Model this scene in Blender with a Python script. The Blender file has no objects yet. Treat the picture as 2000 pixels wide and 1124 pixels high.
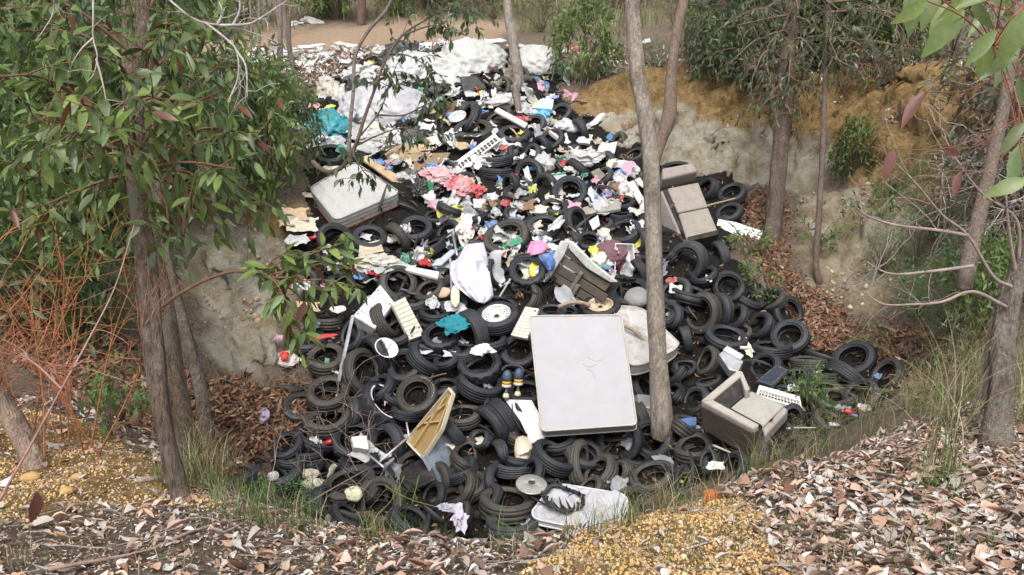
import bpy, bmesh, math, random
import numpy as np
from mathutils import Vector, Matrix, Quaternion
C = bpy.context
S = C.scene
R = math.radians
random.seed(7)
rng = np.random.default_rng(7)
# ------------------------------------------------------------------ camera, sky, sun, exposure
F = 2000*28/36.0
PITCH = R(19)
CAM = np.array([0.0, 0.0, 1.6])
cd = bpy.data.cameras.new('camera'); cam = bpy.data.objects.new('camera', cd)
S.collection.objects.link(cam); S.camera = cam
cd.lens = 28; cd.sensor_width = 36; cd.clip_start = 0.05; cd.clip_end = 900
cam.location = CAM; cam.rotation_euler = (math.pi/2-PITCH, 0, 0)
W = bpy.data.worlds.new('World'); S.world = W; W.use_nodes = True
wn = W.node_tree; bgn = wn.nodes['Background']
sky = wn.nodes.new('ShaderNodeTexSky'); sky.sky_type = 'NISHITA'; sky.sun_disc = False
SUN_EL, SUN_AZ = R(60), R(188)
sky.sun_elevation = SUN_EL; sky.sun_rotation = SUN_AZ
sky.air_density = 1.0; sky.dust_density = 4.0; sky.ozone_density = 1.0
hs = wn.nodes.new('ShaderNodeHueSaturation'); hs.inputs['Saturation'].default_value = 0.3
wn.links.new(sky.outputs[0], hs.inputs['Color']); wn.links.new(hs.outputs[0], bgn.inputs[0])
bgn.inputs[1].default_value = 0.15
sl = bpy.data.lights.new('sun', 'SUN'); sl.energy = 1.1; sl.angle = R(28); sl.color = (1, .95, .87)
so = bpy.data.objects.new('sun', sl); S.collection.objects.link(so)
sd = Vector((math.sin(SUN_AZ)*math.cos(SUN_EL), math.cos(SUN_AZ)*math.cos(SUN_EL), math.sin(SUN_EL)))
so.rotation_euler = sd.to_track_quat('Z', 'Y').to_euler(); so.location = (0, -5, 20)
S.view_settings.view_transform = 'Standard'; S.view_settings.look = 'None'
S.view_settings.exposure = 1.0; S.view_settings.gamma = 1; S.view_settings.use_curve_mapping = False
S.cycles.max_bounces = 6; S.cycles.diffuse_bounces = 3; S.cycles.transparent_max_bounces = 8

# ------------------------------------------------------------------ helpers
CP, SP = math.cos(PITCH), math.sin(PITCH)
FWD = np.array([0, CP, -SP]); UP = np.array([0, SP, CP]); RT = np.array([1.0, 0, 0])
def ray(u, v): return FWD + RT*((u-1000)/F) + UP*((562-v)/F)
def at(u, v, D): return CAM + ray(u, v)*D
def proj(p):
    q = np.asarray(p)-CAM; d = q@FWD
    d = np.where(np.abs(d) < 1e-6, 1e-6, d)
    return 1000+F*(q@RT)/d, 562-F*(q@UP)/d, d
def smooth(a, b, x):
    t = np.clip((x-a)/(b-a), 0, 1); return t*t*(3-2*t)
def hash2(ix, iy, s):
    n = (ix*374761393 + iy*668265263 + s*974634721) & 0xffffffff
    n = ((n ^ (n >> 13))*1274126177) & 0xffffffff
    return ((n ^ (n >> 16)) & 0xffff)/65535.0
def vn2(x, y, s=0):
    ix = np.floor(x).astype(np.int64); iy = np.floor(y).astype(np.int64)
    fx = x-ix; fy = y-iy; fx = fx*fx*(3-2*fx); fy = fy*fy*(3-2*fy)
    a = hash2(ix, iy, s); b = hash2(ix+1, iy, s); c = hash2(ix, iy+1, s); d = hash2(ix+1, iy+1, s)
    return (a*(1-fx)+b*fx)*(1-fy)+(c*(1-fx)+d*fx)*fy*1.0
def fbm2(x, y, o=4, s=0):
    r = 0; a = .5; t = 0
    for i in range(o):
        r = r+a*(vn2(x*2**i+i*17.3, y*2**i-i*9.1, s+i)-.5); t += a; a *= .5
    return r/t*2
def hash3(ix, iy, iz, s): return hash2(ix+iz*7919, iy+iz*104729, s)
def vn3(p, s=0):
    i = np.floor(p).astype(np.int64); f = p-i; f = f*f*(3-2*f); r = 0
    for dx in (0, 1):
        for dy in (0, 1):
            for dz in (0, 1):
                w = (f[:, 0] if dx else 1-f[:, 0])*(f[:, 1] if dy else 1-f[:, 1])*(f[:, 2] if dz else 1-f[:, 2])
                r = r+w*hash3(i[:, 0]+dx, i[:, 1]+dy, i[:, 2]+dz, s)
    return r
def inpoly(px, py, poly):
    r = np.zeros(px.shape, bool); n = len(poly)
    for i in range(n):
        x1, y1 = poly[i]; x2, y2 = poly[(i+1) % n]
        if y1 == y2: continue
        c = ((y1 > py) != (y2 > py)) & (px < (x2-x1)*(py-y1)/(y2-y1)+x1)
        r ^= c
    return r
def norm(v): v = np.asarray(v, float); return v/max(1e-9, np.linalg.norm(v))

def mesh_data(name, V, faces, mat=None, smoothf=True, col=None):
    """faces: list of arrays (M,k) or one array / list of tuples"""
    me = bpy.data.meshes.new(name)
    V = np.asarray(V, np.float32)
    if isinstance(faces, np.ndarray): faces = [faces]
    if faces and isinstance(faces[0], np.ndarray):
        lv = np.concatenate([f.ravel() for f in faces]).astype(np.int32)
        cnt = np.concatenate([np.full(len(f), f.shape[1]) for f in faces]).astype(np.int32)
        st = np.concatenate([[0], np.cumsum(cnt)[:-1]]).astype(np.int32)
        me.vertices.add(len(V)); me.vertices.foreach_set('co', V.ravel())
        me.loops.add(len(lv)); me.loops.foreach_set('vertex_index', lv)
        me.polygons.add(len(cnt)); me.polygons.foreach_set('loop_start', st); me.polygons.foreach_set('loop_total', cnt)
        me.update(calc_edges=True)
    else:
        me.from_pydata(V.tolist(), [], [tuple(f) for f in faces]); me.update()
    if smoothf: me.polygons.foreach_set('use_smooth', np.ones(len(me.polygons), bool))
    if col is not None:
        a = me.color_attributes.new('Col', 'FLOAT_COLOR', 'POINT')
        col = np.asarray(col, np.float32)
        if col.shape[1] == 3: col = np.concatenate([col, np.ones((len(col), 1), np.float32)], 1)
        a.data.foreach_set('color', col.ravel())
    if mat: me.materials.append(mat)
    return me
def link(name, data, parent=None, loc=None, rot=None, scale=None, color=None):
    o = bpy.data.objects.new(name, data); S.collection.objects.link(o)
    if parent is not None: o.parent = parent
    if loc is not None: o.location = loc
    if rot is not None:
        o.rotation_mode = 'QUATERNION'; o.rotation_quaternion = rot
    if scale is not None: o.scale = (scale,)*3 if np.isscalar(scale) else scale
    if color is not None: o.color = tuple(color[:3])+(1,)
    return o
def tag(o, label, cat, group=None):
    o['label'] = label; o['category'] = cat
    if group: o['group'] = group
    return o
def kind(o, k): o['kind'] = k; return o
def thing(name, label, cat, loc=(0, 0, 0), group=None):
    return tag(link(name, None, loc=loc), label, cat, group)

class MB:
    def __init__(s): s.v = []; s.f = []; s.c = []; s.n = 0
    def add(s, V, Fs, col=None):
        V = np.asarray(V, float)
        s.v.append(V)
        for f in Fs: s.f.append(tuple(int(i)+s.n for i in f))
        if col is not None:
            col = np.asarray(col, float)
            s.c.append(np.tile(col, (len(V), 1)) if col.ndim == 1 else col)
        s.n += len(V)
    def data(s, name, mat, smoothf=True):
        return mesh_data(name, np.concatenate(s.v), s.f, mat, smoothf, np.concatenate(s.c) if s.c else None)
    def obj(s, name, mat, parent=None, smoothf=True):
        return link(name, s.data(name, mat, smoothf), parent)
def tube_vf(P, rad, n=8, cap=True, ridge=0, seed=0):
    P = np.asarray(P, float); m = len(P); rad = np.broadcast_to(rad, (m,)).astype(float)
    T = np.gradient(P, axis=0); T /= np.maximum(1e-9, np.linalg.norm(T, axis=1))[:, None]
    a = np.array([1.0, 0, 0]) if abs(T[0][0]) < .8 else np.array([0, 1.0, 0])
    V = []
    N = norm(np.cross(T[0], a))
    ang = np.linspace(0, 2*math.pi, n, endpoint=False)
    for i in range(m):
        N = N-T[i]*(N@T[i]); N = norm(N); B = np.cross(T[i], N)
        k = 1.0
        if ridge:
            k = 1+ridge*(vn2(np.cos(ang)*3.1+seed*3+50, np.sin(ang)*3.1+i*.17+50, seed)-.5)*2 \
                 + ridge*.9*(vn2(ang*n/6.3*.5+seed, np.full(n, i*.12), seed+5)-.5)*2
        r = rad[i]*k
        V.append(P[i]+(np.cos(ang)*r)[:, None]*N+(np.sin(ang)*r)[:, None]*B)
    V = np.concatenate(V); Fs = []
    for i in range(m-1):
        for j in range(n):
            j2 = (j+1) % n
            Fs.append((i*n+j, i*n+j2, (i+1)*n+j2, (i+1)*n+j))
    if cap: Fs += [tuple(range(n))[::-1], tuple(range((m-1)*n, m*n))]
    return V, Fs
def spline(pts, k=6):
    pts = np.asarray(pts, float)
    if len(pts) < 3: return np.array([pts[0]*(1-t)+pts[-1]*t for t in np.linspace(0, 1, k+1)])
    P = np.vstack([2*pts[0]-pts[1], pts, 2*pts[-1]-pts[-2]]); out = []
    for i in range(1, len(P)-2):
        for t in np.linspace(0, 1, k, endpoint=False):
            a, b, c, d = P[i-1], P[i], P[i+1], P[i+2]
            out.append(.5*(2*b+(c-a)*t+(2*a-5*b+4*c-d)*t*t+(3*b-a-3*c+d)*t**3))
    out.append(P[-2]); return np.array(out)

# ------------------------------------------------------------------ materials
def nodes(name):
    m = bpy.data.materials.new(name); m.use_nodes = True
    nt = m.node_tree; return m, nt, nt.nodes['Principled BSDF']
def mat(name, cols, scale=8, rough=.7, bump=.0, bscale=None, stretch=(1, 1, 1), source='ramp', detail=5, spec=.4,
        var=.25, transl=0, metal=0, dirt=None, dirtscale=4, dirtamt=.5, dist=0.02, sheen=0):
    """source: 'ramp' noise ramp over cols; 'obj' object colour; 'col' colour attribute. var: value variation by noise."""
    m, nt, b = nodes(name); N = nt.nodes.new; L = nt.links.new
    tc = N('ShaderNodeTexCoord'); mp = N('ShaderNodeMapping'); mp.inputs['Scale'].default_value = stretch
    L(tc.outputs['Object'], mp.inputs[0])
    oi = N('ShaderNodeObjectInfo')
    ns = N('ShaderNodeTexNoise'); ns.inputs['Scale'].default_value = scale; ns.inputs['Detail'].default_value = detail
    ns.inputs['Roughness'].default_value = .6
    ns.noise_dimensions = '4D'; ml = N('ShaderNodeMath'); ml.operation = 'MULTIPLY'; ml.inputs[1].default_value = 37
    L(oi.outputs['Random'], ml.inputs[0]); L(ml.outputs[0], ns.inputs['W']); L(mp.outputs[0], ns.inputs['Vector'])
    if source == 'ramp':
        rp = N('ShaderNodeValToRGB'); e = rp.color_ramp.elements
        n = len(cols)
        for i, c in enumerate(cols):
            pos = .3+.4*i/max(1, n-1)
            el = e[i] if i < 2 else e.new(pos)
            el.position = pos; el.color = tuple(c)+(1,)
        if n == 1: e[1].color = tuple(cols[0])+(1,)
        L(ns.outputs[0], rp.inputs[0]); src = rp.outputs[0]
    elif source == 'obj': src = oi.outputs['Color']
    else:
        at_ = N('ShaderNodeVertexColor'); at_.layer_name = 'Col'; src = at_.outputs[0]
    if var and source != 'ramp':
        mr = N('ShaderNodeMapRange'); mr.inputs[1].default_value = .3; mr.inputs[2].default_value = .7
        mr.inputs[3].default_value = 1-var; mr.inputs[4].default_value = 1+var
        L(ns.outputs[0], mr.inputs[0])
        hv = N('ShaderNodeHueSaturation'); L(src, hv.inputs['Color']); L(mr.outputs[0], hv.inputs['Value']); src = hv.outputs[0]
    if dirt is not None:
        n2 = N('ShaderNodeTexNoise'); n2.inputs['Scale'].default_value = dirtscale; n2.inputs['Detail'].default_value = 8
        n2.noise_dimensions = '4D'; L(ml.outputs[0], n2.inputs['W']); L(tc.outputs['Object'], n2.inputs['Vector'])
        n2.inputs['Roughness'].default_value = .7
        r2 = N('ShaderNodeMapRange'); r2.inputs[1].default_value = .48; r2.inputs[2].default_value = .7
        r2.inputs[3].default_value = 0; r2.inputs[4].default_value = dirtamt
        L(n2.outputs[0], r2.inputs[0])
        mx = N('ShaderNodeMix'); mx.data_type = 'RGBA'; L(r2.outputs[0], mx.inputs[0]); L(src, mx.inputs[6])
        mx.inputs[7].default_value = tuple(dirt)+(1,); src = mx.outputs[2]
    L(src, b.inputs['Base Color'])
    b.inputs['Roughness'].default_value = rough; b.inputs['Specular IOR Level'].default_value = spec
    b.inputs['Metallic'].default_value = metal
    if bump:
        nb = N('ShaderNodeTexNoise'); nb.inputs['Scale'].default_value = bscale or scale*4; nb.inputs['Detail'].default_value = 4
        L(mp.outputs[0], nb.inputs['Vector'])
        bp = N('ShaderNodeBump'); bp.inputs['Strength'].default_value = bump; bp.inputs['Distance'].default_value = dist
        L(nb.outputs[0], bp.inputs['Height']); L(bp.outputs[0], b.inputs['Normal'])
    if transl:
        tr = N('ShaderNodeBsdfTranslucent'); L(src, tr.inputs[0]); ms = N('ShaderNodeMixShader'); ms.inputs[0].default_value = transl
        out = nt.nodes['Material Output']; L(b.outputs[0], ms.inputs[1]); L(tr.outputs[0], ms.inputs[2]); L(ms.outputs[0], out.inputs[0])
    return m

# ------------------------------------------------------------------ terrain
CTRL = [  # u, v, depth
 # the heap, from its foot up to the far rim
 (900,1060,9.0),(900,1000,9.6),(900,860,10.5),(900,700,11.4),(900,600,12.0),(900,465,13.2),(900,345,14.8),(900,230,17.0),(900,130,19.3),(900,80,22),
 (1100,1050,8.8),(1100,940,9.8),(1100,860,10.4),(1100,700,11.3),(1100,560,12.2),(1100,465,13.1),(1100,345,15),(1080,240,17),(1060,180,18.2),(1050,110,19.6),
 (720,1030,9.0),(700,940,9.8),(700,800,10.9),(720,680,11.5),(720,560,12.2),(700,450,13.2),(700,340,14.8),(700,240,17),(720,150,19),(700,100,21),
 (480,940,9.5),(560,870,10.3),(610,760,11),(620,650,11.7),(600,480,13.0),(610,380,13.8),(600,290,15.5),(590,225,17.2),(620,170,18.8),
 (1260,950,9.5),(1250,860,10.4),(1280,700,11.4),(1300,560,12.4),(1290,430,14),(1260,330,15.8),
 (1400,900,9.4),(1450,860,9.7),(1450,760,10.8),(1420,640,11.9),(1420,520,13.2),(1430,400,15.5),
 (1560,800,10.2),(1650,740,10.9),(1740,745,10.6),(1580,650,12),(1540,580,12.9),(1470,480,14.2),
 # right hand clay bank
 (1190,210,18.0),(1200,270,16.9),(1180,165,18.6),(1180,140,19.3),(1290,160,18.0),(1300,240,17.5),(1320,310,16.9),(1290,125,18.8),
 (1440,150,17.6),(1440,240,17.1),(1450,345,16.4),(1440,120,18.6),(1560,170,16.8),(1560,250,16.5),(1560,370,15.8),(1560,140,17.8),
 (1520,460,14.6),(1600,560,13.0),(1680,400,14.4),(1680,270,15.5),(1690,170,16.0),(1690,145,17),(1660,640,12.2),(1760,330,14.2),(1760,200,14.9),(1770,150,15.8),
 (1750,480,13),(1780,640,11.4),(1850,560,11.0),(1850,420,12.2),(1860,280,13),(1870,160,13.8),(1880,125,15),
 (1900,680,9.2),(1980,560,9.2),(1990,380,10.5),(1990,230,11.5),(2100,300,10.5),(2200,500,8),(2200,150,13),
 (1850,740,8.6),(1780,780,7.6),
 # near right verge
 (1980,760,6.5),(1900,840,5.0),(1945,872,4.5),(2080,800,5.2),(1750,840,5.3),(1600,900,4.4),(1480,925,4.3),(1400,955,4.0),(1750,900,4.3),(1600,1000,3.4),(1900,1000,3.4),(1500,1124,2.6),(1900,1124,2.6),
 (2200,900,4.0),(2400,1100,2.7),
 (1240,1010,3.55),(1300,1060,3.05),(1100,1062,3.15),(1000,1075,3.1),(850,1075,3.15),(700,1050,3.4),(560,1015,3.8),(1000,1124,2.65),(600,1124,2.65),
 # near left verge
 (430,990,4.0),(350,985,4.0),(345,950,4.25),(300,1050,3.2),(200,900,4.5),(150,960,3.9),(0,1124,2.65),(0,900,4.5),(0,800,5.4),(100,830,5.1),(-300,900,4.2),(-300,1100,2.8),
 (440,930,5.0),(380,905,5.6),(300,860,5.9),(200,820,6.0),(100,770,6.6),(0,730,7.2),(-300,700,7),
 # left slope and clay bank
 (460,890,7.6),(405,875,7.4),(500,800,10.2),(450,760,9.9),(380,760,8.8),(300,740,8.6),(200,680,8.6),(100,620,8.9),(0,560,9.4),
 (520,740,11.2),(480,660,11.3),(560,650,11.7),(430,560,11.7),(560,520,12.6),(500,420,12.9),(420,440,12.2),(560,350,14.4),(330,560,10.8),(330,440,11.8),(200,500,10.6),(420,340,13.8),(200,350,12.2),(0,420,11),(0,300,12.4),(-300,400,10),
 (540,220,17.6),(480,260,16),(540,160,19.4),(450,130,21),(350,200,17),(200,200,16),(0,180,16),
 (450,75,26),(600,75,25),(750,70,25),(950,65,25),(1150,95,21),(1150,60,25),(1350,85,22),(1550,90,21),(1750,105,18),(1900,100,17),(2050,110,15.5),(300,90,23),(100,90,22),(-200,120,18),
]
WP = [(-8,-4,.1),(0,-4,.05),(8,-4,.1),(-4,0,.0),(0,0,0),(4,0,0),(0,1.2,-.02),(-1.5,1.5,-.03),(1.5,1.5,-.03),(-7,3,-.1),(7,3,-.3),
      (-.6,4.6,-3.0),(.4,4.6,-3.1),(1.1,4.9,-2.7),(-.6,6,-3.9),(.5,6,-3.95),(1.4,6,-3.6),(2.0,6.2,-2.9),(2.2,7.4,-3.4),(-1.5,5.6,-3.0),(-2.0,7,-3.6),
      (-10,5,.1),(10,6,.2),(-12,12,.6),(13,12,.8),(-14,20,1.2),(14,20,1.3),
      (-20,32,1.6),(-8,34,1.7),(0,34,1.75),(8,34,1.8),(20,32,1.9),(-22,46,4.2),(-8,46,4.2),(8,46,4.3),(22,46,4.4),(-22,5,.3),(22,5,.4),(-22,18,1.3),(22,18,1.4),(-14,-4,.1),(14,-4,.1)]
CT = np.array([at(*c) for c in CTRL]+[np.array(p, float) for p in WP])
def mq(dx, dy): return np.sqrt(dx*dx+dy*dy+.09)
_n = len(CT)
_A = np.zeros((_n+3, _n+3)); _dx = CT[:, None, 0]-CT[None, :, 0]; _dy = CT[:, None, 1]-CT[None, :, 1]
_A[:_n, :_n] = mq(_dx, _dy)-np.eye(_n)*.02; _A[:_n, _n] = 1; _A[:_n, _n+1] = CT[:, 0]; _A[:_n, _n+2] = CT[:, 1]; _A[_n:, :_n] = _A[:_n, _n:].T
_w = np.linalg.solve(_A, np.concatenate([CT[:, 2], [0, 0, 0]]))
def rbf(x, y):
    sh = np.shape(x); x = np.ravel(x); y = np.ravel(y); out = np.empty(len(x))
    for i in range(0, len(x), 20000):
        xs, ys = np.clip(x[i:i+20000], -22, 22), np.clip(y[i:i+20000], -4, 46)
        out[i:i+20000] = mq(xs[:, None]-CT[None, :, 0], ys[:, None]-CT[None, :, 1])@_w[:_n]+_w[_n]+_w[_n+1]*xs+_w[_n+2]*ys \
            + .10*np.hypot(x[i:i+20000]-xs, y[i:i+20000]-ys)*(ys > 20)
    return out.reshape(sh)
def axis(lo, hi, step, outlo, outhi, g=1.18):
    a = list(np.arange(lo, hi+1e-6, step)); s = step; x = hi
    while x < outhi: s *= g; x += s; a.append(x)
    s = step; x = lo; pre = []
    while x > outlo: s *= g; x -= s; pre.append(x)
    return np.array(pre[::-1]+a)
GX = axis(-9.5, 9.5, .055, -420, 420); GY = axis(1.6, 22, .055, -120, 620)
XX, YY = np.meshgrid(GX, GY)
ZB = rbf(XX, YY)
gy, gx = np.gradient(ZB, GY, GX); SLOPE = np.hypot(gx, gy)
wallm = smooth(.5, .95, SLOPE)*smooth(6.5, 8, YY)
near = np.exp(-(np.hypot(XX, YY-8)/22)**2)
ZZ = ZB + near*(.10*fbm2(XX*.9, YY*.9, 4, 3)+.03*fbm2(XX*4, YY*4, 3, 8))
# clay: knobs and flutes that run down the bank
fl = fbm2(XX*2.6+.6*YY, YY*1.0, 3, 21); kn = np.abs(fbm2(XX*2.3, YY*2.3, 3, 31))
ZZ = ZZ + wallm*(.16*fl+.2*kn-.06)
def Hs(x, y):
    x = np.asarray(x, float); y = np.asarray(y, float)
    i = np.clip(np.searchsorted(GX, x)-1, 0, len(GX)-2); j = np.clip(np.searchsorted(GY, y)-1, 0, len(GY)-2)
    tx = np.clip((x-GX[i])/(GX[i+1]-GX[i]), 0, 1); ty = np.clip((y-GY[j])/(GY[j+1]-GY[j]), 0, 1)
    return (ZZ[j, i]*(1-tx)+ZZ[j, i+1]*tx)*(1-ty)+(ZZ[j+1, i]*(1-tx)+ZZ[j+1, i+1]*tx)*ty
_Ds = np.concatenate([np.arange(1.5, 30, .03), np.arange(30, 90, .3)])
def hit(u, v, dmin=1.5, dmax=90):
    r = ray(u, v); D = _Ds[(_Ds >= dmin) & (_Ds <= dmax)]
    P = CAM+r[None]*D[:, None]
    b = np.nonzero(P[:, 2] <= Hs(P[:, 0], P[:, 1]))[0]
    return float(D[b[0]]) if len(b) else float(D[-1])
def ground(u, v, dmin=1.5):
    p = at(u, v, hit(u, v, dmin)); p[2] = Hs(p[0], p[1]); return p
def wpoly(px, dmin=1.5): return [tuple(ground(u, v, dmin)[:2]) for u, v in px]
PILE_PX = [(455,930),(540,860),(600,770),(600,640),(590,480),(600,380),(620,320),(580,230),(640,150),(740,108),(900,92),(1090,105),(1110,150),(1090,190),(1150,230),(1215,290),(1300,330),(1440,360),(1470,420),(1420,500),(1470,540),(1520,590),(1600,680),(1720,690),(1770,740),(1720,790),(1560,880),(1400,930),(1240,990),(1050,1060),(800,1060),(640,1010)]
PILE = wpoly(PILE_PX, 7)
inside = inpoly(XX, YY, PILE)
ZZ = ZZ + inside*(.16*fbm2(XX*2.2, YY*2.2, 3, 41))
PATH = wpoly([(300,95),(430,72),(640,55),(800,46),(1010,32),(1010,60),(960,80),(800,84),(600,112),(430,125),(300,120)])
GRAV = wpoly([(1120,1060),(1290,985),(1420,965),(1490,1010),(1500,1070),(1560,1124),(1500,1200),(1150,1200),(1000,1124)])
GRAVL = wpoly([(-60,800),(60,800),(150,815),(260,880),(350,915),(420,985),(470,1010),(380,990),(330,990),(150,985),(100,1030),(-60,1030)])
soft = lambda poly, w: np.where(inpoly(XX+w*fbm2(XX*3, YY*3, 3, 51), YY+w*fbm2(XX*3, YY*3, 3, 52), poly), 1.0, 0.0)
pu, pv, pd = proj(np.stack([XX, YY, ZZ], -1))
m_ochre = np.clip(soft(GRAV, .25)+soft(GRAVL, .3), 0, 1)
# the banks: ochre above, pale clay in the lower half, tan earth on the scree
OCHW = wpoly([(1105,185),(1180,160),(1230,150),(1300,130),(1400,135),(1560,150),(1700,145),(1850,130),(1960,180),(1900,330),(1840,420),(1760,360),(1680,330),(1620,280),(1500,250),(1400,245),(1320,235),(1230,260),(1150,240)])
CLAYW = wpoly([(1150,235),(1230,215),(1320,225),(1400,245),(1500,255),(1620,280),(1640,330),(1570,365),(1440,365),(1330,335),(1210,285)])
TANW = wpoly([(1560,370),(1700,340),(1830,400),(1800,480),(1740,620),(1700,660),(1640,600),(1540,470)])
CLAYL = wpoly([(390,450),(520,440),(590,500),(585,600),(540,690),(480,755),(430,740),(390,640),(370,520)], 6)
OCHL = wpoly([(470,400),(590,395),(600,480),(520,450)], 6)
m_ochre = np.clip(m_ochre+soft(OCHW, .45)+.8*soft(OCHL, .4)+.45*soft(TANW, .5), 0, 1)
m_clay = np.clip(soft(CLAYW, .35)+soft(CLAYL, .5)*.8+.5*soft(TANW, .6), 0, 1)
m_path = soft(PATH, .8)
rel = np.clip(m_clay*1.3, 0, 1)
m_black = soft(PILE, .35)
def blur(m, k):
    for _ in range(k):
        m = (m+np.roll(m, 1, 0)+np.roll(m, -1, 0)+np.roll(m, 1, 1)+np.roll(m, -1, 1))/5
    return m
m_ochre = blur(m_ochre, 12); m_clay = blur(m_clay, 14); m_path = blur(m_path, 10)
ground_cols = np.stack([m_ochre, m_clay, m_path, m_black], -1).reshape(-1, 4)
def ground_mat():
    m, nt, b = nodes('forest_floor'); N = nt.nodes.new; L = nt.links.new
    va = N('ShaderNodeVertexColor'); va.layer_name = 'Col'; sp = N('ShaderNodeSeparateColor'); L(va.outputs[0], sp.inputs[0])
    tc = N('ShaderNodeTexCoord')
    def noise(sc, det=6, ro=.6, vec=None):
        n = N('ShaderNodeTexNoise'); n.inputs['Scale'].default_value = sc; n.inputs['Detail'].default_value = det; n.inputs['Roughness'].default_value = ro
        L(vec or tc.outputs['Object'], n.inputs['Vector']); return n.outputs[0]
    def ramp(src, *st):
        r = N('ShaderNodeValToRGB'); e = r.color_ramp.elements
        for i, (p, c) in enumerate(st):
            el = e[i] if i < 2 else e.new(p)
            el.position = p; el.color = c+(1,)
        L(src, r.inputs[0]); return r.outputs[0]
    def mix(f, a, c):
        x = N('ShaderNodeMix'); x.data_type = 'RGBA'; L(f, x.inputs[0]); L(a, x.inputs[6]); L(c, x.inputs[7]); return x.outputs[2]
    def edge(mask, n):
        a = N('ShaderNodeMath'); a.operation = 'MULTIPLY_ADD'; L(n, a.inputs[0]); a.inputs[1].default_value = .9
        s = N('ShaderNodeMath'); s.operation = 'SUBTRACT'; L(mask, s.inputs[0]); s.inputs[1].default_value = .45; L(s.outputs[0], a.inputs[2])
        r = N('ShaderNodeMapRange'); r.inputs[1].default_value = .25; r.inputs[2].default_value = .6; L(a.outputs[0], r.inputs[0]); return r.outputs[0]
    n1 = noise(3); n2 = noise(25, 8, .7); n3 = noise(9, 8, .7)
    litter = ramp(n2, (.3, (.07, .05, .036)), (.44, (.17, .125, .09)), (.57, (.27, .215, .165)), (.7, (.38, .335, .29)))
    ochre = ramp(n3, (.28, (.13, .085, .042)), (.42, (.27, .172, .075)), (.55, (.37, .25, .115)), (.72, (.46, .36, .21)))
    n5 = noise(1.7, 5, .65)
    clay0 = ramp(n5, (.36, (.30, .235, .14)), (.47, (.43, .375, .27)), (.57, (.60, .57, .49)), (.7, (.64, .62, .56)))
    clay1 = ramp(n3, (.3, (.13, .095, .055)), (.41, (.29, .235, .15)), (.53, (.42, .365, .27)), (.67, (.56, .53, .46)))
    cm = N('ShaderNodeMix'); cm.data_type = 'RGBA'; cm.inputs[0].default_value = .45; L(clay0, cm.inputs[6]); L(clay1, cm.inputs[7]); clay = cm.outputs[2]
    path = ramp(n3, (.3, (.30, .20, .135)), (.5, (.42, .30, .205)), (.7, (.47, .39, .31)))
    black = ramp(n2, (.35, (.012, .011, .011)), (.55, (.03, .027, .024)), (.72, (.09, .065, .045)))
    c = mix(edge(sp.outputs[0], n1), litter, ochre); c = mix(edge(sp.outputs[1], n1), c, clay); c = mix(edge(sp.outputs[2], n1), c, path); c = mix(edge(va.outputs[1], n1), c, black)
    L(c, b.inputs['Base Color']); b.inputs['Roughness'].default_value = .9; b.inputs['Specular IOR Level'].default_value = .15
    bp = N('ShaderNodeBump'); bp.inputs['Strength'].default_value = 1.0; bp.inputs['Distance'].default_value = .12; L(noise(18, 8, .75), bp.inputs['Height']); L(bp.outputs[0], b.inputs['Normal'])
    return m
gv = np.stack([XX, YY, ZZ], -1).reshape(-1, 3)
# the banks weather into lumps and flutes: push their skin in and out along its own normal
_gy, _gx = np.gradient(ZZ, GY, GX); _nn = np.stack([-_gx, -_gy, np.ones_like(ZZ)], -1); _nn /= np.linalg.norm(_nn, axis=-1)[..., None]
_sel = np.nonzero((np.clip(m_clay+m_ochre, 0, 1)*(YY > 7)).ravel() > .05)[0]
_p = gv[_sel]; _mc = m_clay.ravel()[_sel]; _mo = m_ochre.ravel()[_sel]
def billow(p, s): return np.abs(vn3(p+90, s)*2-1)
_q = _p*np.array([1, 1, .55]); _d = _mc*(.55*billow(_q*1.15, 1)+.34*billow(_q*2.7, 2)+.17*billow(_q*6, 3)+.07*billow(_p*12, 7)-.3)+_mo*(.40*billow(_p*1.3, 4)+.2*(vn3(_p*4.5+50, 5)-.5)+.15*(vn3(_p*9+50, 6)-.5)+.08*(vn3(_p*16+50, 8)-.5))
gv[_sel] += _nn.reshape(-1, 3)[_sel]*_d[:, None]
ny, nx = XX.shape
ii = (np.arange(ny-1)[:, None]*nx+np.arange(nx-1)[None]).ravel()
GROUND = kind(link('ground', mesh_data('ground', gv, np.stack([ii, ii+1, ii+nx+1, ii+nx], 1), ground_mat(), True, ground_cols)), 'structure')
GROUND['label'] = 'bush ground falling into an eroded clay pit'
def slope_at(x, y):
    e = .06; return np.array([-(Hs(x+e, y)-Hs(x-e, y))/(2*e), -(Hs(x, y+e)-Hs(x, y-e))/(2*e), 1.0])
# ------------------------------------------------------------------ object materials
M = {}
M['rubber'] = mat('rubber', [], scale=7, rough=.62, source='obj', var=.35, dirt=(.115, .105, .095), dirtscale=2.4, dirtamt=.24, bump=.25, bscale=40, dist=.006, spec=.45)
M['plastic'] = mat('moulded_plastic', [], scale=6, rough=.45, source='obj', var=.12, dirt=(.16, .12, .08), dirtscale=6, dirtamt=.5)
M['film'] = mat('printed_film', [], scale=9, rough=.38, source='obj', var=.2, dirt=(.55, .55, .55), dirtscale=2.6, dirtamt=.92, transl=.25)
M['sheetfilm'] = mat('plastic_film', [], scale=9, rough=.4, source='obj', var=.2, dirt=(.2, .15, .1), dirtscale=5, dirtamt=.35, transl=.2, bump=.5, bscale=9, dist=.03)
M['cloth'] = mat('woven_cloth', [], scale=12, rough=.9, source='obj', var=.12, dirt=(.2, .15, .11), dirtscale=5, dirtamt=.35, bump=.3, bscale=220, spec=.15, dist=.003)
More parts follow.
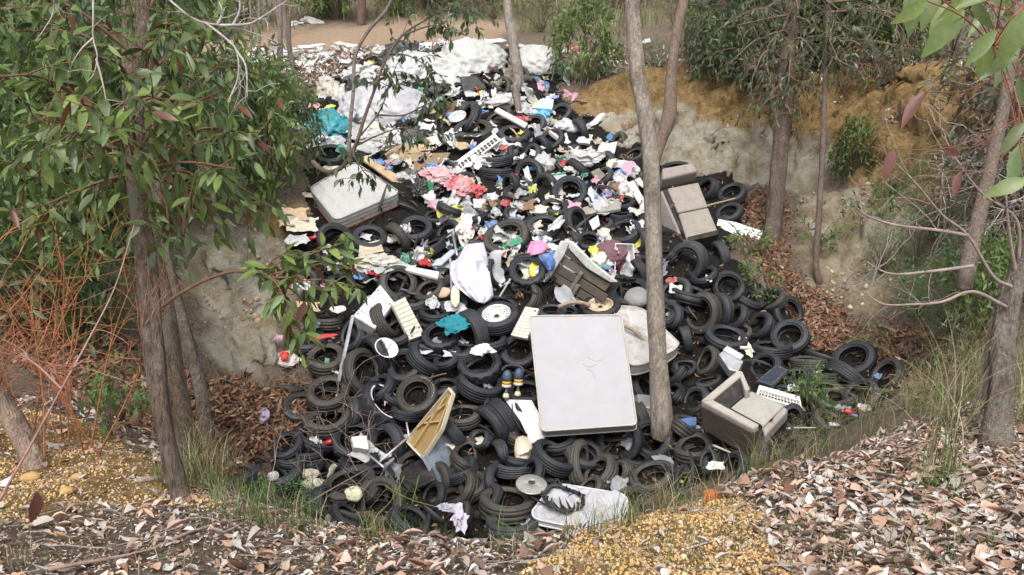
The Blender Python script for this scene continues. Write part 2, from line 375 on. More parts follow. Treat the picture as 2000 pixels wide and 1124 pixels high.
M['tick'] = mat('mattress_ticking', [], scale=5, rough=.85, source='obj', var=.04, dirt=(.35, .29, .23), dirtscale=3.5, dirtamt=.3, bump=.25, bscale=120, spec=.2, dist=.004)
M['foam'] = mat('stained_foam', [], scale=7, rough=.95, source='obj', var=.12, dirt=(.16, .07, .045), dirtscale=5, dirtamt=.75, bump=.5, bscale=60, spec=.1, dist=.01)
M['metal'] = mat('dull_metal', [], scale=8, rough=.4, source='obj', var=.15, metal=.55, dirt=(.16, .07, .03), dirtscale=7, dirtamt=.6)
M['rust'] = mat('rusted_steel', [], scale=9, rough=.75, source='obj', var=.3, metal=.1, dirt=(.17, .06, .025), dirtscale=7, dirtamt=.9)
M['card'] = mat('cardboard', [], scale=6, rough=.9, source='obj', var=.15, dirt=(.1, .07, .05), dirtscale=5, dirtamt=.5, bump=.2, bscale=30)
M['wood'] = mat('weathered_wood', [], scale=6, rough=.85, source='obj', var=.35, stretch=(1, 1, 1), dirt=(.035, .028, .022), dirtscale=6, dirtamt=.7, bump=.4, bscale=50, dist=.008)
M['scrap'] = mat('mixed_scraps', [], scale=9, rough=.5, source='col', var=.15, transl=.15)
M['leaf'] = mat('green_leaf', [], scale=9, rough=.38, source='col', var=.18, transl=.45, spec=.45)
M['leafobj'] = mat('green_leaf_single', [], scale=9, rough=.38, source='obj', var=.2, transl=.45, spec=.6)
M['dryleaf'] = mat('dry_leaf', [], scale=14, rough=.75, source='col', var=.22, transl=.12, spec=.25)
M['dryleafobj'] = mat('dry_leaf_single', [], scale=30, rough=.7, source='obj', var=.25, transl=.12, spec=.25)
M['twig'] = mat('twig_bark', [], scale=20, rough=.85, source='obj', var=.3, bump=.3, bscale=60, spec=.2)
M['palebark'] = mat('weathered_pole_bark', [], scale=7, rough=.92, source='obj', var=.45, stretch=(5, 5, .6), bump=1.0, bscale=14, dist=.03, spec=.12, dirt=(.075, .055, .042), dirtscale=2.6, dirtamt=.8)
M['bark'] = mat('stringy_bark', [], scale=9, rough=.92, source='obj', var=.55, stretch=(6, 6, .5), bump=1.0, bscale=16, dist=.03, spec=.12, dirt=(.24, .215, .195), dirtscale=5, dirtamt=.6)
M['grass'] = mat('grass_blade', [], scale=5, rough=.6, source='col', var=.15, transl=.25, spec=.3)
M['stone'] = mat('ironstone_gravel', [], scale=20, rough=.9, source='col', var=.2, bump=.4, bscale=90, spec=.15)

# ------------------------------------------------------------------ placing by line of sight onto the heap
CAMV = Vector(CAM)
def frame(u, v):
    d = norm(ray(u, v)); r = norm(np.cross(d, UP)); return d, r, np.cross(r, d)
def nrm(u, v, phi, c):
    d, r, up = frame(u, v); s = math.sqrt(max(0, 1-c*c))
    return r*math.cos(R(phi))*s+up*math.sin(R(phi))*s-d*c
def pilepos(u, v, lift=.15, dmin=6.5):
    D = hit(u, v, dmin); return at(u, v, D)-norm(ray(u, v))*lift, D
def quat_z(n, spin=0.0):
    q = Vector(n).to_track_quat('Z', 'Y'); return q @ Quaternion((0, 0, 1), spin)
def onplane(u, v, P0, n):
    r = ray(u, v); return CAM+r*(((P0-CAM)@n)/(r@n))
MARKS = [('white mattress',1138,728,85,100),('armchair',1450,810,70,60),('brown loveseat',1345,410,55,70),('quilted mattress',695,385,75,45),
 ('lavender sheet',918,535,35,55),('broken crate',1120,540,70,60),('white rimmed wheel',970,622,42,35),('rusty rimmed wheel',1173,606,36,25),
 ('tan tray',845,825,30,60),('turquoise cloth',885,634,30,20),('white drawer front',735,600,38,45),('stained foam mattress',1268,655,50,45),
 ('white cushion',1125,1000,90,40),('clear tub',1220,500,22,27),('teal sack',640,248,38,25),('louvred frame',930,292,45,35),
 ('dark monitor',1505,735,30,18),('silver appliance',1430,702,28,20),('fan grille',1038,948,29,18),('gloved posts',1003,735,22,25),
 ('metal rod',675,682,12,60),('white bulging sack',925,120,62,35),('white board',1445,450,42,22),('fan bowl',755,680,22,20),
 ('steel sheet',858,905,30,45),('yellow bag',1085,243,16,10),('pink cloth',1053,486,20,14),('green bag',790,506,14,14),('long tray',808,529,50,10)]
DIRS = ['right of', 'above and right of', 'above', 'above and left of', 'left of', 'below and left of', 'below', 'below and right of']
_labels = {}
def where(u, v, skip=()):
    c = sorted((max(1, math.hypot((u-m[1])/(m[3]+40), (v-m[2])/(m[4]+40))*60), m) for m in MARKS if m[0] not in skip)
    out = []
    for d, m in c[:9]:
        a = math.degrees(math.atan2(-(v-m[2])/(m[4]+25), (u-m[1])/(m[3]+25))) % 360
        k = int((a+22.5)//45) % 8
        inside_ = abs(u-m[1]) < m[3]*.6 and abs(v-m[2]) < m[4]*.6
        out.append((m[0], k, d, inside_))
    return out
NEARW = lambda d: 'just ' if d < 52 else ''
def place_label(desc, u, v):
    w = where(u, v); cands = []
    n0, k0, d0, in0 = w[0]
    f = (lambda n, k, d, i: ('lying against the '+n) if i else NEARW(d)+DIRS[k]+' the '+n)
    cands.append(f'{desc} {f(*w[0])}')
    for a in range(0, 3):
        for b in range(a+1, 9):
            if b < len(w) and abs(w[a][1]-w[b][1]) not in (0,):
                cands.append(f'{desc} {f(*w[a])} and {DIRS[w[b][1]]} the {w[b][0]}')
    i2 = 0
    for c in cands[1:]+cands[:1]:
        if c not in _labels and len(c.split()) <= 16:
            _labels[c] = 1; return c
    # short desc
    for c in cands:
        c = c.replace('and left', 'left').replace('and right', 'right')
        if c not in _labels and len(c.split()) <= 16: _labels[c] = 1; return c
    return cands[0]

# ------------------------------------------------------------------ tyres
def ring_from_profile(prof, seg, mod=None, close=True, bend=0, seed=0):
    prof = np.asarray(prof, float); m = len(prof); th = np.linspace(0, 2*math.pi, seed and seg or seg, endpoint=False)
    V = np.zeros((seg, m, 3))
    for i, t in enumerate(th):
        r = prof[:, 0].copy(); z = prof[:, 1].copy()
        if mod is not None: r = r*mod(i, prof)
        V[i, :, 0] = r*math.cos(t); V[i, :, 1] = r*math.sin(t); V[i, :, 2] = z
    V = V.reshape(-1, 3)
    i = np.arange(seg)[:, None]; j = np.arange(m if close else m-1)[None]
    a = i*m+j; b = i*m+(j+1) % m; i2 = (i+1) % seg
    Fq = np.stack([a, i2*m+j+0*i, i2*m+(j+1) % m, b], -1).reshape(-1, 4)
    if bend:
        x, y, z = V.T; x0 = x.copy(); y0 = y.copy()
        V[:, 0] = x0*(1+.22*bend)+.05*bend*np.sin(3*y0+seed); V[:, 1] = y0*(1-.28*bend)
        V[:, 2] = z*(1+.25*bend*np.cos(2*np.arctan2(y0, x0)+seed))+.16*bend*(x0*x0-y0*y0)+.07*bend*np.sin(3*x0+seed)
    return V, Fq
HW = .30
def tyre_profiles(hw, grooves, rim=.60):
    # carcass: sidewalls and the hollow inside; tread: the band that meets the road
    car = [(.955, hw*.86), (.93, hw*.97), (.86, hw*1.06), (.78, hw*1.06), (.775, hw*1.085), (.745, hw*1.085), (.74, hw*1.05), (.67, hw*.95), (rim+.035, hw*.84), (rim+.03, hw*.90), (rim, hw*.88), (rim-.005, hw*.74),
           (rim+.05, hw*.72), (.74, hw*.90), (.84, hw*.92), (.91, hw*.78), (.925, 0)]
    car += [(r, -z) for r, z in car[:-1][::-1]]
    tr = [(.93, hw*.985), (.965, hw*.92), (.985, hw*.80)]
    if grooves:
        xs = np.linspace(hw*.62, -hw*.62, grooves)
        for x in xs: tr += [(1.0, x+hw*.075), (.972, x+hw*.05), (.972, x-hw*.05), (1.0, x-hw*.075)]
    else: tr += [(.997, hw*.5), (1.0, 0), (.997, -hw*.5)]
    tr += [(.985, -hw*.80), (.965, -hw*.92), (.93, -hw*.985)]
    return car, tr
def make_tyre(kindc, seed):
    r0 = random.Random(seed)
    hw = {'r': .30, 's': .27, 'l': .36, 'b': .27, 'w': .31, 'n': .2}[kindc]
    car, tr = tyre_profiles(hw, {'r': 4, 's': 2, 'l': 0, 'b': 3, 'w': 3, 'n': 0}[kindc], .62 if kindc != 'n' else .74)
    hw *= r0.uniform(.86, 1.18)
    seg = 56
    bend = {'b': 1.0, 's': r0.uniform(.05, .35), 'w': r0.uniform(.1, .5), 'r': r0.uniform(.05, .3), 'l': .05, 'n': .6}[kindc]
    if kindc == 'l':
        tr = [(.93, hw*.985), (.965, hw*.95), (1.03, hw*.86), (1.03, hw*.3), (1.0, hw*.08), (1.0, -hw*.08), (1.03, -hw*.3), (1.03, -hw*.86), (.965, -hw*.95), (.93, -hw*.985)]
        def mod(i, p):
            k = np.ones(len(p)); up = p[:, 0] > 1.01
            k[up & (p[:, 1] > 0)] = 1.0 if i % 4 < 2 else .935
            k[up & (p[:, 1] < 0)] = 1.0 if (i+2) % 4 < 2 else .935
            return k
    elif kindc in 'rb':
        def mod(i, p):
            k = np.ones(len(p)); k[(p[:, 0] > .95) & (np.abs(p[:, 1]) > hw*.7)] = 1.0 if i % 2 else .982
            return k
    else: mod = None
    a = ring_from_profile(car, seg, None, True, bend, seed); b = ring_from_profile(tr, seg, mod, False, bend, seed)
    return mesh_data('carcass', a[0], a[1], M['rubber']), mesh_data('tread', b[0], b[1], M['rubber'], kindc in 'swn')
TYRES = {k: [make_tyre(k, 10*i+ord(k)) for i in range(5 if k == 'b' else 3)] for k in 'rslbwn'}
KD = {'r': 'ribbed black tyre', 's': 'smooth bald tyre', 'l': 'chunky lugged tyre', 'b': 'squashed tyre', 'w': 'muddy worn tyre', 'n': 'thin narrow tyre'}
DARK, GREY, MUD = (.016, .018, .023), (.029, .032, .037), (.047, .042, .036)
def pose_word(phi, c):
    phi %= 360
    if c > .78: return 'facing outward'
    if c < .28: return 'with its tread outward'
    if 50 <= phi <= 130: return 'lying flat' if c < .62 else 'leaning back'
    if phi < 50 or phi > 310: return 'tilted right'
    if phi < 230: return 'tilted left'
    return 'tipped forward'
tyre_list = []
def add_tyre(u, v, d, c, phi, k='r', lift=.16, sink=False, label=None, tone=None):
    P, D = pilepos(u, v, lift)
    rad = d*1.07/F*D/2/(1.0 if k != 'b' else 1.1)
    n = nrm(u, v, phi, min(c, .97))
    r0 = random.Random(int(u*7+v*13))
    ca, tr = r0.choice(TYRES[k])
    tone = tone or (MUD if k == 'w' or r0.random() < .06 else (GREY if r0.random() < .45 else DARK))
    j = r0.uniform(.75, 1.3); col = tuple(x*j for x in tone)
    o = link('tyre', ca, None, P, quat_z(n, r0.uniform(0, 6.28)), rad, col)
    t = link('tread', tr, o, color=tuple(x*.9 for x in col))
    tag(o, label or place_label(f'{KD[k]} {pose_word(phi, c)}', u, v), 'tyre', 'old tyres dumped on the heap')
    tyre_list.append((u, v, d)); return o, P, n, rad
TY = '''641 771 82 .68 95 w;706 728 84 .72 25 w;742 795 92 .55 40 l;838 700 86 .52 55 r;790 716 66 .85 120 s;815 775 80 .8 110 w;560 873 62 .65 120 s;614 860 76 .47 65 s;692 862 82 .8 90 s
760 868 80 .55 190 s;637 703 74 .6 95 w;640 826 80 .5 100 w;688 808 60 .3 170 s;795 808 60 .25 80 r;690 655 60 .6 160 s;735 695 75 .35 200 s;862 661 68 .75 100 l;903 815 66 .55 95 w;922 650 85 .45 200 r;1014 688 70 .85 100 s;937 716 80 .75 95 l
940 752 85 .55 75 r;985 818 80 .2 215 r;960 832 80 .35 215 s;880 850 72 .25 220 r;1210 860 85 .95 200 s;1277 858 78 .85 160 r;1090 862 70 .5 100 s;1027 770 70 .6 90 s;540 925 96 .62 100 r;682 952 95 .6 100 w
745 985 96 .82 130 w;738 930 60 .5 80 s;605 908 50 .3 90 r;600 885 60 .4 90 s;700 905 72 .45 95 s;800 1020 80 .5 60 s;908 893 78 .6 60 b;968 886 70 .55 200 b;1012 898 62 .25 80 s;1000 918 70 .2 85 r
1080 895 80 .47 60 r;1131 908 78 .38 5 b;1140 888 70 .7 60 s;1172 926 72 .55 140 w;1208 928 60 .6 160 w;1275 935 80 .7 110 w;893 955 85 .7 150 w;925 950 60 .65 120 w;975 945 72 .6 20 s;942 978 90 .5 140 n
990 988 104 .4 88 w;1000 1030 95 .35 90 s;848 972 60 .5 160 s;1040 925 60 .5 160 s;1320 335 55 .5 90 s;1380 372 48 .6 150 r;1430 381 54 .6 105 r;1424 417 48 .65 110 s;1408 497 52 .3 200 r;1219 455 64 .65 110 s
1343 512 76 .88 200 r;1425 563 64 .85 120 r;1372 613 74 .88 170 w;1405 608 66 .6 180 s;1345 577 78 .2 75 s;1320 572 60 .75 120 s;1504 585 58 .7 120 w;1484 637 56 .6 150 s;1418 662 74 .55 75 s;1543 659 70 .8 110 s
1507 685 76 .2 88 r;1495 718 62 .75 140 s;1577 711 66 .12 90 r;1603 737 68 .2 92 r;1668 703 76 .78 115 s;1648 735 74 .3 240 r;1735 738 72 .6 140 w;1337 665 55 .25 190 r;1382 707 54 .6 150 w;1312 618 50 .6 160 s
1360 783 56 .7 150 s;1385 748 50 .4 100 b;1448 650 40 .6 100 s;1355 880 78 .5 95 w;1340 835 72 .25 60 w;1615 775 74 .7 60 w;1318 770 60 .4 150 b;1310 735 60 .5 120 b;1385 905 60 .4 140 b;812 450 64 .65 100 s
776 466 60 .4 215 s;722 468 66 .6 90 s;655 470 68 .85 90 s;850 425 40 .5 90 s;880 409 54 .15 70 s;925 427 52 .2 110 s;925 462 56 .6 100 s;989 467 80 .86 100 w;840 485 56 .2 110 r;800 497 50 .3 90 s
645 305 58 .6 90 s;1034 343 60 .9 150 s;967 314 60 .12 90 r;968 337 60 .16 88 r;1005 305 40 .4 20 s;998 363 44 .6 190 s;1015 383 60 .5 90 s;1112 378 66 .85 100 s;1130 335 54 .3 225 s;1040 303 42 .6 150 s
1083 408 50 .5 80 s;1124 434 54 .7 20 r;1061 445 62 .6 90 s;1012 424 56 .65 80 s;1150 472 46 .7 90 s;1122 472 40 .25 200 s;1218 397 40 .5 90 s;1213 425 44 .15 90 r;1188 318 44 .5 200 s;1031 532 68 .85 100 l
962 535 56 .35 10 r;1150 562 62 .3 215 r;1230 575 78 .6 95 s;978 598 62 .35 80 r;1078 612 52 .5 90 s;1108 612 40 .5 90 s;1250 535 54 .3 200 r;776 556 72 .85 50 w;752 630 72 .3 30 r;780 650 70 .6 120 s
838 622 50 .7 120 n;850 612 62 .5 90 s;886 597 50 .7 90 r;838 678 72 .28 95 b;982 172 42 .7 150 s;1013 153 44 .75 110 s;1095 222 42 .7 110 s;1133 256 50 .35 200 s;1004 268 58 .5 90 l;1078 275 48 .7 120 s
1060 288 42 .5 200 s;925 258 70 .5 95 s;915 234 66 .3 150 s;1240 305 40 .5 120 s;1180 380 44 .6 70 s;1180 345 40 .5 140 s;1290 620 60 .5 100 s;1250 470 44 .5 180 s;1255 760 56 .5 30 s;1335 720 56 .5 60 b
1290 700 50 .5 120 b;1030 800 60 .5 60 s;900 920 66 .4 120 r;860 935 60 .5 190 s;940 860 60 .5 140 b;1060 960 60 .5 110 s;1150 960 60 .5 120 w;1240 900 60 .4 80 s;660 900 60 .5 110 s;720 960 60 .4 140 s;570 900 60 .4 90 s
1640 780 60 .5 100 w;1560 740 60 .5 90 s;1530 775 60 .5 70 s;1440 620 50 .5 150 s;1375 540 50 .5 110 s;740 760 66 .5 130 s;870 760 60 .5 100 s;770 775 50 .5 60 s;875 700 56 .5 120 s;905 690 56 .4 95 r;960 670 60 .35 100 s;800 590 60 .5 90 s;840 570 60 .5 120 s;720 650 60 .5 100 s'''
for row in TY.replace('\n', ';').split(';'):
    a = row.split(); add_tyre(*map(float, a[:5]), a[5])
# tyres glimpsed between and beneath the others
rf = random.Random(5)
nf = 0
for _ in range(6000):
    if nf >= 120: break
    u, v = rf.uniform(460, 1760), rf.uniform(180, 1040)
    if not inpoly(np.array([u]), np.array([v]), PILE_PX)[0]: continue
    if v < 440 and (u < 870 or v < 230): continue
    d = 38+(v/1000)*38
    if any(math.hypot(u-a, v-b) < (d+e)*.34 for a, b, e in tyre_list): continue
    if any(abs(u-m[1]) < m[3]*1.1+12 and abs(v-m[2]) < m[4]*1.1+12 for m in MARKS): continue
    add_tyre(u, v, d, rf.uniform(.3, .85), rf.choice([60, 90, 90, 120, 150, 200, 20]), rf.choice('rsswb'), lift=.03); nf += 1

# the marked tyres: one with a worn white band on its sidewall, one with worn-off white lettering
for row, k in (('746 795', 0), ('815 775', 1)):
    o = min((q for q in S.objects if q.name.startswith('tyre')), key=lambda q: (proj(np.array(q.location))[0]-float(row.split()[0]))**2+(proj(np.array(q.location))[1]-float(row.split()[1]))**2)
    zz = max(v.co.z for v in o.data.vertices if .74 < math.hypot(v.co.x, v.co.y) < .9); mb = MB()
    if k == 0:
        for a0, a1 in ((0.1, 1.3), (1.5, 3.0), (3.1, 4.3), (4.6, 6.0)):
            t = np.linspace(a0, a1, 14); w = .03+.035*vn2(t*3, t*0, 5)
            V = np.concatenate([np.stack([np.cos(t)*.72, np.sin(t)*.72, t*0+zz+.004], 1), np.stack([np.cos(t)*(.74+w), np.sin(t)*(.74+w), t*0+zz+.006], 1)])
            mb.add(V, [(i, i+1, i+15, i+14) for i in range(13)])
        b = mb.obj('white_band', M['plastic'], o); b.color = (.6, .6, .62, 1); o['label'] = 'chunky black tyre with a worn white band, left of the tan tray'
    else:
        for i in range(16):
            a = .9+i*.11+(.1 if i > 9 else 0); h = .05; w = .028
            for dx, hh in ((-.014, h), (.014, h*(.6+.4*(i % 2)))):
                c = np.array([math.cos(a), math.sin(a), 0]); tt = np.array([-math.sin(a), math.cos(a), 0]); p = c*.80+tt*dx+[0, 0, zz+.004]
                mb.add([p-tt*.006, p+tt*.006, p+tt*.006+c*hh, p-tt*.006+c*hh], [(0, 1, 2, 3)])
        b = mb.obj('worn_lettering', M['plastic'], o); b.color = (.42, .42, .42, 1); b['kind'] = 'stuff'; o['label'] = 'muddy tyre with worn white lettering on its sidewall behind the tan tray'
# wheels: a tyre with its pressed steel rim still in it
def rim_mesh(rust):
    mb = MB(); seg = 48
    prof = [(.655, .30), (.63, .31), (.60, .27), (.57, .17), (.55, .10), (.50, .06), (.42, .09), (.36, .12), (.28, .115), (.22, .13), (.12, .135), (.10, .10), (.0, .10)]
    V, Fq = ring_from_profile(prof, seg, None, False); mb.add(V, Fq)
    return mb
def add_wheel(u, v, d, c, phi, col, rust, label, holes):
    P, D = pilepos(u, v, .3); n = nrm(u, v, phi, c); rad = d/F*D/2
    w = thing('wheel', label, 'wheel', P, 'wheels with rims among the tyres'); w.rotation_mode = 'QUATERNION'; w.rotation_quaternion = quat_z(n, .3); w.scale = (rad,)*3
    ca, tr = TYRES['r'][0]
    t = link('tyre', ca, w, color=DARK); link('tread', tr, t, color=DARK)
    r = rim_mesh(rust).obj('rim', M['rust' if rust else 'metal'], w); r.color = col+(1,)
    hb = MB(); V, Fq = ring_from_profile([(.105, .135), (.10, .16), (.085, .165), (.05, .16), (.0, .12)], 24, None, False); hb.add(V, Fq)
    h = hb.obj('hub_hole', M['rubber'], r); h.color = (.015, .013, .012, 1)
    ho = None
    for i in range(holes):
        a = 2*math.pi*i/holes
        if ho is None:
            V, Fq = ring_from_profile([(.036, 0), (.03, .012), (0, .012)], 12, None, False); ho = mesh_data('slot', V, Fq, M['rubber'])
        s = link('vent_hole', ho, r, (.465*math.cos(a), .465*math.sin(a), .082), color=(.012, .012, .012)); s.rotation_euler = (0, -.35, a)
        s.rotation_euler = Matrix.Rotation(a, 3, 'Z').to_euler()
    nut = None
    for i in range(5):
        a = 2*math.pi*i/5+.3
        if nut is None:
            V, Fq = ring_from_profile([(.022, 0), (.022, .02), (0, .024)], 6, None, False); nut = mesh_data('nut', V, Fq, M['rust'], False)
        link('wheel_nut', nut, r, (.19*math.cos(a), .19*math.sin(a), .13), color=(.2, .16, .13))
add_wheel(971, 622, 85, .6, 100, (.75, .74, .73), False, 'black wheel with a white steel rim left of the white mattress', 14)
add_wheel(1173, 604, 76, .55, 95, (.55, .45, .32), True, 'wheel with a cream and brown rusted rim above the white mattress', 8)

# ------------------------------------------------------------------ flat and boxy things
def poly_round(pts, rad, k=4):
    out = []; n = len(pts)
    for i in range(n):
        p0, p, p1 = pts[i-1], pts[i], pts[(i+1) % n]
        a = norm(p0-p); b = norm(p1-p); r = min(rad, .45*np.linalg.norm(p0-p), .45*np.linalg.norm(p1-p))
        A = p+a*r; B = p+b*r
        for t in np.linspace(0, 1, k+1): out.append(A*(1-t)**2+2*p*t*(1-t)+B*t*t)
    return np.array(out)
def slab(name, pts, n, th, m, col, parent=None, bev=.008, bseg=2, rnd=0, puff=0):
    """prism: pts is the visible face (3-D, planar), n its outward normal, th its depth away from the viewer"""
    pts = np.asarray(pts, float)
    if rnd: pts = poly_round(pts, rnd)
    k = len(pts); bm = bmesh.new()
    c = pts.mean(0)
    f = [bm.verts.new(p-c) for p in pts]; b = [bm.verts.new(p-c-n*th) for p in pts]
    nn = np.zeros(3)
    for i in range(k): nn += np.cross(pts[i]-c, pts[(i+1) % k]-c)
    fl = nn@n < 0
    face = bm.faces.new(f[::-1] if fl else f); bm.faces.new(b if fl else b[::-1])
    for i in range(k):
        j = (i+1) % k; q = (f[i], b[i], b[j], f[j]); bm.faces.new(q[::-1] if fl else q)
    if bev:
        es = [e for e in bm.edges if not (rnd and len(set(e.verts) & set(f)) == 1)]
        bmesh.ops.bevel(bm, geom=es, offset=bev, segments=bseg, profile=.6, affect='EDGES')
    bmesh.ops.recalc_face_normals(bm, faces=bm.faces)
    me = bpy.data.meshes.new(name); bm.to_mesh(me); bm.free(); me.materials.append(m)
    me.polygons.foreach_set('use_smooth', np.zeros(len(me.polygons), bool))
    o = link(name, me, parent, color=col)
    par = parent
    off = Vector(c)
    while par is not None: off -= par.location; par = par.parent
    o.location = off
    if bev and bseg > 1:
        for p in me.polygons: p.use_smooth = True
        mod = o.modifiers.new('wn', 'WEIGHTED_NORMAL'); mod.keep_sharp = False
    return o
def px_slab(name, px, phi, c, th, m, col, lift=.15, parent=None, P0=None, n=None, **k):
    cu = sum(p[0] for p in px)/len(px); cv = sum(p[1] for p in px)/len(px)
    if n is None: n = nrm(cu, cv, phi, c)
    if P0 is None: P0 = pilepos(cu, cv, lift)[0]
    pts = [onplane(u, v, P0, n) for u, v in px]
    return slab(name, pts, n, th, m, col, parent, **k), P0, n
def rod(name, pts3, rad, m, col, parent=None, n=8):
    V, Fs = tube_vf(pts3, rad, n); o = link(name, mesh_data(name, V, Fs, m), parent, color=col)
    par = parent; off = Vector((0, 0, 0))
    while par is not None: off -= par.location; par = par.parent
    o.location = off; return o
def root(name, label, cat, u, v, lift=.15, group=None):
    P, D = pilepos(u, v, lift); return thing(name, label, cat, P, group), P, D
def puffy(name, px, phi, c, th, m, col, lift, label, cat, pipe=None, gnum=22, puff=.03, P0=None, n=None, rnd=.12, seam=None, seed=0, dent=.006):
    """mattress: soft block with crowned faces"""
    cu = sum(p[0] for p in px)/4; cv = sum(p[1] for p in px)/4
    n = nrm(cu, cv, phi, c) if n is None else n; P0 = pilepos(cu, cv, lift)[0] if P0 is None else P0
    q = [onplane(u, v, P0, n) for u, v in px]
    ctr = sum(q)/4; N = gnum; t = np.linspace(0, 1, N+1)
    # superellipse-ish rounding of the outline
    S_, T_ = np.meshgrid(t, t)
    a = 2*S_-1; b = 2*T_-1
    w = np.linalg.norm(q[1]-q[0]); h = np.linalg.norm(q[3]-q[0]); rx, ry = rnd/w*2, rnd/h*2
    ax = np.abs(a)-(1-rx); by = np.abs(b)-(1-ry)
    cor = (ax > 0) & (by > 0); ln = np.hypot(ax/rx, by/ry); mxx = np.maximum(ax/rx, by/ry); f = np.where(cor & (ln > 0), mxx/np.maximum(ln, 1e-6), 1)
    a = np.where(cor, np.sign(a)*((1-rx)+ax*f), a); b = np.where(cor, np.sign(b)*((1-ry)+by*f), b)
    S2 = (a+1)/2; T2 = (b+1)/2
    base = ((1-S2)*(1-T2))[..., None]*q[0]+(S2*(1-T2))[..., None]*q[1]+(S2*T2)[..., None]*q[2]+((1-S2)*T2)[..., None]*q[3]
    crown = puff*(1-np.abs(2*S_-1)**6)*(1-np.abs(2*T_-1)**6)+dent*(fbm2(S_*5+seed, T_*5, 3, 3)*2)*(1-np.abs(2*S_-1)**8)*(1-np.abs(2*T_-1)**8)
    if seam is not None: crown = crown-seam[2]*np.maximum(np.exp(-(np.abs((S_*seam[0]+.5) % 1-.5)/.07)**2), np.exp(-(np.abs((T_*seam[1]+.5) % 1-.5)/.07)**2))
    top = base+n*crown[..., None]-ctr; bot = base-n*(th+0*crown)[..., None]-ctr
    V = np.concatenate([top.reshape(-1, 3), bot.reshape(-1, 3)]); M1 = N+1
    i = (np.arange(N)[:, None]*M1+np.arange(N)[None]).ravel(); o2 = M1*M1
    F1 = np.stack([i, i+1, i+M1+1, i+M1], 1)
    flip = np.cross(q[1]-q[0], q[3]-q[0])@n < 0
    if flip: F1 = F1[:, ::-1]
    F2 = F1[:, ::-1]+o2
    loop = [k for k in range(M1)]+[r*M1+N for r in range(1, M1)]+[N*M1+k for k in range(N-1, -1, -1)]+[r*M1 for r in range(N-1, 0, -1)]
    loop = np.array(loop); lp = np.roll(loop, -1)
    # belly band: middle loops bulge
    F3 = np.stack([loop, loop+o2, lp+o2, lp], 1)
    if flip: F3 = F3[:, ::-1]
    o = link(name, mesh_data(name, V, [F1, F2, F3], m), None, ctr, color=col)
    tag(o, label, cat)
    for k in range(len(o.data.polygons)-len(F3), len(o.data.polygons)): o.data.polygons[k].use_smooth = False
    o.data.polygons.foreach_set('use_smooth', np.concatenate([np.ones(len(F1)+len(F2), bool), np.ones(len(F3), bool)]))
    es = o.modifiers.new('es', 'EDGE_SPLIT'); es.split_angle = R(50)
    if pipe is not None:
        for off in (0, -th):
            pts = base.reshape(-1, 3)[loop]+n*(off+(.004 if off == 0 else -.004))-ctr
            pts = np.vstack([pts, pts[:1]])
            V, Fs = tube_vf(pts, .012, 6, False); link('piping', mesh_data('piping', V, Fs, M['cloth']), o, color=pipe)
    return o, q, n, ctr, base.reshape(-1, 3)[loop]
BIGN = nrm(1138, 730, 95, .90)
big, bq, bn, bc, _ = puffy('mattress', [(1034, 618), (1214, 616), (1244, 830), (1058, 843)], 95, .88, .15, M['tick'], (.36, .36, .38), .75, 'large clean pale grey mattress propped upright in the middle of the tyres', 'mattress', pipe=(.45, .42, .38), puff=.008, rnd=.055, gnum=44, dent=.009)
for px in ([(1138, 712), (1150, 718), (1166, 712)], [(1146, 722), (1158, 728), (1162, 740)], [(1150, 700), (1162, 706), (1176, 704)]):
    P_ = spline([onplane(u, v, bc, bn)+bn*.010-bc for u, v in px], 5); V, Fs = tube_vf(P_, .0018, 4); link('crease_shade', mesh_data('crease_shade', V, Fs, M['cloth']), big, color=(.27, .26, .265))  # thin darker tubes stand in for the shade along wrinkles in the ticking
q2, qq, qn, qc, ql = puffy('mattress', [(604, 368), (692, 316), (783, 377), (655, 432)], 98, .52, .22, M['tick'], (.40, .395, .385), .45, 'old quilted white mattress with grubby grey sides lying flat on the left', 'mattress', pipe=(.30, .29, .28), puff=.03, seam=(6, 6, .02), rnd=.12, gnum=48, dent=.02)
for j in range(2):
    pts = ql-qn*(.07+.07*j)-qc; pts = np.vstack([pts, pts[:1]]); ctr0 = pts.mean(0)
    V, Fs = tube_vf(pts*1.0+(pts-ctr0)*.006, .008, 4, False); link('side_seam', mesh_data('side_seam', V, Fs, M['cloth']), q2, color=(.16, .15, .14))
pts = ql-qn*.22-qc; pts = np.vstack([pts, pts[:1]]); V, Fs = tube_vf(pts, .016, 6, False); link('red_edging', mesh_data('red_edging', V, Fs, M['cloth']), q2, color=(.26, .10, .06))
f3 = puffy('mattress', [(1196, 598), (1252, 600), (1334, 678), (1232, 724)], 80, .62, .16, M['foam'], (.48, .465, .45), .55, 'stained white foam mattress lying flat behind the grey pole trunk', 'mattress', pipe=(.42, .38, .33), puff=.02, rnd=.16, gnum=30, dent=.03)
f4 = puffy('cushion', [(1082, 944), (1232, 968), (1196, 1046), (1030, 1012)], 95, .60, .06, M['tick'], (.40, .405, .43), .28, 'white padded cushion with a shredded black rubber ring at the foot of the heap', 'cushion', pipe=(.6, .6, .62), puff=.07, rnd=.16, gnum=34, dent=.08, seed=3)

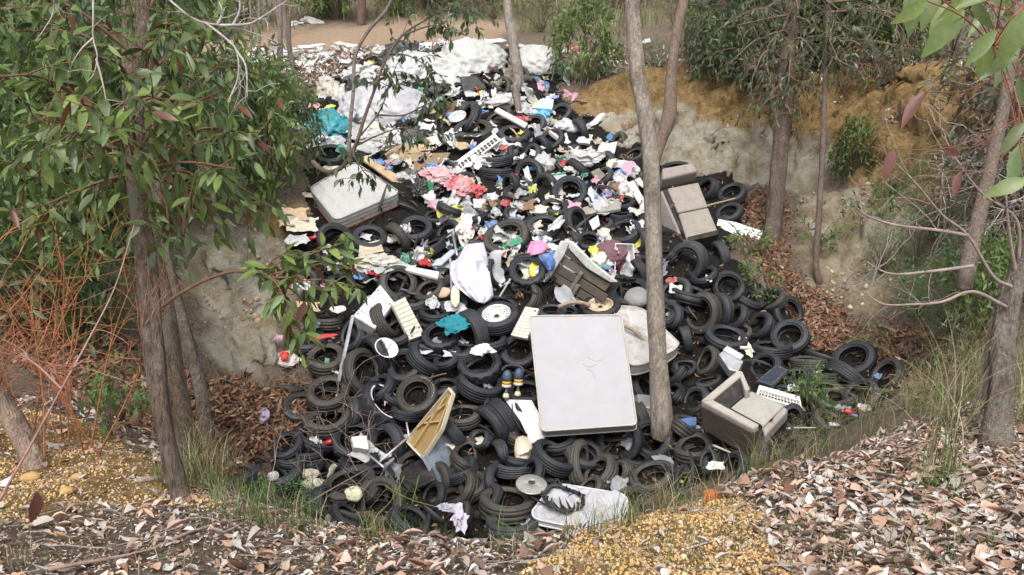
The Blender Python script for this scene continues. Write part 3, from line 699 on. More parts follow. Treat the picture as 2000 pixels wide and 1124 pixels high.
cqn, cqc = f4[2], f4[3]
def cpt(u, v, o): return onplane(u, v, cqc, cqn)+cqn*o
mb = MB(); ring = [(1062, 975), (1082, 962), (1112, 968), (1136, 982), (1138, 998), (1120, 1010), (1096, 1008), (1072, 996), (1062, 975)]
P = spline([cpt(u, v, .075+.02*(i % 2)) for i, (u, v) in enumerate(ring)], 6); V, Fs = tube_vf(P, .018+.01*np.abs(np.sin(np.arange(len(P))*1.7)), 7); mb.add(V, Fs)
for i in range(3, len(P)-2, 2):
    e = P[i]+cqn*.02+rng.normal(0, .05, 3)+UP*.05; V, Fs = tube_vf([P[i], (P[i]+e)/2, e], [.016, .012, .003], 5); mb.add(V, Fs)
for a, b in (((1055, 968), (1072, 984)), ((1040, 985), (1110, 1015)), ((1084, 960), (1100, 952)), ((1110, 968), (1144, 980))):
    V, Fs = tube_vf(spline([cpt(*a, .09), cpt((a[0]+b[0])/2, (a[1]+b[1])/2+4, .10), cpt(*b, .085)], 4), .014, 6); mb.add(V, Fs)
c_ = P.mean(0); o = link('rubber_ring', mesh_data('rubber_ring', np.concatenate(mb.v)-c_, mb.f, M['rubber']), None, c_, color=DARK); tag(o, 'shredded black rubber ring lying on the white padded cushion', 'rubber ring')

def box_px(name, px, phi, c, th, m, col, lift, label, cat, group=None, **k):
    o, P0, n = px_slab(name, px, phi, c, th, m, col, lift, **k); tag(o, label, cat, group); return o, P0, n
CREAM = (.58, .55, .45)
# --- drawer fronts / vented panels with slats
def slatted(name, px, phi, c, th, col, lift, label, cat, nsl, knobs=()):
    cu = sum(p[0] for p in px)/4; cv = sum(p[1] for p in px)/4
    n = nrm(cu, cv, phi, c); P0, D = pilepos(cu, cv, lift)
    q = [onplane(u, v, P0, n) for u, v in px]; ctr = sum(q)/4
    w = thing(name, label, cat, ctr)
    slab('back_panel', [p-n*.02 for p in q], n, th-.02, M['plastic'], tuple(x*.9 for x in col), w, bev=.006)
    for i in range(nsl):
        t0 = (i+.04)/nsl; t1 = (i+.96)/nsl
        a = q[0]*(1-t0)+q[3]*t0; b = q[1]*(1-t0)+q[2]*t0; c2 = q[1]*(1-t1)+q[2]*t1; d2 = q[0]*(1-t1)+q[3]*t1
        s = slab('slat', [a+n*.001, b+n*.001, c2+n*.001, d2+n*.001], n, .018, M['plastic'], col, w, bev=.006)
    for s_, t_ in knobs:
        p = (q[0]*(1-s_)+q[1]*s_)*(1-t_)+(q[3]*(1-s_)+q[2]*s_)*t_
        V, Fs = tube_vf(np.array([p-n*.01, p+n*.012])-ctr, .014, 8); link('screw_cap', mesh_data('screw_cap', V, Fs, M['metal']), w, color=(.2, .19, .18))
    return w, q, n, ctr
w1, wq, wnn, wc = slatted('drawer_unit', [(743, 556), (770, 590), (732, 642), (690, 617)], 100, .8, .09, (.64, .64, .66), .42, 'white slatted drawer front leaning above the metal rod', 'drawer', 5, [(.1, .15), (.9, .15), (.1, .9), (.9, .9), (.5, .5)])
px_slab('side_panel', [(690, 618), (732, 643), (722, 668), (702, 655)], 250, .5, .03, M['plastic'], (.66, .66, .67), parent=w1, P0=wq[2], n=nrm(715, 640, 260, .55))
slatted('vented_panel', [(765, 593), (791, 580), (830, 654), (801, 664)], 60, .85, .08, CREAM, .40, 'narrow cream slatted panel leaning right of the white drawer front', 'panel', 9, [(.85, .8), (.2, .93)])
slatted('vented_panel', [(1026, 599), (1053, 603), (1030, 662), (997, 655)], 110, .85, .07, (.60, .57, .47), .45, 'cream slatted panel wedged against the upper left corner of the white mattress', 'panel', 10, [(.8, .1)])
# --- louvred air conditioner frame near the top
def louvre(px, phi, c, col, lift, label, bars, label_extra=None):
    cu = sum(p[0] for p in px)/4; cv = sum(p[1] for p in px)/4
    n = nrm(cu, cv, phi, c); P0, D = pilepos(cu, cv, lift)
    q = [onplane(u, v, P0, n) for u, v in px]; ctr = sum(q)/4
    w = thing('air_vent_frame', label, 'vent frame', ctr)
    pt = lambda s, t: (q[0]*(1-s)+q[1]*s)*(1-t)+(q[3]*(1-s)+q[2]*s)*t
    def bar(nm, s0, t0, s1, t1, th=.05, cc=col): return slab(nm, [pt(s0, t0), pt(s1, t0), pt(s1, t1), pt(s0, t1)], n, th, M['plastic'], cc, w, bev=.004, bseg=1)
    slab('dark_back', [pt(.05, .2)-n*.05, pt(.98, .2)-n*.05, pt(.98, .95)-n*.05, pt(.05, .95)-n*.05], n, .02, M['plastic'], (.02, .02, .022), w, bev=0)
    bar('frame_rail', 0, 0, 1, .38); bar('frame_rail', 0, .85, 1, 1); bar('end_cap', 0, .38, .06, .85); bar('end_cap', .95, .38, 1, .85)
    for i in range(bars):
        s = .10+.85*i/bars; bar('louvre_blade', s, .38, s+.02, .85, .03)
    bar('cross_blade', .06, .6, .95, .64, .025)
    return w
louvre([(884, 320), (966, 260), (978, 274), (897, 336)], 100, .75, (.62, .61, .58), .42, 'white louvred air conditioner frame tilted across the upper heap', 11)
louvre([(1483, 752), (1562, 774), (1568, 800), (1476, 772)], 80, .6, (.70, .69, .62), .35, 'cream slotted vent frame lying behind the armchair seat', 12)
for u, v, a in ((918, 320, 0), (928, 313, 2.1), (930, 325, 4.2)): pass
fan, fP, fD = root('desk_fan_rotor', 'white plastic fan blades beside the louvred frame', 'fan', 925, 318, .55)
fn = nrm(925, 318, 100, .85)
for i in range(3):
    a = 2*math.pi*i/3+.4; V = []; Fs = []
    d, r, up = frame(925, 318); e1 = norm(np.cross(fn, [0, 0, 1.0])); e2 = np.cross(fn, e1)
    for k in range(14):
        t = 2*math.pi*k/14; x = .10+.085*math.cos(t); y = .07*math.sin(t)
        pr = e1*(x*math.cos(a)-y*math.sin(a))+e2*(x*math.sin(a)+y*math.cos(a))+fn*(.03*math.sin(t)); V.append(pr+fP)
    slab('blade', V, fn, .012, M['plastic'], (.78, .78, .78), fan, bev=.003, bseg=1)
V, Fs = tube_vf([-fn*.04, fn*.04], .035, 12); link('hub', mesh_data('hub', V, Fs, M['plastic']), fan, color=(.5, .5, .5))
# --- simple boards, beams, trays
BO = [
 ('long_beam', [(966, 216), (972, 210), (1031, 241), (1026, 248)], 80, .5, .05, 'plastic', (.66, .65, .60), .55, 'long pale plastic beam above the yellow bag', 'beam'),
 ('light_trough', [(1072, 256), (1080, 252), (1141, 296), (1134, 304)], 70, .6, .08, 'plastic', (.62, .63, .56), .45, 'long greenish white light trough below the yellow bag', 'light fitting'),
 ('bent_board', [(1403, 428), (1436, 434), (1490, 452), (1484, 474), (1462, 470), (1399, 442)], 80, .75, .03, 'plastic', (.72, .71, .71), .12, 'white bent board lying below and right of the brown loveseat', 'board'),
 ('steel_sheet', [(862, 850), (893, 862), (897, 905), (858, 956), (822, 890)], 20, .75, .02, 'metal', (.36, .42, .50), .35, 'blue grey steel sheet half covered with dead leaves below the tan tray', 'metal sheet'),
 ('bumper_sheet', [(770, 925), (835, 888), (852, 935), (800, 960)], 120, .6, .04, 'plastic', (.02, .02, .022), .22, 'black plastic panel left of the steel sheet', 'panel'),
 ('white_box', [(686, 853), (716, 851), (720, 878), (691, 874)], 70, .85, .09, 'card', (.70, .69, .67), .45, 'small white square box resting on a tyre at lower left', 'box'),
 ('long_tray', [(758, 518), (764, 513), (858, 531), (855, 544)], 90, .6, .05, 'plastic', (.66, .66, .58), .4, 'long cream tray below the green bag', 'tray'),
 ('grey_strip', [(843, 518), (880, 488), (896, 486), (862, 518)], 95, .6, .03, 'plastic', (.42, .48, .55), .45, 'blue grey plastic strip left of the lavender sheet', 'panel'),
 ('cardboard_sheet', [(702, 478), (742, 468), (750, 490), (700, 500)], 90, .6, .03, 'card', (.52, .44, .33), .32, 'dirty beige cardboard sheet below the quilted mattress', 'cardboard'),
 ('wooden_plank', [(702, 308), (714, 304), (800, 356), (792, 372)], 85, .5, .04, 'card', (.46, .33, .20), .3, 'brown cardboard strip along the top edge of the quilted mattress', 'cardboard'),
 ('table_top', [(1132, 408), (1196, 386), (1214, 396), (1212, 408), (1140, 420)], 90, .55, .06, 'wood', (.30, .28, .24), .4, 'grey weathered board holding a white bag in the upper middle', 'board'),
 ('slat_board', [(1224, 358), (1238, 352), (1262, 396), (1256, 408)], 40, .6, .03, 'plastic', (.66, .64, .58), .45, 'cream slatted shutter left of the grey pole trunk', 'shutter'),
 ('slat_board', [(1240, 350), (1250, 346), (1276, 388), (1268, 396)], 40, .6, .03, 'plastic', (.60, .58, .52), .45, 'thin cream slat leaning behind the grey pole trunk', 'slat'),
 ('picture_frame', [(1154, 336), (1170, 328), (1184, 343), (1168, 354)], 70, .7, .03, 'wood', (.20, .18, .15), .35, 'small dark picture frame in the upper right litter', 'frame'),
 ('clear_sheet', [(1170, 284), (1206, 276), (1200, 300), (1166, 296)], 90, .7, .02, 'sheetfilm', (.66, .68, .72), .35, 'translucent plastic sheet by the clay bank at the upper right of the heap', 'plastic sheet'),
 ('plastic_box', [(924, 388), (953, 390), (952, 406), (925, 406)], 80, .8, .06, 'sheetfilm', (.66, .68, .70), .3, 'clear plastic food box in the middle of the litter', 'box'),
 ('blue_carton', [(1037, 210), (1060, 192), (1082, 194), (1078, 214)], 90, .6, .12, 'card', (.38, .60, .74), .35, 'light blue and white carton near the top of the heap', 'carton'),
 ('blue_carton', [(1040, 224), (1072, 208), (1075, 228), (1056, 232)], 60, .7, .1, 'card', (.10, .38, .66), .3, 'bright blue carton below the light blue one near the top', 'carton'),
 ('blue_crate_board', [(1300, 822), (1360, 814), (1360, 830), (1318, 834)], 90, .6, .05, 'card', (.08, .15, .33), .3, 'blue and cream box edge beside the foot of the pole trunk', 'box'),
 ('grey_bin', [(1246, 770), (1270, 772), (1282, 818), (1248, 826)], 20, .8, .2, 'plastic', (.30, .32, .32), .25, 'grey plastic car seat shell right of the white mattress', 'seat shell'),
 ('plastic_offcut', [(1150, 432), (1168, 420), (1172, 440), (1158, 450)], 90, .7, .02, 'plastic', (.56, .57, .6), .4, 'grey triangular offcut between two tyres in the middle', 'offcut'),
 ('dark_box', [(895, 198), (934, 198), (932, 214), (896, 214)], 95, .7, .12, 'plastic', (.018, .018, .02), .35, 'black box beneath the green litter at the top', 'box'),
 ('dark_box', [(897, 150), (930, 148), (950, 172), (906, 182)], 110, .7, .1, 'plastic', (.025, .028, .03), .4, 'black panel below the white bulging sack', 'panel'),
 ('brown_plank', [(826, 300), (880, 298), (868, 316), (830, 322)], 90, .6, .05, 'wood', (.22, .16, .10), .25, 'brown plank left of the louvred frame', 'plank'),
 ('white_sheet', [(985, 780), (1038, 782), (1068, 832), (1064, 858), (1036, 866), (1016, 822)], 120, .8, .04, 'card', (.70, .68, .66), .4, 'crumpled white card sheet hanging below the gloved posts', 'card sheet'),
 ('mirror_panel', [(1009, 515), (1040, 508), (1054, 540), (1030, 548)], 100, .85, .02, 'plastic', (.60, .61, .59), .1, 'pale panel inside the lugged tyre above the white rimmed wheel', 'panel'),
]
BOX = {}
for nm, px, phi, c, th, m, col, lift, lab, cat in BO:
    BOX[lab] = box_px(nm, px, phi, c, th, M[m], col, lift, lab, cat)
# --- storage tub: open box
def tub(px, phi, c, depth, col, lift, label, name='storage_tub', cat='tub', wall=.02, m='plastic'):
    cu = sum(p[0] for p in px)/4; cv = sum(p[1] for p in px)/4
    n = nrm(cu, cv, phi, c); P0 = pilepos(cu, cv, lift)[0]; q = [onplane(u, v, P0, n) for u, v in px]; ctr = sum(q)/4
    w = thing(name, label, cat, ctr)
    inn = [ctr+(p-ctr)*.86-n*depth for p in q]
    slab('base', inn, n, .015, M[m], tuple(x*.9 for x in col), w, bev=0)
    for i in range(4):
        j = (i+1) % 4; mid = (q[i]+q[j]+inn[i]+inn[j])/4; nn = norm(np.cross(q[j]-q[i], inn[i]-q[i]))
        if nn@(ctr-n*depth*.5-mid) < 0: nn = -nn
        slab('side', [q[i], q[j], inn[j], inn[i]], nn, .012, M[m], col, w, bev=0)
        a, b = q[i], q[j]; ai, bi = ctr+(a-ctr)*1.06, ctr+(b-ctr)*1.06
        slab('rim_lip', [a+n*.004, b+n*.004, bi+n*.004, ai+n*.004], n, .02, M[m], col, w, bev=.003, bseg=1)
    return w
tub([(1203, 477), (1236, 478), (1240, 527), (1202, 530)], 60, .9, .16, (.76, .75, .76), .38, 'white rectangular storage tub lying open beside the grey pole trunk')
tub([(1196, 345), (1210, 336), (1224, 348), (1208, 358)], 90, .7, .08, (.70, .70, .68), .45, 'small white tray with rusty water above the brown slats', name='small_tray', cat='tray')
# --- fan bowl
def disc(prof, u, v, d, c, phi, m, col, lift, label, name, cat, seg=40, ribs=0, hub=None):
    P, D = pilepos(u, v, lift); n = nrm(u, v, phi, c); rad = d/F*D/2
    V, Fq = ring_from_profile(prof, seg, None, False); mb = MB(); mb.add(V, Fq)
    o = mb.obj(name, m); o.location = P; o.rotation_mode = 'QUATERNION'; o.rotation_quaternion = quat_z(n); o.scale = (rad,)*3; o.color = col+(1,)
    tag(o, label, cat); return o
fb = disc([(1, 0), (1.0, .05), (.95, .06), (.92, .02), (.7, -.25), (.3, -.36), (0, -.38)], 755, 680, 46, .75, 60, M['plastic'], (.76, .77, .78), .45, 'round white fan bowl with its spindle above a tyre at mid left', 'fan_bowl', 'fan part')
V, Fs = tube_vf([(0, 0, -.38), (0, 0, .05)], [.16, .05], 10); link('spindle', mesh_data('spindle', V, Fs, M['plastic']), fb, color=(.5, .5, .5))
for a in (.5, 1.2):
    o = slab('vane', [np.array([.12*math.cos(a), .12*math.sin(a), -.1]), np.array([.97*math.cos(a), .97*math.sin(a), .04]), np.array([.9*math.cos(a), .9*math.sin(a), -.1]), np.array([.2*math.cos(a), .2*math.sin(a), -.36])], np.array([-math.sin(a), math.cos(a), 0]), .04, M['plastic'], (.76, .77, .78), None, bev=0); o.parent = fb
gr = disc([(1, 0), (1.0, .04), (.96, .05), (.9, .07), (.6, .15), (.24, .18), (.23, .10), (.0, .1)], 1038, 947, 59, .6, 85, M['metal'], (.42, .41, .39), .45, 'round wire fan grille with a dark centre at the foot of the heap', 'fan_grille', 'fan grille')
wv = []
for k in range(36):
    a = 2*math.pi*k/36; wv.append(tube_vf([(.24*math.cos(a), .24*math.sin(a), .19), (.62*math.cos(a+.08), .62*math.sin(a+.08), .165), (.97*math.cos(a+.16), .97*math.sin(a+.16), .055)], .012, 4, False))
mb = MB()
for V, Fs in wv: mb.add(V, Fs)
o = mb.obj('wire_spokes', M['metal'], gr); o.color = (.62, .61, .58, 1); o['kind'] = 'stuff'
V, Fq = ring_from_profile([(.22, .185), (.1, .19), (0, .19)], 20, None, False); link('centre_cap', mesh_data('centre_cap', V, Fq, M['plastic']), gr, color=(.03, .03, .03))
hubc = disc([(1, 0), (1, .06), (.9, .12), (.8, .08), (.3, .10), (.25, .2), (0, .2)], 893, 228, 36, .55, 110, M['metal'], (.6, .6, .6), .55, 'silver hubcap on a tyre left of the long pale beam', 'hubcap', 'hubcap')
for k in range(7):
    a = 2*math.pi*k/7; o = slab('spoke', [np.array([x*math.cos(a)-y*math.sin(a), x*math.sin(a)+y*math.cos(a), .12]) for x, y in ((.25, -.06), (.85, -.1), (.85, .1), (.25, .06))], np.array([0, 0, 1.0]), .03, M['metal'], (.7, .7, .7), None, bev=0); o.parent = hubc
# --- rods and pipes
def px_rod(name, px, rad, m, col, lift, label, cat, n=8, k=5):
    pts = []
    for u, v in px: pts.append(pilepos(u, v, lift)[0])
    pts = spline(pts, k) if len(pts) > 2 else np.array(pts)
    c = pts.mean(0); V, Fs = tube_vf(pts-c, rad, n); o = link(name, mesh_data(name, V, Fs, m), None, c, color=col); return tag(o, label, cat)
Pa = at(689, 617, hit(690, 640)-.45); Pb = at(661, 745, hit(661, 745)-.28)
V, Fs = tube_vf(np.array([Pa, Pb])-(Pa+Pb)/2, .024, 4); tag(link('metal_rod', mesh_data('metal_rod', V, Fs, M['metal'], False), None, (Pa+Pb)/2, color=(.66, .69, .72)), 'straight pale aluminium rod leaning on tyres at left', 'rod')
Pa = at(879, 505, hit(879, 540)-.5); Pb = at(884, 590, hit(884, 590)-.35)
V, Fs = tube_vf(np.array([Pa, Pb])-(Pa+Pb)/2, .018, 6); tag(link('metal_rod', mesh_data('metal_rod', V, Fs, M['metal'], False), None, (Pa+Pb)/2, color=(.45, .48, .52)), 'grey metal post under the left edge of the lavender sheet', 'rod')
Pa = at(997, 545, hit(990, 560)-.4); Pb = at(976, 580, hit(976, 580)-.35)
V, Fs = tube_vf(np.array([Pa, Pb])-(Pa+Pb)/2, .016, 6); tag(link('metal_rod', mesh_data('metal_rod', V, Fs, M['metal'], False), None, (Pa+Pb)/2, color=(.55, .58, .6)), 'short silver rod left of the broken crate', 'rod')
px_rod('hose', [(1186, 632), (1215, 636), (1240, 648), (1262, 672), (1280, 690)], .026, M['plastic'], (.30, .24, .15), .62, 'brown hose lying across the stained foam mattress', 'hose')
px_rod('bent_branch', [(1090, 600), (1112, 592), (1136, 592), (1152, 598)], .03, M['twig'], (.30, .22, .16), .5, 'bent brown branch above the white mattress', 'branch')
px_rod('black_cable', [(1000, 790), (1004, 815), (1015, 835), (1030, 850)], .008, M['rubber'], DARK, .5, 'thin black cable hanging over the white card sheet', 'cable')
px_rod('iron_bar', [(836, 740), (858, 733), (872, 730)], .014, M['rust'], (.1, .06, .05), .45, 'thin rusty bar right of the tilted ribbed tyre', 'bar')
px_rod('chair_leg', [(884, 458), (893, 500)], .02, M['metal'], (.34, .38, .42), .5, 'blue grey metal leg above the blue grey strip', 'leg bar')
px_rod('sofa_pole', [(1381, 402), (1405, 396), (1436, 388)], .016, M['wood'], (.36, .30, .16), .5, 'thin yellow stick lying over the tyre behind the loveseat', 'stick')
# --- tan tray on two legs (upturned moulded table top)
tn = nrm(845, 825, 155, .72); tP = pilepos(845, 825, .7)[0]
tpx = [(877, 757), (884, 768), (862, 838), (824, 897), (793, 864), (799, 852)]
tq = [onplane(u, v, tP, tn) for u, v in tpx]; tc = sum(tq)/6
tt = thing('upturned_table', 'upturned tan plastic table with cream rim and two metal legs', 'table', tc)
slab('table_top', [tc+(p-tc)*.95-tn*.06 for p in tq], tn, .02, M['plastic'], (.30, .20, .085), tt, bev=0)
for i in range(6):
    a, b = tq[i], tq[(i+1) % 6]; ai, bi = tc+(a-tc)*.955, tc+(b-tc)*.955
    nn = norm(np.cross(b-a, tn)); nn = nn if nn@(a-tc) > 0 else -nn
    slab('rim_edge', [a+tn*.01, b+tn*.01, bi+tn*.01, ai+tn*.01], tn, .075, M['plastic'], (.66, .60, .45), tt, bev=.004, bseg=1)
for a, b in (((868, 775), (806, 872)), ((878, 775), (840, 870)), ((826, 826), (858, 822)), ((812, 836), (866, 790))):
    A = onplane(*a, tP, tn); B = onplane(*b, tP, tn); s = norm(np.cross(B-A, tn))*.012
    slab('rib', [A+s-tn*.01, B+s-tn*.01, B-s-tn*.01, A-s-tn*.01], tn, .055, M['plastic'], (.40, .28, .12), tt, bev=0)
for a, b in (((802, 850), (742, 902)), ((794, 826), (800, 858)), ((722, 890), (750, 914))):
    A = onplane(*a, tP-tn*.03, tn); B = at(*b, hit(*b)-.42) if a[0] > 790 and b[0] < 760 else onplane(*b, tP-tn*.03, tn)
    if a[0] == 722: A = at(*a, hit(*a)-.42); B = at(*b, hit(*b)-.36)
    V, Fs = tube_vf(np.array([A, B])-tc, .013, 8); link('leg', mesh_data('leg', V, Fs, M['metal']), tt, color=(.62, .65, .68))
# --- broken crate with boards
cn = nrm(1110, 545, 200, .80); cP = pilepos(1110, 545, .5)[0]; cc = cP
cr = thing('broken_crate', 'broken wooden crate with dark boards and white edge flaps above the white mattress', 'crate', cP)
def cq(u, v, off=0): return onplane(u, v, cP, cn)+cn*off
L0, L1 = (1111, 484), (1026, 606)
dirv = (34, 21.5)
for i in range(8):
    t0, t1 = i/8+.008, (i+1)/8-.012
    a = (L0[0]*(1-t0)+L1[0]*t0, L0[1]*(1-t0)+L1[1]*t0); d = (L0[0]*(1-t1)+L1[0]*t1, L0[1]*(1-t1)+L1[1]*t1)
    ln = 3.1-.9*abs(i-3)/4
    b = (a[0]+dirv[0]*ln, a[1]+dirv[1]*ln); c = (d[0]+dirv[0]*ln, d[1]+dirv[1]*ln); o_ = (i % 2)*.012
    slab('board', [cq(*a, -o_), cq(*b, -o_), cq(*c, -o_), cq(*d, -o_)], cn, .025, M['wood'], [(.13, .108, .09), (.165, .14, .115), (.11, .092, .076)][i % 3], cr, bev=.004, bseg=1)
for a, b in (((1138, 532), (1101, 592)), ((1132, 556), (1110, 594)), ((1120, 606), (1122, 622))):
    A = cq(*a, .05); B = cq(*b, .05); s = norm(np.cross(B-A, cn))*.03
    slab('rail', [A+s, B+s, B-s, A-s], cn, .05, M['wood'], (.20, .18, .155), cr, bev=.005, bseg=1)
for px, col in (([(1099, 470), (1116, 472), (1106, 496), (1078, 540), (1066, 556), (1065, 543)], (.62, .62, .60)), ([(1056, 566), (1070, 560), (1036, 606), (1011, 612), (1014, 602)], (.50, .49, .46)),
                ([(1113, 470), (1121, 472), (1160, 512), (1208, 550), (1196, 550), (1150, 522), (1117, 486)], (.56, .56, .54))):
    slab('edge_flap', [cq(*p, .06) for p in px], cn, .05, M['card'], col, cr, bev=.006)
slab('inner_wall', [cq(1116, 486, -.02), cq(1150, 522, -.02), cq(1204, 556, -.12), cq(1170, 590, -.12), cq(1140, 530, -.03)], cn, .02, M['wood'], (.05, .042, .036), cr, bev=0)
# --- loveseat
sn = nrm(1345, 415, 75, .80); sP = pilepos(1345, 430, .75)[0]
sf = thing('loveseat', 'brown grey two seat sofa tipped on its side behind the pole trunk', 'sofa', sP)
def sq(px, off=0): return [onplane(u, v, sP, sn)+sn*off for u, v in px]
FAB, FABD = (.265, .24, .21), (.24, .20, .18)
slab('seat_cushion', sq([(1303.5, 368), (1364, 356), (1383, 404), (1324, 416)]), sn, .22, M['cloth'], FAB, sf, bev=.035, bseg=4)
slab('seat_cushion', sq([(1325, 417.5), (1383, 405.5), (1404, 456), (1342, 470)]), sn, .22, M['cloth'], FAB, sf, bev=.035, bseg=4)
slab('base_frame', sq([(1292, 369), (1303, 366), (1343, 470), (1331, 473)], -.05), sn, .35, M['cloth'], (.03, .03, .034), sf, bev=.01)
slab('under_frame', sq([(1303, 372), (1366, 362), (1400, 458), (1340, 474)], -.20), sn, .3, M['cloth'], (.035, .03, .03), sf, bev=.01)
ln_ = norm(np.cross(onplane(1331, 473, sP, sn)-onplane(1292, 369, sP, sn), sn)); ln_ = ln_ if ln_@RT < 0 else -ln_
a, b = onplane(1291, 372, sP, sn), onplane(1330, 472, sP, sn)
fa = nrm(1305, 440, 195, .75)
slab('front_panel', [onplane(u, v, b, fa) for u, v in [(1290, 374), (1326, 458), (1307, 494), (1289, 432)]], fa, .06, M['cloth'], (.29, .255, .24), sf, bev=.012)
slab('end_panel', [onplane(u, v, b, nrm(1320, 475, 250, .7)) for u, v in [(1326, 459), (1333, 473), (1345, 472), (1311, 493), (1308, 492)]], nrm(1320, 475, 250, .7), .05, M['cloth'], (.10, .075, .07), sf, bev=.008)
slab('back_rest', sq([(1291, 338), (1351, 327), (1361, 344), (1292, 360)], .14), sn, .3, M['cloth'], (.26, .225, .21), sf, bev=.05, bseg=4)
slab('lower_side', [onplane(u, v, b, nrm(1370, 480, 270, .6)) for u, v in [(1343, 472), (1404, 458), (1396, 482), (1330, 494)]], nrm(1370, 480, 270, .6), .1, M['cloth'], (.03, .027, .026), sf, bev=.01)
# --- armchair
an = nrm(1478, 795, 88, .62); aP = pilepos(1478, 820, .85)[0]
ac = thing('armchair', 'tipped beige and dark brown armchair at the right foot of the heap', 'armchair', aP)
def aq(px, off=0): return [onplane(u, v, aP, an)+an*off for u, v in px]
slab('seat_cushion', aq([(1425, 797), (1467, 763), (1532, 791), (1488, 835)]), an, .13, M['cloth'], (.34, .325, .29), ac, bev=.03, bseg=4)
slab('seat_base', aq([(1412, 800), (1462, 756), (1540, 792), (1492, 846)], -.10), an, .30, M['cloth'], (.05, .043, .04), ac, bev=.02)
slab('front_roll', aq([(1488, 836), (1531, 792), (1540, 800), (1494, 850)], -.005), an, .16, M['cloth'], (.31, .28, .25), ac, bev=.035, bseg=4)
def ap(px, h): return [onplane(u, v, aP+an*h, an) for u, v in px]
RIMC = (.37, .335, .305)
eA = aq([(1425, 797), (1467, 763)]); mid = aq([(1488, 835)])[0]; tI = ap([(1391, 779), (1446, 733)], .13)
bn_ = norm(np.cross(eA[1]-eA[0], tI[0]-eA[0])); bn_ = bn_ if bn_@(mid-eA[0]) > 0 else -bn_
slab('back_panel', [eA[0], eA[1], tI[1], tI[0]], bn_, .10, M['cloth'], (.035, .032, .034), ac, bev=.008)
slab('back_rim', ap([(1369, 782), (1441, 722), (1452, 730), (1392, 780)], .14), an, .13, M['cloth'], RIMC, ac, bev=.025, bseg=3)
slab('back_rim', ap([(1441, 723), (1450, 725), (1465, 759), (1455, 763)], .13), an, .13, M['cloth'], RIMC, ac, bev=.02, bseg=3)
ra = ap([(1369, 782), (1391, 779), (1484, 829), (1472, 838)], .12)
slab('arm_rest', ra, an, .12, M['cloth'], RIMC, ac, bev=.03, bseg=3)
rd = norm(ra[3]-ra[0]); ao = norm(np.cross(rd, an)); ao = ao if ao@(ra[0]-mid) > 0 else -ao
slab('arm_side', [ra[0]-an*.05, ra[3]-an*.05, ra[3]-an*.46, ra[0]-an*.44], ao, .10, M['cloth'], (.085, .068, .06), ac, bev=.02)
bd = norm(ra[0]-ap([(1441, 722)], .14)[0]); bo = norm(np.cross(bd, an)); bo = bo if bo@(ra[0]-mid) > 0 else -bo
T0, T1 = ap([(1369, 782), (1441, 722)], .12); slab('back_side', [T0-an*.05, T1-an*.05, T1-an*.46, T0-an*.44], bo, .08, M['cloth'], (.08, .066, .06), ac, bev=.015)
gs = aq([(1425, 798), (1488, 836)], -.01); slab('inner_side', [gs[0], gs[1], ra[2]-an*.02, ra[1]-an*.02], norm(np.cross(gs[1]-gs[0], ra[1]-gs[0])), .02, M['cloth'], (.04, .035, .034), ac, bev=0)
# --- monitor, silver appliance
mo, mP, mn = px_slab('monitor', [(1477, 744), (1517, 712), (1540, 722), (1508, 753)], 100, .55, .05, M['plastic'], (.05, .06, .075), .45); tag(mo, 'dark grey computer monitor lying against a tyre above the armchair', 'monitor')
px_slab('screen', [(1483, 743), (1517, 716), (1533, 723), (1507, 748)], 0, 0, .004, M['metal'], (.05, .07, .10), parent=mo, P0=mP+mn*.004, n=mn, bev=0)
px_slab('stand', [(1480, 746), (1508, 754), (1502, 764), (1484, 756)], 250, .5, .05, M['plastic'], (.02, .02, .022), parent=mo, P0=mP-mn*.05, n=nrm(1495, 755, 260, .5))
sa = thing('silver_appliance', 'open silver appliance with a white grille between tyres', 'appliance', pilepos(1430, 702, .5)[0]); sn2 = nrm(1430, 705, 80, .7); s0 = np.array(sa.location)
slab('body', [onplane(u, v, s0, sn2) for u, v in [(1404, 692), (1418, 680), (1452, 706), (1442, 726), (1424, 722)]], sn2, .14, M['metal'], (.5, .51, .53), sa, bev=.012)
slab('top_grille', [onplane(u, v, s0, sn2)+sn2*.03 for u, v in [(1412, 686), (1420, 679), (1452, 697), (1446, 705)]], sn2, .03, M['plastic'], (.72, .72, .7), sa, bev=.006)
for i in range(5):
    t = i/5; a = np.array([1414, 685.0])*(1-t)+np.array([1444, 702])*t
    slab('fin', [onplane(a[0]+dx, a[1]+dy, s0, sn2)+sn2*.04 for dx, dy in ((0, 0), (6, -6), (8, -5), (2, 1))], sn2, .02, M['metal'], (.55, .55, .55), sa, bev=0)
slab('side_wall', [onplane(u, v, s0, nrm(1450, 715, 330, .6)) for u, v in [(1444, 726), (1454, 706), (1460, 710), (1450, 730)]], nrm(1450, 715, 330, .6), .02, M['plastic'], (.03, .03, .035), sa, bev=0)

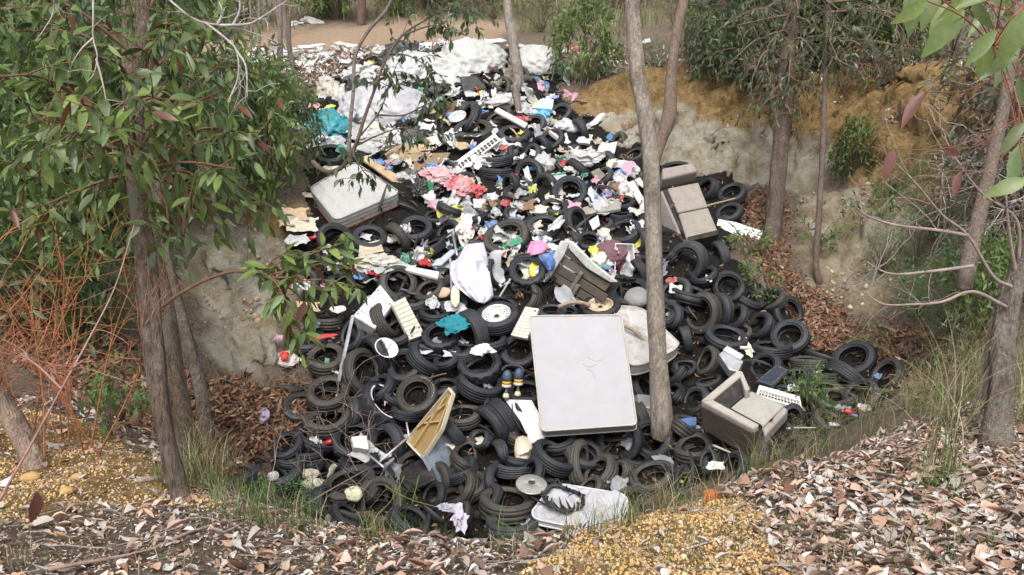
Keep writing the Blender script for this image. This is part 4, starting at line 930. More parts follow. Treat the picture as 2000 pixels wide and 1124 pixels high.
# ------------------------------------------------------------------ soft things: bags, sacks, sheets
def ico(sub):
    bm = bmesh.new(); bmesh.ops.create_icosphere(bm, subdivisions=sub, radius=1)
    V = np.array([v.co[:] for v in bm.verts]); Fs = np.array([[v.index for v in f.verts] for f in bm.faces]); bm.free(); return V, Fs
ICO = {k: ico(k) for k in (1, 2, 3, 4, 5)}
def crumple(sub, seed, amp=.35, fr=1.6, flat=(1, 1, .7), ridge=.22, st=(1, 1, 1)):
    V, Fs = ICO[sub]; V = V.copy(); off = np.array([seed*3.7, seed*1.3, seed*5.1])+60
    n = vn3(V*fr+off, seed)*2-1; V1 = V*np.array(st)+.35*(vn3(V*2+off, seed+20)[:, None]-.5); n2 = 1-np.abs(vn3(V1*fr*2.2+off, seed+3)*2-1); n3 = 1-np.abs(vn3(V1*fr*4.6+off, seed+7)*2-1); n4 = 1-np.abs(vn3(V*fr*9+off, seed+9)*2-1)
    r = np.maximum(.18, 1+amp*n+ridge*(n2-.5)+ridge*.6*(n3-.5)+ridge*.3*(n4-.5))
    return V*r[:, None]*np.array(flat), Fs
BAGS = []
for s in range(8):
    V, Fs = crumple(3, s, .75, 1.7, (1, .75+.12*(s % 3), .5+.08*(s % 4)), .85); BAGS.append(mesh_data('crumpled_bag', V, Fs, None, False))
def wad(seed, layers=4, N=9, flat=.55):
    """a wad of crushed film or cloth: several creased layers of one sheet"""
    r = np.random.default_rng(seed+900); Vs, Fs = [], []; t = np.linspace(-1, 1, N); A, B = np.meshgrid(t, t); i = (np.arange(N-1)[:, None]*N+np.arange(N-1)[None]).ravel(); Fq = np.stack([i, i+1, i+N+1, i+N], 1)
    for k in range(layers):
        s = seed*5+k
        z = .55*fbm2(A*1.4+s*7.1, B*1.4, 3, s)+.55*np.abs(fbm2(A*2.4+s, B*2.1, 2, s+4))+.25*np.abs(fbm2(A*5+s, B*5, 2, s+6))
        V = np.stack([A*(.8+.25*fbm2(B*2+s, A, 2, s)), B*(.8+.25*fbm2(A*2, B+s, 2, s+8)), z], -1).reshape(-1, 3)
        q = Quaternion(Vector(r.normal(size=3)).normalized(), r.uniform(0, 1.0)).to_matrix(); V = V@np.array(q).T; a = r.uniform(0, 6.28); c_, s_ = math.cos(a), math.sin(a)
        V = V@np.array([[c_, -s_, 0], [s_, c_, 0], [0, 0, 1]]); V = V*r.uniform(.6, 1.0)+np.array([r.normal(0, .22), r.normal(0, .22), k*.16-.25]); V[:, 2] *= flat*1.3
        Vs.append(V); Fs.append(Fq+k*N*N)
    return np.concatenate(Vs), np.concatenate(Fs)
for s in range(6):
    V, Fs = wad(s); BAGS.append(mesh_data('crumpled_bag', V, Fs, None, False))
BAGS = BAGS[:2]+BAGS[8:]
def rag(u, v, w, h, col, label, cat, m='cloth', seed=0, lift=.4, c=.8, phi=90, name='rag', layers=5, N=15, group=None):
    P, D = pilepos(u, v, lift, 6); n = nrm(u, v, phi, c); d, r, up = frame(u, v); x = norm(r-n*(r@n)); y = np.cross(n, x); k = D/F
    V, Fs = wad(seed+40, layers, N); V = V[:, :1]*x*(w*k/2)+V[:, 1:2]*y*(h*k/2/max(.5, c))+V[:, 2:]*n*(min(w, h)*k/2*.9)
    return tag(link(name, mesh_data(name, V, Fs, M[m], True), None, P, color=col), label, cat, group)
BAGM = {}
def bag_mesh(i, m):
    k = (i % 8, m)
    if k not in BAGM: d = BAGS[i % 8].copy(); d.materials.append(M[m]); BAGM[k] = d
    return BAGM[k]
def big_sack(u, v, w, h, col, label, cat, m='sheetfilm', seed=0, lift=.3, c=.8, phi=90, name='sack', sub=5, amp=.18, ridge=.2, fr=1.4, depth=.6, group=None):
    P, D = pilepos(u, v, lift, 6); n = nrm(u, v, phi, c)
    d, r, up = frame(u, v); x = norm(r-n*(r@n)); y = np.cross(n, x)
    V, Fs = crumple(sub, seed, amp, fr, (1, 1, 1), ridge, [(1, 2.6, 1), (2.4, .9, 1), (1.3, 1.6, 1)][seed % 3])
    k = D/F; V = V[:, :1]*x*(w*k/2)+V[:, 1:2]*y*(h*k/2/max(.45, c))+V[:, 2:]*n*(min(w, h)*k/2*depth)
    o = link(name, mesh_data(name, V, Fs, M[m]), None, P, color=col); return tag(o, label, cat, group)
big_sack(925, 122, 132, 76, (.50, .50, .48), 'large white bulging sack on the crest of the heap left of the thin trunk', 'sack', seed=2, lift=.35, ridge=.24, fr=1.0, amp=.2)
big_sack(1047, 120, 86, 54, (.52, .52, .50), 'rounded white sack right of the thin trunk on the far rim', 'sack', seed=5, lift=.35, amp=.1, ridge=.16, fr=1.0)
big_sack(752, 218, 150, 82, (.45, .45, .47), 'wide grey white sack lying right of the teal sack', 'sack', seed=8, lift=.35, ridge=.26, fr=1.0, amp=.2)
big_sack(815, 135, 100, 58, (.52, .52, .52), 'white plastic heap left of the bulging sack on the crest', 'sack', seed=11, lift=.3, ridge=.28, fr=1.1)
rag(778, 112, 96, 52, (.03, .03, .035), 'black plastic sheet bundle behind the white plastic heap', 'plastic sheet', m='sheetfilm', seed=13, lift=.42)
RAGW = (.50, .50, .49)
rag(880, 152, 76, 40, RAGW, 'torn white sheeting in front of the bulging white sack', 'sheeting', m='sheetfilm', seed=61, lift=.4)
rag(712, 150, 66, 36, RAGW, 'torn white sheeting above and left of the wide grey white sack', 'sheeting', m='sheetfilm', seed=62, lift=.4)
rag(735, 268, 74, 34, RAGW, 'torn white sheeting below the wide grey white sack', 'sheeting', m='sheetfilm', seed=63, lift=.4)
rag(985, 198, 64, 26, RAGW, 'torn white film strewn above the long pale plastic beam', 'film', m='sheetfilm', seed=64, lift=.4)
rag(862, 345, 64, 32, (.55, .30, .33), 'pink and white printed carrier bags bunched right of the black rubbish bag', 'plastic bags', m='film', seed=65, lift=.45)
rag(908, 362, 62, 40, (.50, .10, .11), 'red and white checked carrier bags below the louvred frame', 'plastic bags', m='film', seed=66, lift=.45)
rag(1148, 312, 66, 30, RAGW, 'torn white film by the clay bank at the upper right of the heap', 'film', m='sheetfilm', seed=67, lift=.4)
rag(856, 176, 44, 30, (.03, .03, .034), 'black torn bag in front of the white plastic heap', 'bag', m='sheetfilm', seed=68, lift=.4)
rag(1000, 150, 40, 34, (.22, .18, .14), 'brown rotting bundle between the two white sacks', 'bundle', m='card', seed=69, lift=.35)
rag(800, 300, 70, 30, (.34, .25, .16), 'heap of torn brown cardboard above the quilted mattress', 'cardboard', m='card', seed=70, lift=.35)
rag(688, 178, 56, 50, (.035, .036, .042), 'black plastic bag above the teal sack', 'bag', seed=14, lift=.3, m='sheetfilm')
rag(632, 172, 46, 44, (.55, .50, .42), 'crumpled beige wrapping left of the black plastic bag', 'wrapping', seed=15, lift=.3, m='sheetfilm')
rag(662, 188, 26, 44, (.58, .55, .50), 'tattered cream sack beside the beige wrapping', 'sack', seed=16, lift=.3, m='sheetfilm')
big_sack(641, 249, 82, 50, (.035, .27, .33), 'teal plastic sack at the upper left edge of the heap', 'sack', seed=17, lift=.35, ridge=.4)
big_sack(576, 226, 32, 46, (.20, .21, .24), 'small grey bag left of the teal sack', 'bag', seed=18, lift=.3, ridge=.3)
rag(820, 366, 38, 40, (.02, .02, .022), 'black rubbish bag right of the quilted mattress', 'bag', seed=19, lift=.4, m='sheetfilm')
rag(735, 506, 84, 30, (.60, .57, .50), 'dirty white crumpled sack below the beige cardboard sheet', 'sack', seed=20, lift=.4, m='sheetfilm')
big_sack(1192, 497, 60, 46, (.16, .085, .10), 'maroon quilt behind the white storage tub', 'quilt', m='cloth', seed=21, lift=.25, ridge=.2)
rag(945, 684, 40, 20, (.74, .74, .74), 'bright white torn plastic bag above the lugged tyre', 'bag', seed=22, lift=.55, m='sheetfilm')
rag(905, 450, 34, 52, (.60, .58, .54), 'off white ragged cloth above the lavender sheet', 'rag', m='cloth', seed=23, lift=.45)
rag(886, 633, 60, 34, (.02, .19, .24), 'crumpled turquoise cloth left of the white rimmed wheel', 'cloth', m='cloth', seed=24, lift=.5)
rag(895, 1010, 28, 50, (.52, .49, .58), 'pale lavender rag hanging at the foot of the heap', 'rag', m='cloth', seed=25, lift=.45)
rag(875, 990, 50, 18, (.40, .38, .46), 'grey lavender rag draped over a tyre at the foot of the heap', 'rag', m='cloth', seed=26, lift=.5)
big_sack(1022, 878, 34, 50, (.55, .50, .40), 'dirty cream plastic drum half buried below the white card sheet', 'drum', m='plastic', seed=27, lift=.25, ridge=.08, amp=.1)
big_sack(1245, 580, 46, 36, (.24, .24, .24), 'grey rounded plastic lump in the tyre left of the pole trunk', 'plastic lump', m='plastic', seed=28, lift=.4, ridge=.05, amp=.1)
big_sack(866, 572, 30, 16, (.50, .36, .26), 'pinkish tan stuffed limb under the lavender sheet', 'stuffed limb', m='cloth', seed=29, lift=.4, ridge=.05, amp=.1, phi=140)
big_sack(889, 578, 18, 38, (.62, .58, .42), 'cream stuffed sock under the lavender sheet', 'sock', m='cloth', seed=30, lift=.5, ridge=.05, amp=.12)
big_sack(605, 925, 34, 16, (.55, .50, .40), 'tan foam chunk between tyres at the lower left', 'foam chunk', m='card', seed=31, lift=.3, ridge=.12)
big_sack(612, 944, 38, 18, (.58, .53, .42), 'tan foam slab right of the lowest left tyre', 'foam chunk', m='card', seed=32, lift=.3, ridge=.12)
big_sack(619, 960, 18, 12, (.62, .58, .48), 'small tan foam piece in the grass at lower left', 'foam chunk', m='card', seed=33, lift=.3, ridge=.12)
big_sack(464, 914, 22, 24, (.60, .57, .42), 'cream foam lump in the leaves at the far lower left', 'foam chunk', m='card', seed=34, lift=.1, ridge=.15)
big_sack(691, 964, 30, 24, (.60, .60, .42), 'pale yellow paper lump inside the muddy tyre', 'paper', m='card', seed=35, lift=.45)
big_sack(533, 930, 20, 16, (.70, .69, .70), 'white scrap inside the lowest left tyre', 'scrap', seed=36, lift=.4)
big_sack(512, 812, 24, 28, (.40, .34, .48), 'crumpled purple plastic bottle alone on the leaf slope', 'bottle', seed=37, lift=.05)
rag(560, 702, 46, 36, (.62, .56, .52), 'torn red and white packet on the leaf slope below the leafy branch', 'packet', seed=38, lift=.12, m='sheetfilm')
rag(557, 697, 18, 18, (.60, .06, .05), 'red torn corner of the packet on the leaf slope', 'packet', seed=39, lift=.2, m='sheetfilm')
# --- lavender sheet hanging in folds
def sheet(left, right, lift, col, label, name, cat, nu=60, nv=46, folds=4.2, amp=.03, m='cloth', seed=0):
    Lp = spline(np.array([list(p)+[0] for p in left], float), 10)[:, :2]; Rp = spline(np.array([list(p)+[0] for p in right], float), 10)[:, :2]
    def samp(P, t):
        s = np.concatenate([[0], np.cumsum(np.linalg.norm(np.diff(P, axis=0), axis=1))]); s /= s[-1]
        return np.stack([np.interp(t, s, P[:, 0]), np.interp(t, s, P[:, 1])], -1)
    t = np.linspace(0, 1, nv+1); A = samp(Lp, t); B = samp(Rp, t); V = []
    Dm = np.mean([hit(*p, 6.5) for p in (left[0], left[-1], right[0], right[-1])]); 
    for i in range(nv+1):
        D0 = hit(A[i][0]*.5+B[i][0]*.5, A[i][1]*.5+B[i][1]*.5, 6.5)*.75+Dm*.25
        for j in range(nu+1):
            s = j/nu; p = A[i]*(1-s)+B[i]*s
            f = amp*(math.sin(folds*6.28*s+1.5*math.sin(t[i]*2+seed)+5*float(vn2(np.array(s*3.0+.4), np.array(t[i]*1.6), seed)))*(.35+.65*t[i])*float(vn2(np.array(s*5.0), np.array(t[i]*2), seed+2))*1.3+1.6*(float(vn2(np.array(s*9.0), np.array(t[i]*5), seed+5))-.5))
            bul = .14*math.sin(math.pi*s)
            V.append(at(p[0], p[1], D0-lift-f-bul))
    V = np.array(V); c = V.mean(0); k = nu+1
    i = (np.arange(nv)[:, None]*k+np.arange(nu)[None]).ravel()
    o = link(name, mesh_data(name, V-c, np.stack([i, i+1, i+k+1, i+k], 1), M[m]), None, c, color=col)
    so_ = o.modifiers.new('thick', 'SOLIDIFY'); so_.thickness = .006
    return tag(o, label, cat)
sheet([(910, 478), (895, 505), (879, 518), (884, 550), (905, 572), (930, 590)], [(944, 474), (952, 505), (958, 545), (963, 575), (958, 585), (945, 593)], .55, (.56, .53, .62), 'pale lavender bed sheet draped in folds over tyres left of centre', 'bed_sheet', 'sheet')
sheet([(1037, 472), (1030, 490), (1032, 501)], [(1060, 470), (1071, 482), (1062, 494)], .5, (.62, .26, .42), 'bright pink cloth above the broken crate', 'pink_cloth', 'cloth', 18, 14, 2, .02)
sheet([(1050, 500), (1064, 520), (1070, 530)], [(1086, 490), (1090, 505), (1078, 528)], .5, (.10, .20, .48), 'blue plastic bag against the left flap of the broken crate', 'blue_bag', 'bag', 18, 14, 3, .02, 'film')
# --- two gloves drawn over posts
for (u, v, hh, lab) in ((990, 740, 0, 'left blue rubber glove with a yellow cuff pulled over a post'), (1013, 736, 1, 'right blue rubber glove with a yellow cuff pulled over a post')):
    P, D = pilepos(u, v, .55); d, r, up = frame(u, v); ax = norm(up*.9-d*.25+r*.05); k = D/F
    o = thing('glove', lab, 'glove', P, 'blue and yellow rubber gloves')
    def seg(nm, a, b, r0, r1, col, m='plastic'):
        V, Fs = tube_vf([ax*a*k, ax*(a*.5+b*.5)*k, ax*b*k], np.array([r0, (r0+r1)/2*1.05, r1])*k, 14); link(nm, mesh_data(nm, V, Fs, M[m]), o, color=col)
    V, Fs = tube_vf([ax*k*x for x in (-4, 2, 8, 13, 16)], np.array([8, 9, 8.5, 6, 1.5])*k, 16); link('palm', mesh_data('palm', V, Fs, M['plastic']), o, color=(.05, .08, .14))
    seg('cuff_band', -10, -4, 7.8, 8.2, (.62, .36, .03)); seg('cuff', -15, -10, 9.5, 7.6, (.55, .50, .42), 'cloth'); seg('post', -34, -12, 2.2, 2.2, (.30, .26, .20), 'wood'); seg('cuff_lining', -36, -28, 7, 4, (.55, .56, .38), 'cloth')
# --- fallen arc of hoop above the gloves
px_rod('hoop', [(980, 724), (988, 716), (1003, 714), (1018, 718), (1024, 728)], .018, M['rubber'], GREY, .5, 'thin grey hoop arching over the two gloves', 'hoop')
# --- lists of small litter, one object each
LIT = '''1085 243 34 20 yellow bag;1040 372 18 26 lime bag;790 506 26 30 green bag;828 512 30 24 red cloth;818 498 18 30 white paper;905 350 36 26 red bag;880 352 40 30 pink bag;938 375 28 24 red bag;920 358 16 14 yellow paper
1063 318 30 26 white bag;1180 405 38 36 white bag;1172 400 30 12 white bag;1140 342 26 18 green bag;1160 385 20 12 blue bag;1185 378 26 12 blue bag;1212 338 26 18 blue cloth;1150 296 22 12 pink cloth;1222 372 24 26 white bag;1126 305 28 20 white bag
1110 330 26 14 white bag;1122 402 26 18 pink paper;1050 410 30 14 cream paper;1010 403 30 18 white bag;990 398 26 18 red bag;1005 430 22 16 blue bag;960 440 26 22 blue bag;942 455 20 20 white bag;1052 456 26 16 white bag;1030 402 24 20 brown paper
1180 462 24 18 clear bag;1245 440 20 14 white paper;1235 520 20 20 white bag;1158 490 16 26 yellow cloth;1170 505 24 24 cream rag;1168 520 24 14 green bag;1185 522 24 16 blue bag;1198 532 22 14 white bag
860 520 40 12 white bag;760 470 14 12 clear bag;793 450 20 22 clear foil;836 385 18 26 white cloth;850 400 26 24 pink bag;870 395 30 18 white bag;885 335 26 16 white bag;915 400 20 18 white bag;950 400 30 20 brown paper;970 415 24 16 white bag
845 325 26 16 blue bag;735 318 24 18 blue bag;758 330 16 14 blue bag;800 345 30 18 white bag;783 343 26 18 white bag;820 330 20 18 brown paper;860 340 30 16 cream paper;770 275 50 24 white bag;740 290 34 18 white bag;700 290 36 18 white bag
760 260 36 18 white paper;650 330 30 10 cream paper;690 345 26 14 cream paper;820 290 40 16 tan paper;850 275 30 16 cream paper;900 285 24 14 tan paper;975 280 30 18 white bag;990 290 26 14 red bag;945 315 26 18 white bag
885 180 34 24 white bag;822 178 24 18 green bag;862 188 30 12 green bag;915 185 30 14 white bag;850 172 22 16 blue bag;940 220 30 12 blue cloth;970 200 36 16 white bag;1000 195 40 14 white bag;1025 232 24 14 red bag;1040 222 26 18 clear bag
875 225 24 14 blue bag;850 200 24 20 grey bag;1005 230 30 10 red paper;1070 240 24 18 grey bag;1108 248 34 30 clear bag;1165 228 16 10 red bottle;1190 290 30 22 white bag;1212 322 26 16 white paper;1232 330 20 14 cream paper;1170 310 26 16 black bag
1140 275 20 14 white paper;1105 320 18 12 red paper;1090 350 26 16 white bag;1145 320 20 12 white bag;1200 365 26 16 brown cloth;1216 372 20 12 brown paper;1250 365 16 20 cream bag;1045 300 18 12 white paper;1055 290 14 22 white bottle
700 140 40 18 white bag;735 145 36 18 white bag;760 165 34 16 white bag;840 160 30 16 white bag;800 180 30 16 white bag;680 220 40 18 white bag;625 270 26 14 white bag;660 275 34 14 white bag;700 270 24 12 white paper;720 250 20 14 cream paper
640 160 30 14 white bag;612 208 24 12 pink paper;645 208 18 10 yellow paper;830 205 30 14 white bag;810 230 30 16 grey bag;835 250 26 14 white paper;860 225 18 12 orange paper;590 250 26 22 grey bag;606 286 30 10 white paper
1310 548 30 14 red bag;1320 568 22 18 cream paper;1240 590 30 14 green paper;832 686 24 10 white paper;880 692 22 10 white paper;755 770 14 40 pink bag;870 780 20 14 blue bottle;612 862 14 14 white paper;622 866 12 10 white paper;640 865 14 10 red can
640 705 18 18 green bag;880 600 50 24 clear bag;845 590 30 30 clear bag;712 520 26 30 white paper;700 540 18 14 blue paper;590 440 46 28 cream paper;575 420 40 26 tan paper;612 465 14 22 red can;580 470 34 20 white paper;560 435 24 18 tan paper
590 560 40 24 clear bag;600 600 36 18 tan paper;660 605 22 12 white paper;615 635 18 14 blue bag;630 658 50 10 red paper;545 662 28 18 pink bag;1385 545 10 12 white paper;1455 680 14 18 white bottle;1550 758 18 14 white paper;1688 797 18 12 white paper
1668 812 16 10 blue bottle;1660 806 12 10 red can;1716 735 16 14 blue bag;1630 830 20 14 clear bottle;1398 910 26 14 white paper;1260 470 18 10 red can;1240 490 18 10 white bag;1248 415 16 12 cream rag;726 1040 26 12 clear bag;600 925 12 12 white paper
1085 190 20 10 purple bag;1010 95 40 12 white bag;1125 98 30 14 red bag;1100 105 20 14 white bag;900 92 40 12 white bag;960 85 40 10 white paper;1185 108 22 10 white paper;1178 128 14 8 white paper;1262 85 14 10 white paper;870 90 30 14 white bag
820 95 40 12 white bag;740 100 44 12 white bag;640 110 50 10 white bag;560 108 40 12 white bag;520 125 40 10 white paper;610 95 40 8 white paper;680 92 40 8 white paper;470 118 30 10 white paper;505 100 24 8 white paper;590 128 30 10 white paper;615 46 60 14 white bag;575 50 30 12 white bag;500 125 26 10 white bag;545 90 30 8 grey bag'''
COLS = dict(yellow=(.58, .52, .10), lime=(.50, .56, .08), green=(.05, .27, .15), red=(.46, .05, .055), pink=(.58, .32, .40), white=(.52, .52, .52), blue=(.10, .23, .46), cream=(.62, .57, .46), clear=(.56, .58, .60), brown=(.22, .14, .085), tan=(.46, .35, .23), grey=(.26, .27, .29), black=(.02, .02, .022), orange=(.6, .22, .03), purple=(.36, .28, .60))
KM = dict(bag='film', cloth='cloth', rag='cloth', paper='card', foil='metal', bottle='plastic', can='metal')
def bottle_mesh():
    V, Fq = ring_from_profile([(0, -1), (.36, -1), (.40, -.92), (.40, .25), (.36, .42), (.15, .72), (.14, .95), (0, .95)], 14, None, False); return V, Fq
BT = mesh_data('bottle', *bottle_mesh(), M['plastic'])
V, Fq = ring_from_profile([(0, -1), (.5, -1), (.56, -.93), (.56, .85), (.45, 1), (0, .97)], 14, None, False); CAN = mesh_data('can', V, Fq, M['metal'])
PAP = []
for s in range(6):
    N = 9; t = np.linspace(-1, 1, N); A, B = np.meshgrid(t, t); z = .6*fbm2(A*1.3+s*7, B*1.3, 3, s)+.5*np.abs(fbm2(A*2+s, B*2, 2, s+4)); V = np.stack([A*(1+.12*np.sin(3*B+s)+.14*fbm2(B*3+s, A*2, 2, s)), B*(.8+.1*np.sin(4*A+s)+.14*fbm2(A*3, B*2+s, 2, s+8)), z], -1).reshape(-1, 3)
    i = (np.arange(N-1)[:, None]*N+np.arange(N-1)[None]).ravel(); PAP.append((V, np.stack([i, i+1, i+N+1, i+N], 1)))
PAPD = {m: [mesh_data('paper', V, Fq, M[m], False) for V, Fq in PAP] for m in ('card',)}
PRE = dict(bag='crumpled {} plastic bag', cloth='bunched {} cloth', rag='ragged {} rag', paper='crumpled {} paper', foil='crumpled {} foil', bottle='{} bottle', can='{} drink can')
for idx, row in enumerate(LIT.replace('\n', ';').split(';')):
    u, v, w, h, cn_, kd = row.split(); u, v, w, h = map(float, (u, v, w, h)); rr = random.Random(idx)
    P, D = pilepos(u, v, .32 if 150 < v < 1000 else .1, 5)
    if v < 150: P = ground(u, v, 5)+np.array([0, 0, .05])
    if cn_ not in ('white', 'clear', 'cream', 'grey', 'tan', 'brown'): w *= .8; h *= .8
    k = D/F; d, r, up = frame(u, v); n = norm(-d*.55+np.array([0, 0, .8])+np.array([rr.uniform(-.3, .3), 0, 0])); x = norm(r-n*(r@n)); y = np.cross(n, x)
    q = Matrix(np.stack([x, y, n], 1).tolist()).to_quaternion() @ Quaternion((0, 0, 1), rr.choice([0, 3.14159]))
    col = COLS[cn_]; jt = rr.uniform(.88, 1.08); col = tuple(min(.8, a*jt) for a in col)
    desc = PRE[kd].format(cn_)
    cat = {'cloth': 'cloth', 'rag': 'rag', 'paper': 'paper', 'foil': 'foil', 'bottle': 'bottle', 'can': 'drink can'}.get(kd, 'plastic bag')
    nm = {'bag': 'plastic_bag', 'can': 'drink_can'}.get(kd, kd)
    if kd == 'bottle': o = link(nm, BT, None, P, q @ Quaternion((0, 1, 0), 1.5), max(w, h)*k/2, col)
    elif kd == 'can': o = link(nm, CAN, None, P, q @ Quaternion((0, 1, 0), 1.4), .065, col)
    elif kd == 'paper': o = link(nm, rr.choice(PAPD['card']), None, P, q, (w*k/2*1.2, h*k/2/.6, h*k/2), col)
    else: o = link(nm, bag_mesh(idx, KM[kd]), None, P, q, (w*k/2*.95, h*k/2/.75, min(w, h)*k/2*.95), col)
    tag(o, place_label(desc, u, v), cat, f'small {nm.replace("_", " ")} litter')
# ------------------------------------------------------------------ leaves
def leaf_tpl(wid=.24, nseg=5, fold=.25, droop=.25, skew=0.0, two=True):
    """leaf along +x, unit length"""
    t = np.linspace(0, 1, nseg+1); w = wid*np.sin(np.pi*np.clip(t*.94+.03, 0, 1))**.8*(1-.35*t)*.75
    V = []
    for i in range(nseg+1):
        z = -droop*t[i]**2; y0 = skew*t[i]**2
        V += [[t[i], y0-w[i], z+fold*w[i]], [t[i], y0, z], [t[i], y0+w[i], z+fold*w[i]]]
    Fs = []
    for i in range(nseg):
        a = 3*i; Fs += [[a, a+3, a+4, a+1], [a+1, a+4, a+5, a+2]]
    return np.array(V), np.array(Fs)
GUM = [leaf_tpl(.27, 4, .25, .18, .08), leaf_tpl(.33, 4, .2, .28, -.08), leaf_tpl(.23, 4, .3, .1, .14)]
GUMS = [leaf_tpl(.24, 2, .3, .2, .06), leaf_tpl(.30, 2, .2, .3, -.06)]          # for trees farther off
CURL = [leaf_tpl(.54, 4, .6, .3, .12), leaf_tpl(.60, 4, -.5, -.3, -.12), leaf_tpl(.42, 4, 1.1, .5, .25), leaf_tpl(.62, 4, .3, .4, 0), leaf_tpl(.34, 4, 1.3, -.35, -.3)]
CURLS = [leaf_tpl(.30, 2, .8, .4, .1), leaf_tpl(.34, 2, -.6, -.4, -.1)]
def rots(dirs, roll):
    """frames with x along dirs, rolled about it"""
    d = dirs/np.linalg.norm(dirs, axis=1)[:, None]
    up = np.tile([0, 0, 1.0], (len(d), 1)); up[np.abs(d[:, 2]) > .98] = [1, 0, 0]
    s = np.cross(up, d); s /= np.linalg.norm(s, axis=1)[:, None]; t = np.cross(d, s)
    c, sn = np.cos(roll)[:, None], np.sin(roll)[:, None]
    return np.stack([d, s*c+t*sn, -s*sn+t*c], 2)
def scatter(name, tpls, pos, Rm, sc, cols, m, parent=None, k='stuff', smoothf=True):
    Vs, Fs, Cs, n = [], [], [], 0
    ids = np.arange(len(pos)) % len(tpls)
    sc = np.asarray(sc)
    if sc.ndim == 1: sc = np.repeat(sc[:, None], 3, 1)
    for j, (V, Fq) in enumerate(tpls):
        s = ids == j
        if not s.any(): continue
        W_ = np.einsum('kij,kvj->kvi', Rm[s], V[None]*sc[s][:, None])+pos[s][:, None]
        kk = len(W_); nv = len(V)
        Vs.append(W_.reshape(-1, 3)); Fs.append((Fq[None]+(np.arange(kk)*nv)[:, None, None]+n).reshape(-1, Fq.shape[1]))
        Cs.append(np.repeat(cols[s], nv, 0)); n += kk*nv
    o = link(name, mesh_data(name, np.concatenate(Vs), Fs, m, smoothf, np.concatenate(Cs)), parent)
    if k: o['kind'] = k
    return o
def pick(pal, n, jit=.2):
    pal = np.array(pal); c = pal[rng.integers(0, len(pal), n)]
    return np.clip(c*(1+jit*rng.normal(size=(n, 1))), .005, .85)
G_GUM = [(.135, .20, .055), (.155, .23, .065), (.185, .26, .07), (.12, .17, .075), (.20, .265, .075), (.10, .15, .055), (.145, .19, .085)]
G_GREY = [(.10, .14, .08), (.12, .155, .10), (.085, .125, .075), (.145, .17, .115), (.15, .115, .085)]
G_DARK = [(.075, .12, .05), (.09, .14, .06), (.10, .16, .07)]
G_FERN = [(.09, .20, .055), (.12, .23, .065), (.08, .175, .06)]
LITTER = [(.46, .42, .39), (.54, .50, .47), (.40, .35, .32), (.50, .46, .43), (.58, .54, .50), (.38, .34, .30), (.46, .41, .37), (.46, .31, .25), (.52, .37, .30), (.44, .28, .20), (.50, .41, .34), (.48, .33, .26), (.50, .36, .25), (.28, .16, .11), (.24, .13, .09), (.40, .27, .19), (.16, .085, .055), (.30, .22, .17), (.37, .22, .17), (.20, .13, .10)]
BROWN = [(.16, .085, .05), (.20, .11, .065), (.12, .065, .042), (.25, .15, .09), (.28, .19, .13), (.09, .055, .038), (.22, .10, .055)]
def pxpoints(poly, n, dmin=1.5, jitter=True):
    """points on the ground under a picture polygon, evenly spread over the ground seen there"""
    P = np.array(poly, float); lo, hi = P.min(0), P.max(0); out = []
    while len(out) < n:
        u = rng.uniform(lo[0], hi[0], 4*n); v = rng.uniform(lo[1], hi[1], 4*n); s = inpoly(u, v, poly)
        for a, b in zip(u[s], v[s]): out.append((a, b))
    return np.array(out[:n])
def hits(uv, dmin=1.5):
    P = np.array([ground(u, v, dmin) for u, v in uv]); return P
def gslope(P):
    e = .06; x, y = P[:, 0], P[:, 1]
    n = np.stack([-(Hs(x+e, y)-Hs(x-e, y))/(2*e), -(Hs(x, y+e)-Hs(x, y-e))/(2*e), np.ones(len(P))], 1)
    return n/np.linalg.norm(n, axis=1)[:, None]
def lie(P, tilt=.5):
    n = gslope(P); a = rng.uniform(0, 6.283, len(P)); d = np.stack([np.cos(a), np.sin(a), np.zeros(len(P))], 1)
    d -= n*np.einsum('ij,ij->i', d, n)[:, None]; d += n*rng.normal(0, tilt, (len(P), 1)); d /= np.linalg.norm(d, axis=1)[:, None]
    s = np.cross(n, d); s /= np.linalg.norm(s, axis=1)[:, None]; s += n*rng.normal(0, tilt, (len(P), 1)); t = np.cross(d, s); t /= np.linalg.norm(t, axis=1)[:, None]; s = np.cross(t, d)
    return np.stack([d, s, t], 2)
# --- leaf litter: near verge
def near_area(n, x0, x1, y0, y1):
    x = rng.uniform(x0, x1, n); y = rng.uniform(y0, y1, n); return np.stack([x, y, Hs(x, y)], 1)
P = near_area(60000, -4.4, 4.8, 1.2, 5.6)
uu, vv, dd = proj(P); gra = inpoly(P[:, 0], P[:, 1], GRAV) | inpoly(P[:, 0], P[:, 1], GRAVL)
pit = (P[:, 2] < np.where(uu > 1230, -2.6, -1.9)) | ((vv < 1035) & (uu > 380) & (uu < 1180) & (dd > 3.0)); sp = rng.random(len(P))
dens = np.clip(.75+.5*fbm2(P[:, 0]*1.1, P[:, 1]*1.1, 3, 71), .15, 1)
dens = np.where(uu > 1350, np.clip(dens*1.3, 0, 1), dens*np.where(uu < 700, .36, .55))
keep = ~pit & (sp < np.where(gra, .05, dens)) & (uu > -400) & (uu < 2400)
P = P[keep]; P[:, 2] += rng.uniform(.0, .03, len(P)); n = len(P)
sz = rng.uniform(.026, .058, n)*np.where(rng.random(n) < .15, 1.5, 1)
order = np.argsort(-(sz/np.linalg.norm(P-CAM, axis=1))*(np.abs(proj(P)[0]-1000) < 1000)*(proj(P)[1] < 1124))
big_i = order[:300]; rest = np.setdiff1d(np.arange(n), big_i)
Rm = lie(P, .15); cols = pick(LITTER, n, .15)
scatter('leaf_litter', CURL, P[rest], Rm[rest], sz[rest], cols[rest], M['dryleaf'])
CURLM = [mesh_data('fallen_leaf', V, Fq, M['dryleafobj']) for V, Fq in CURL]
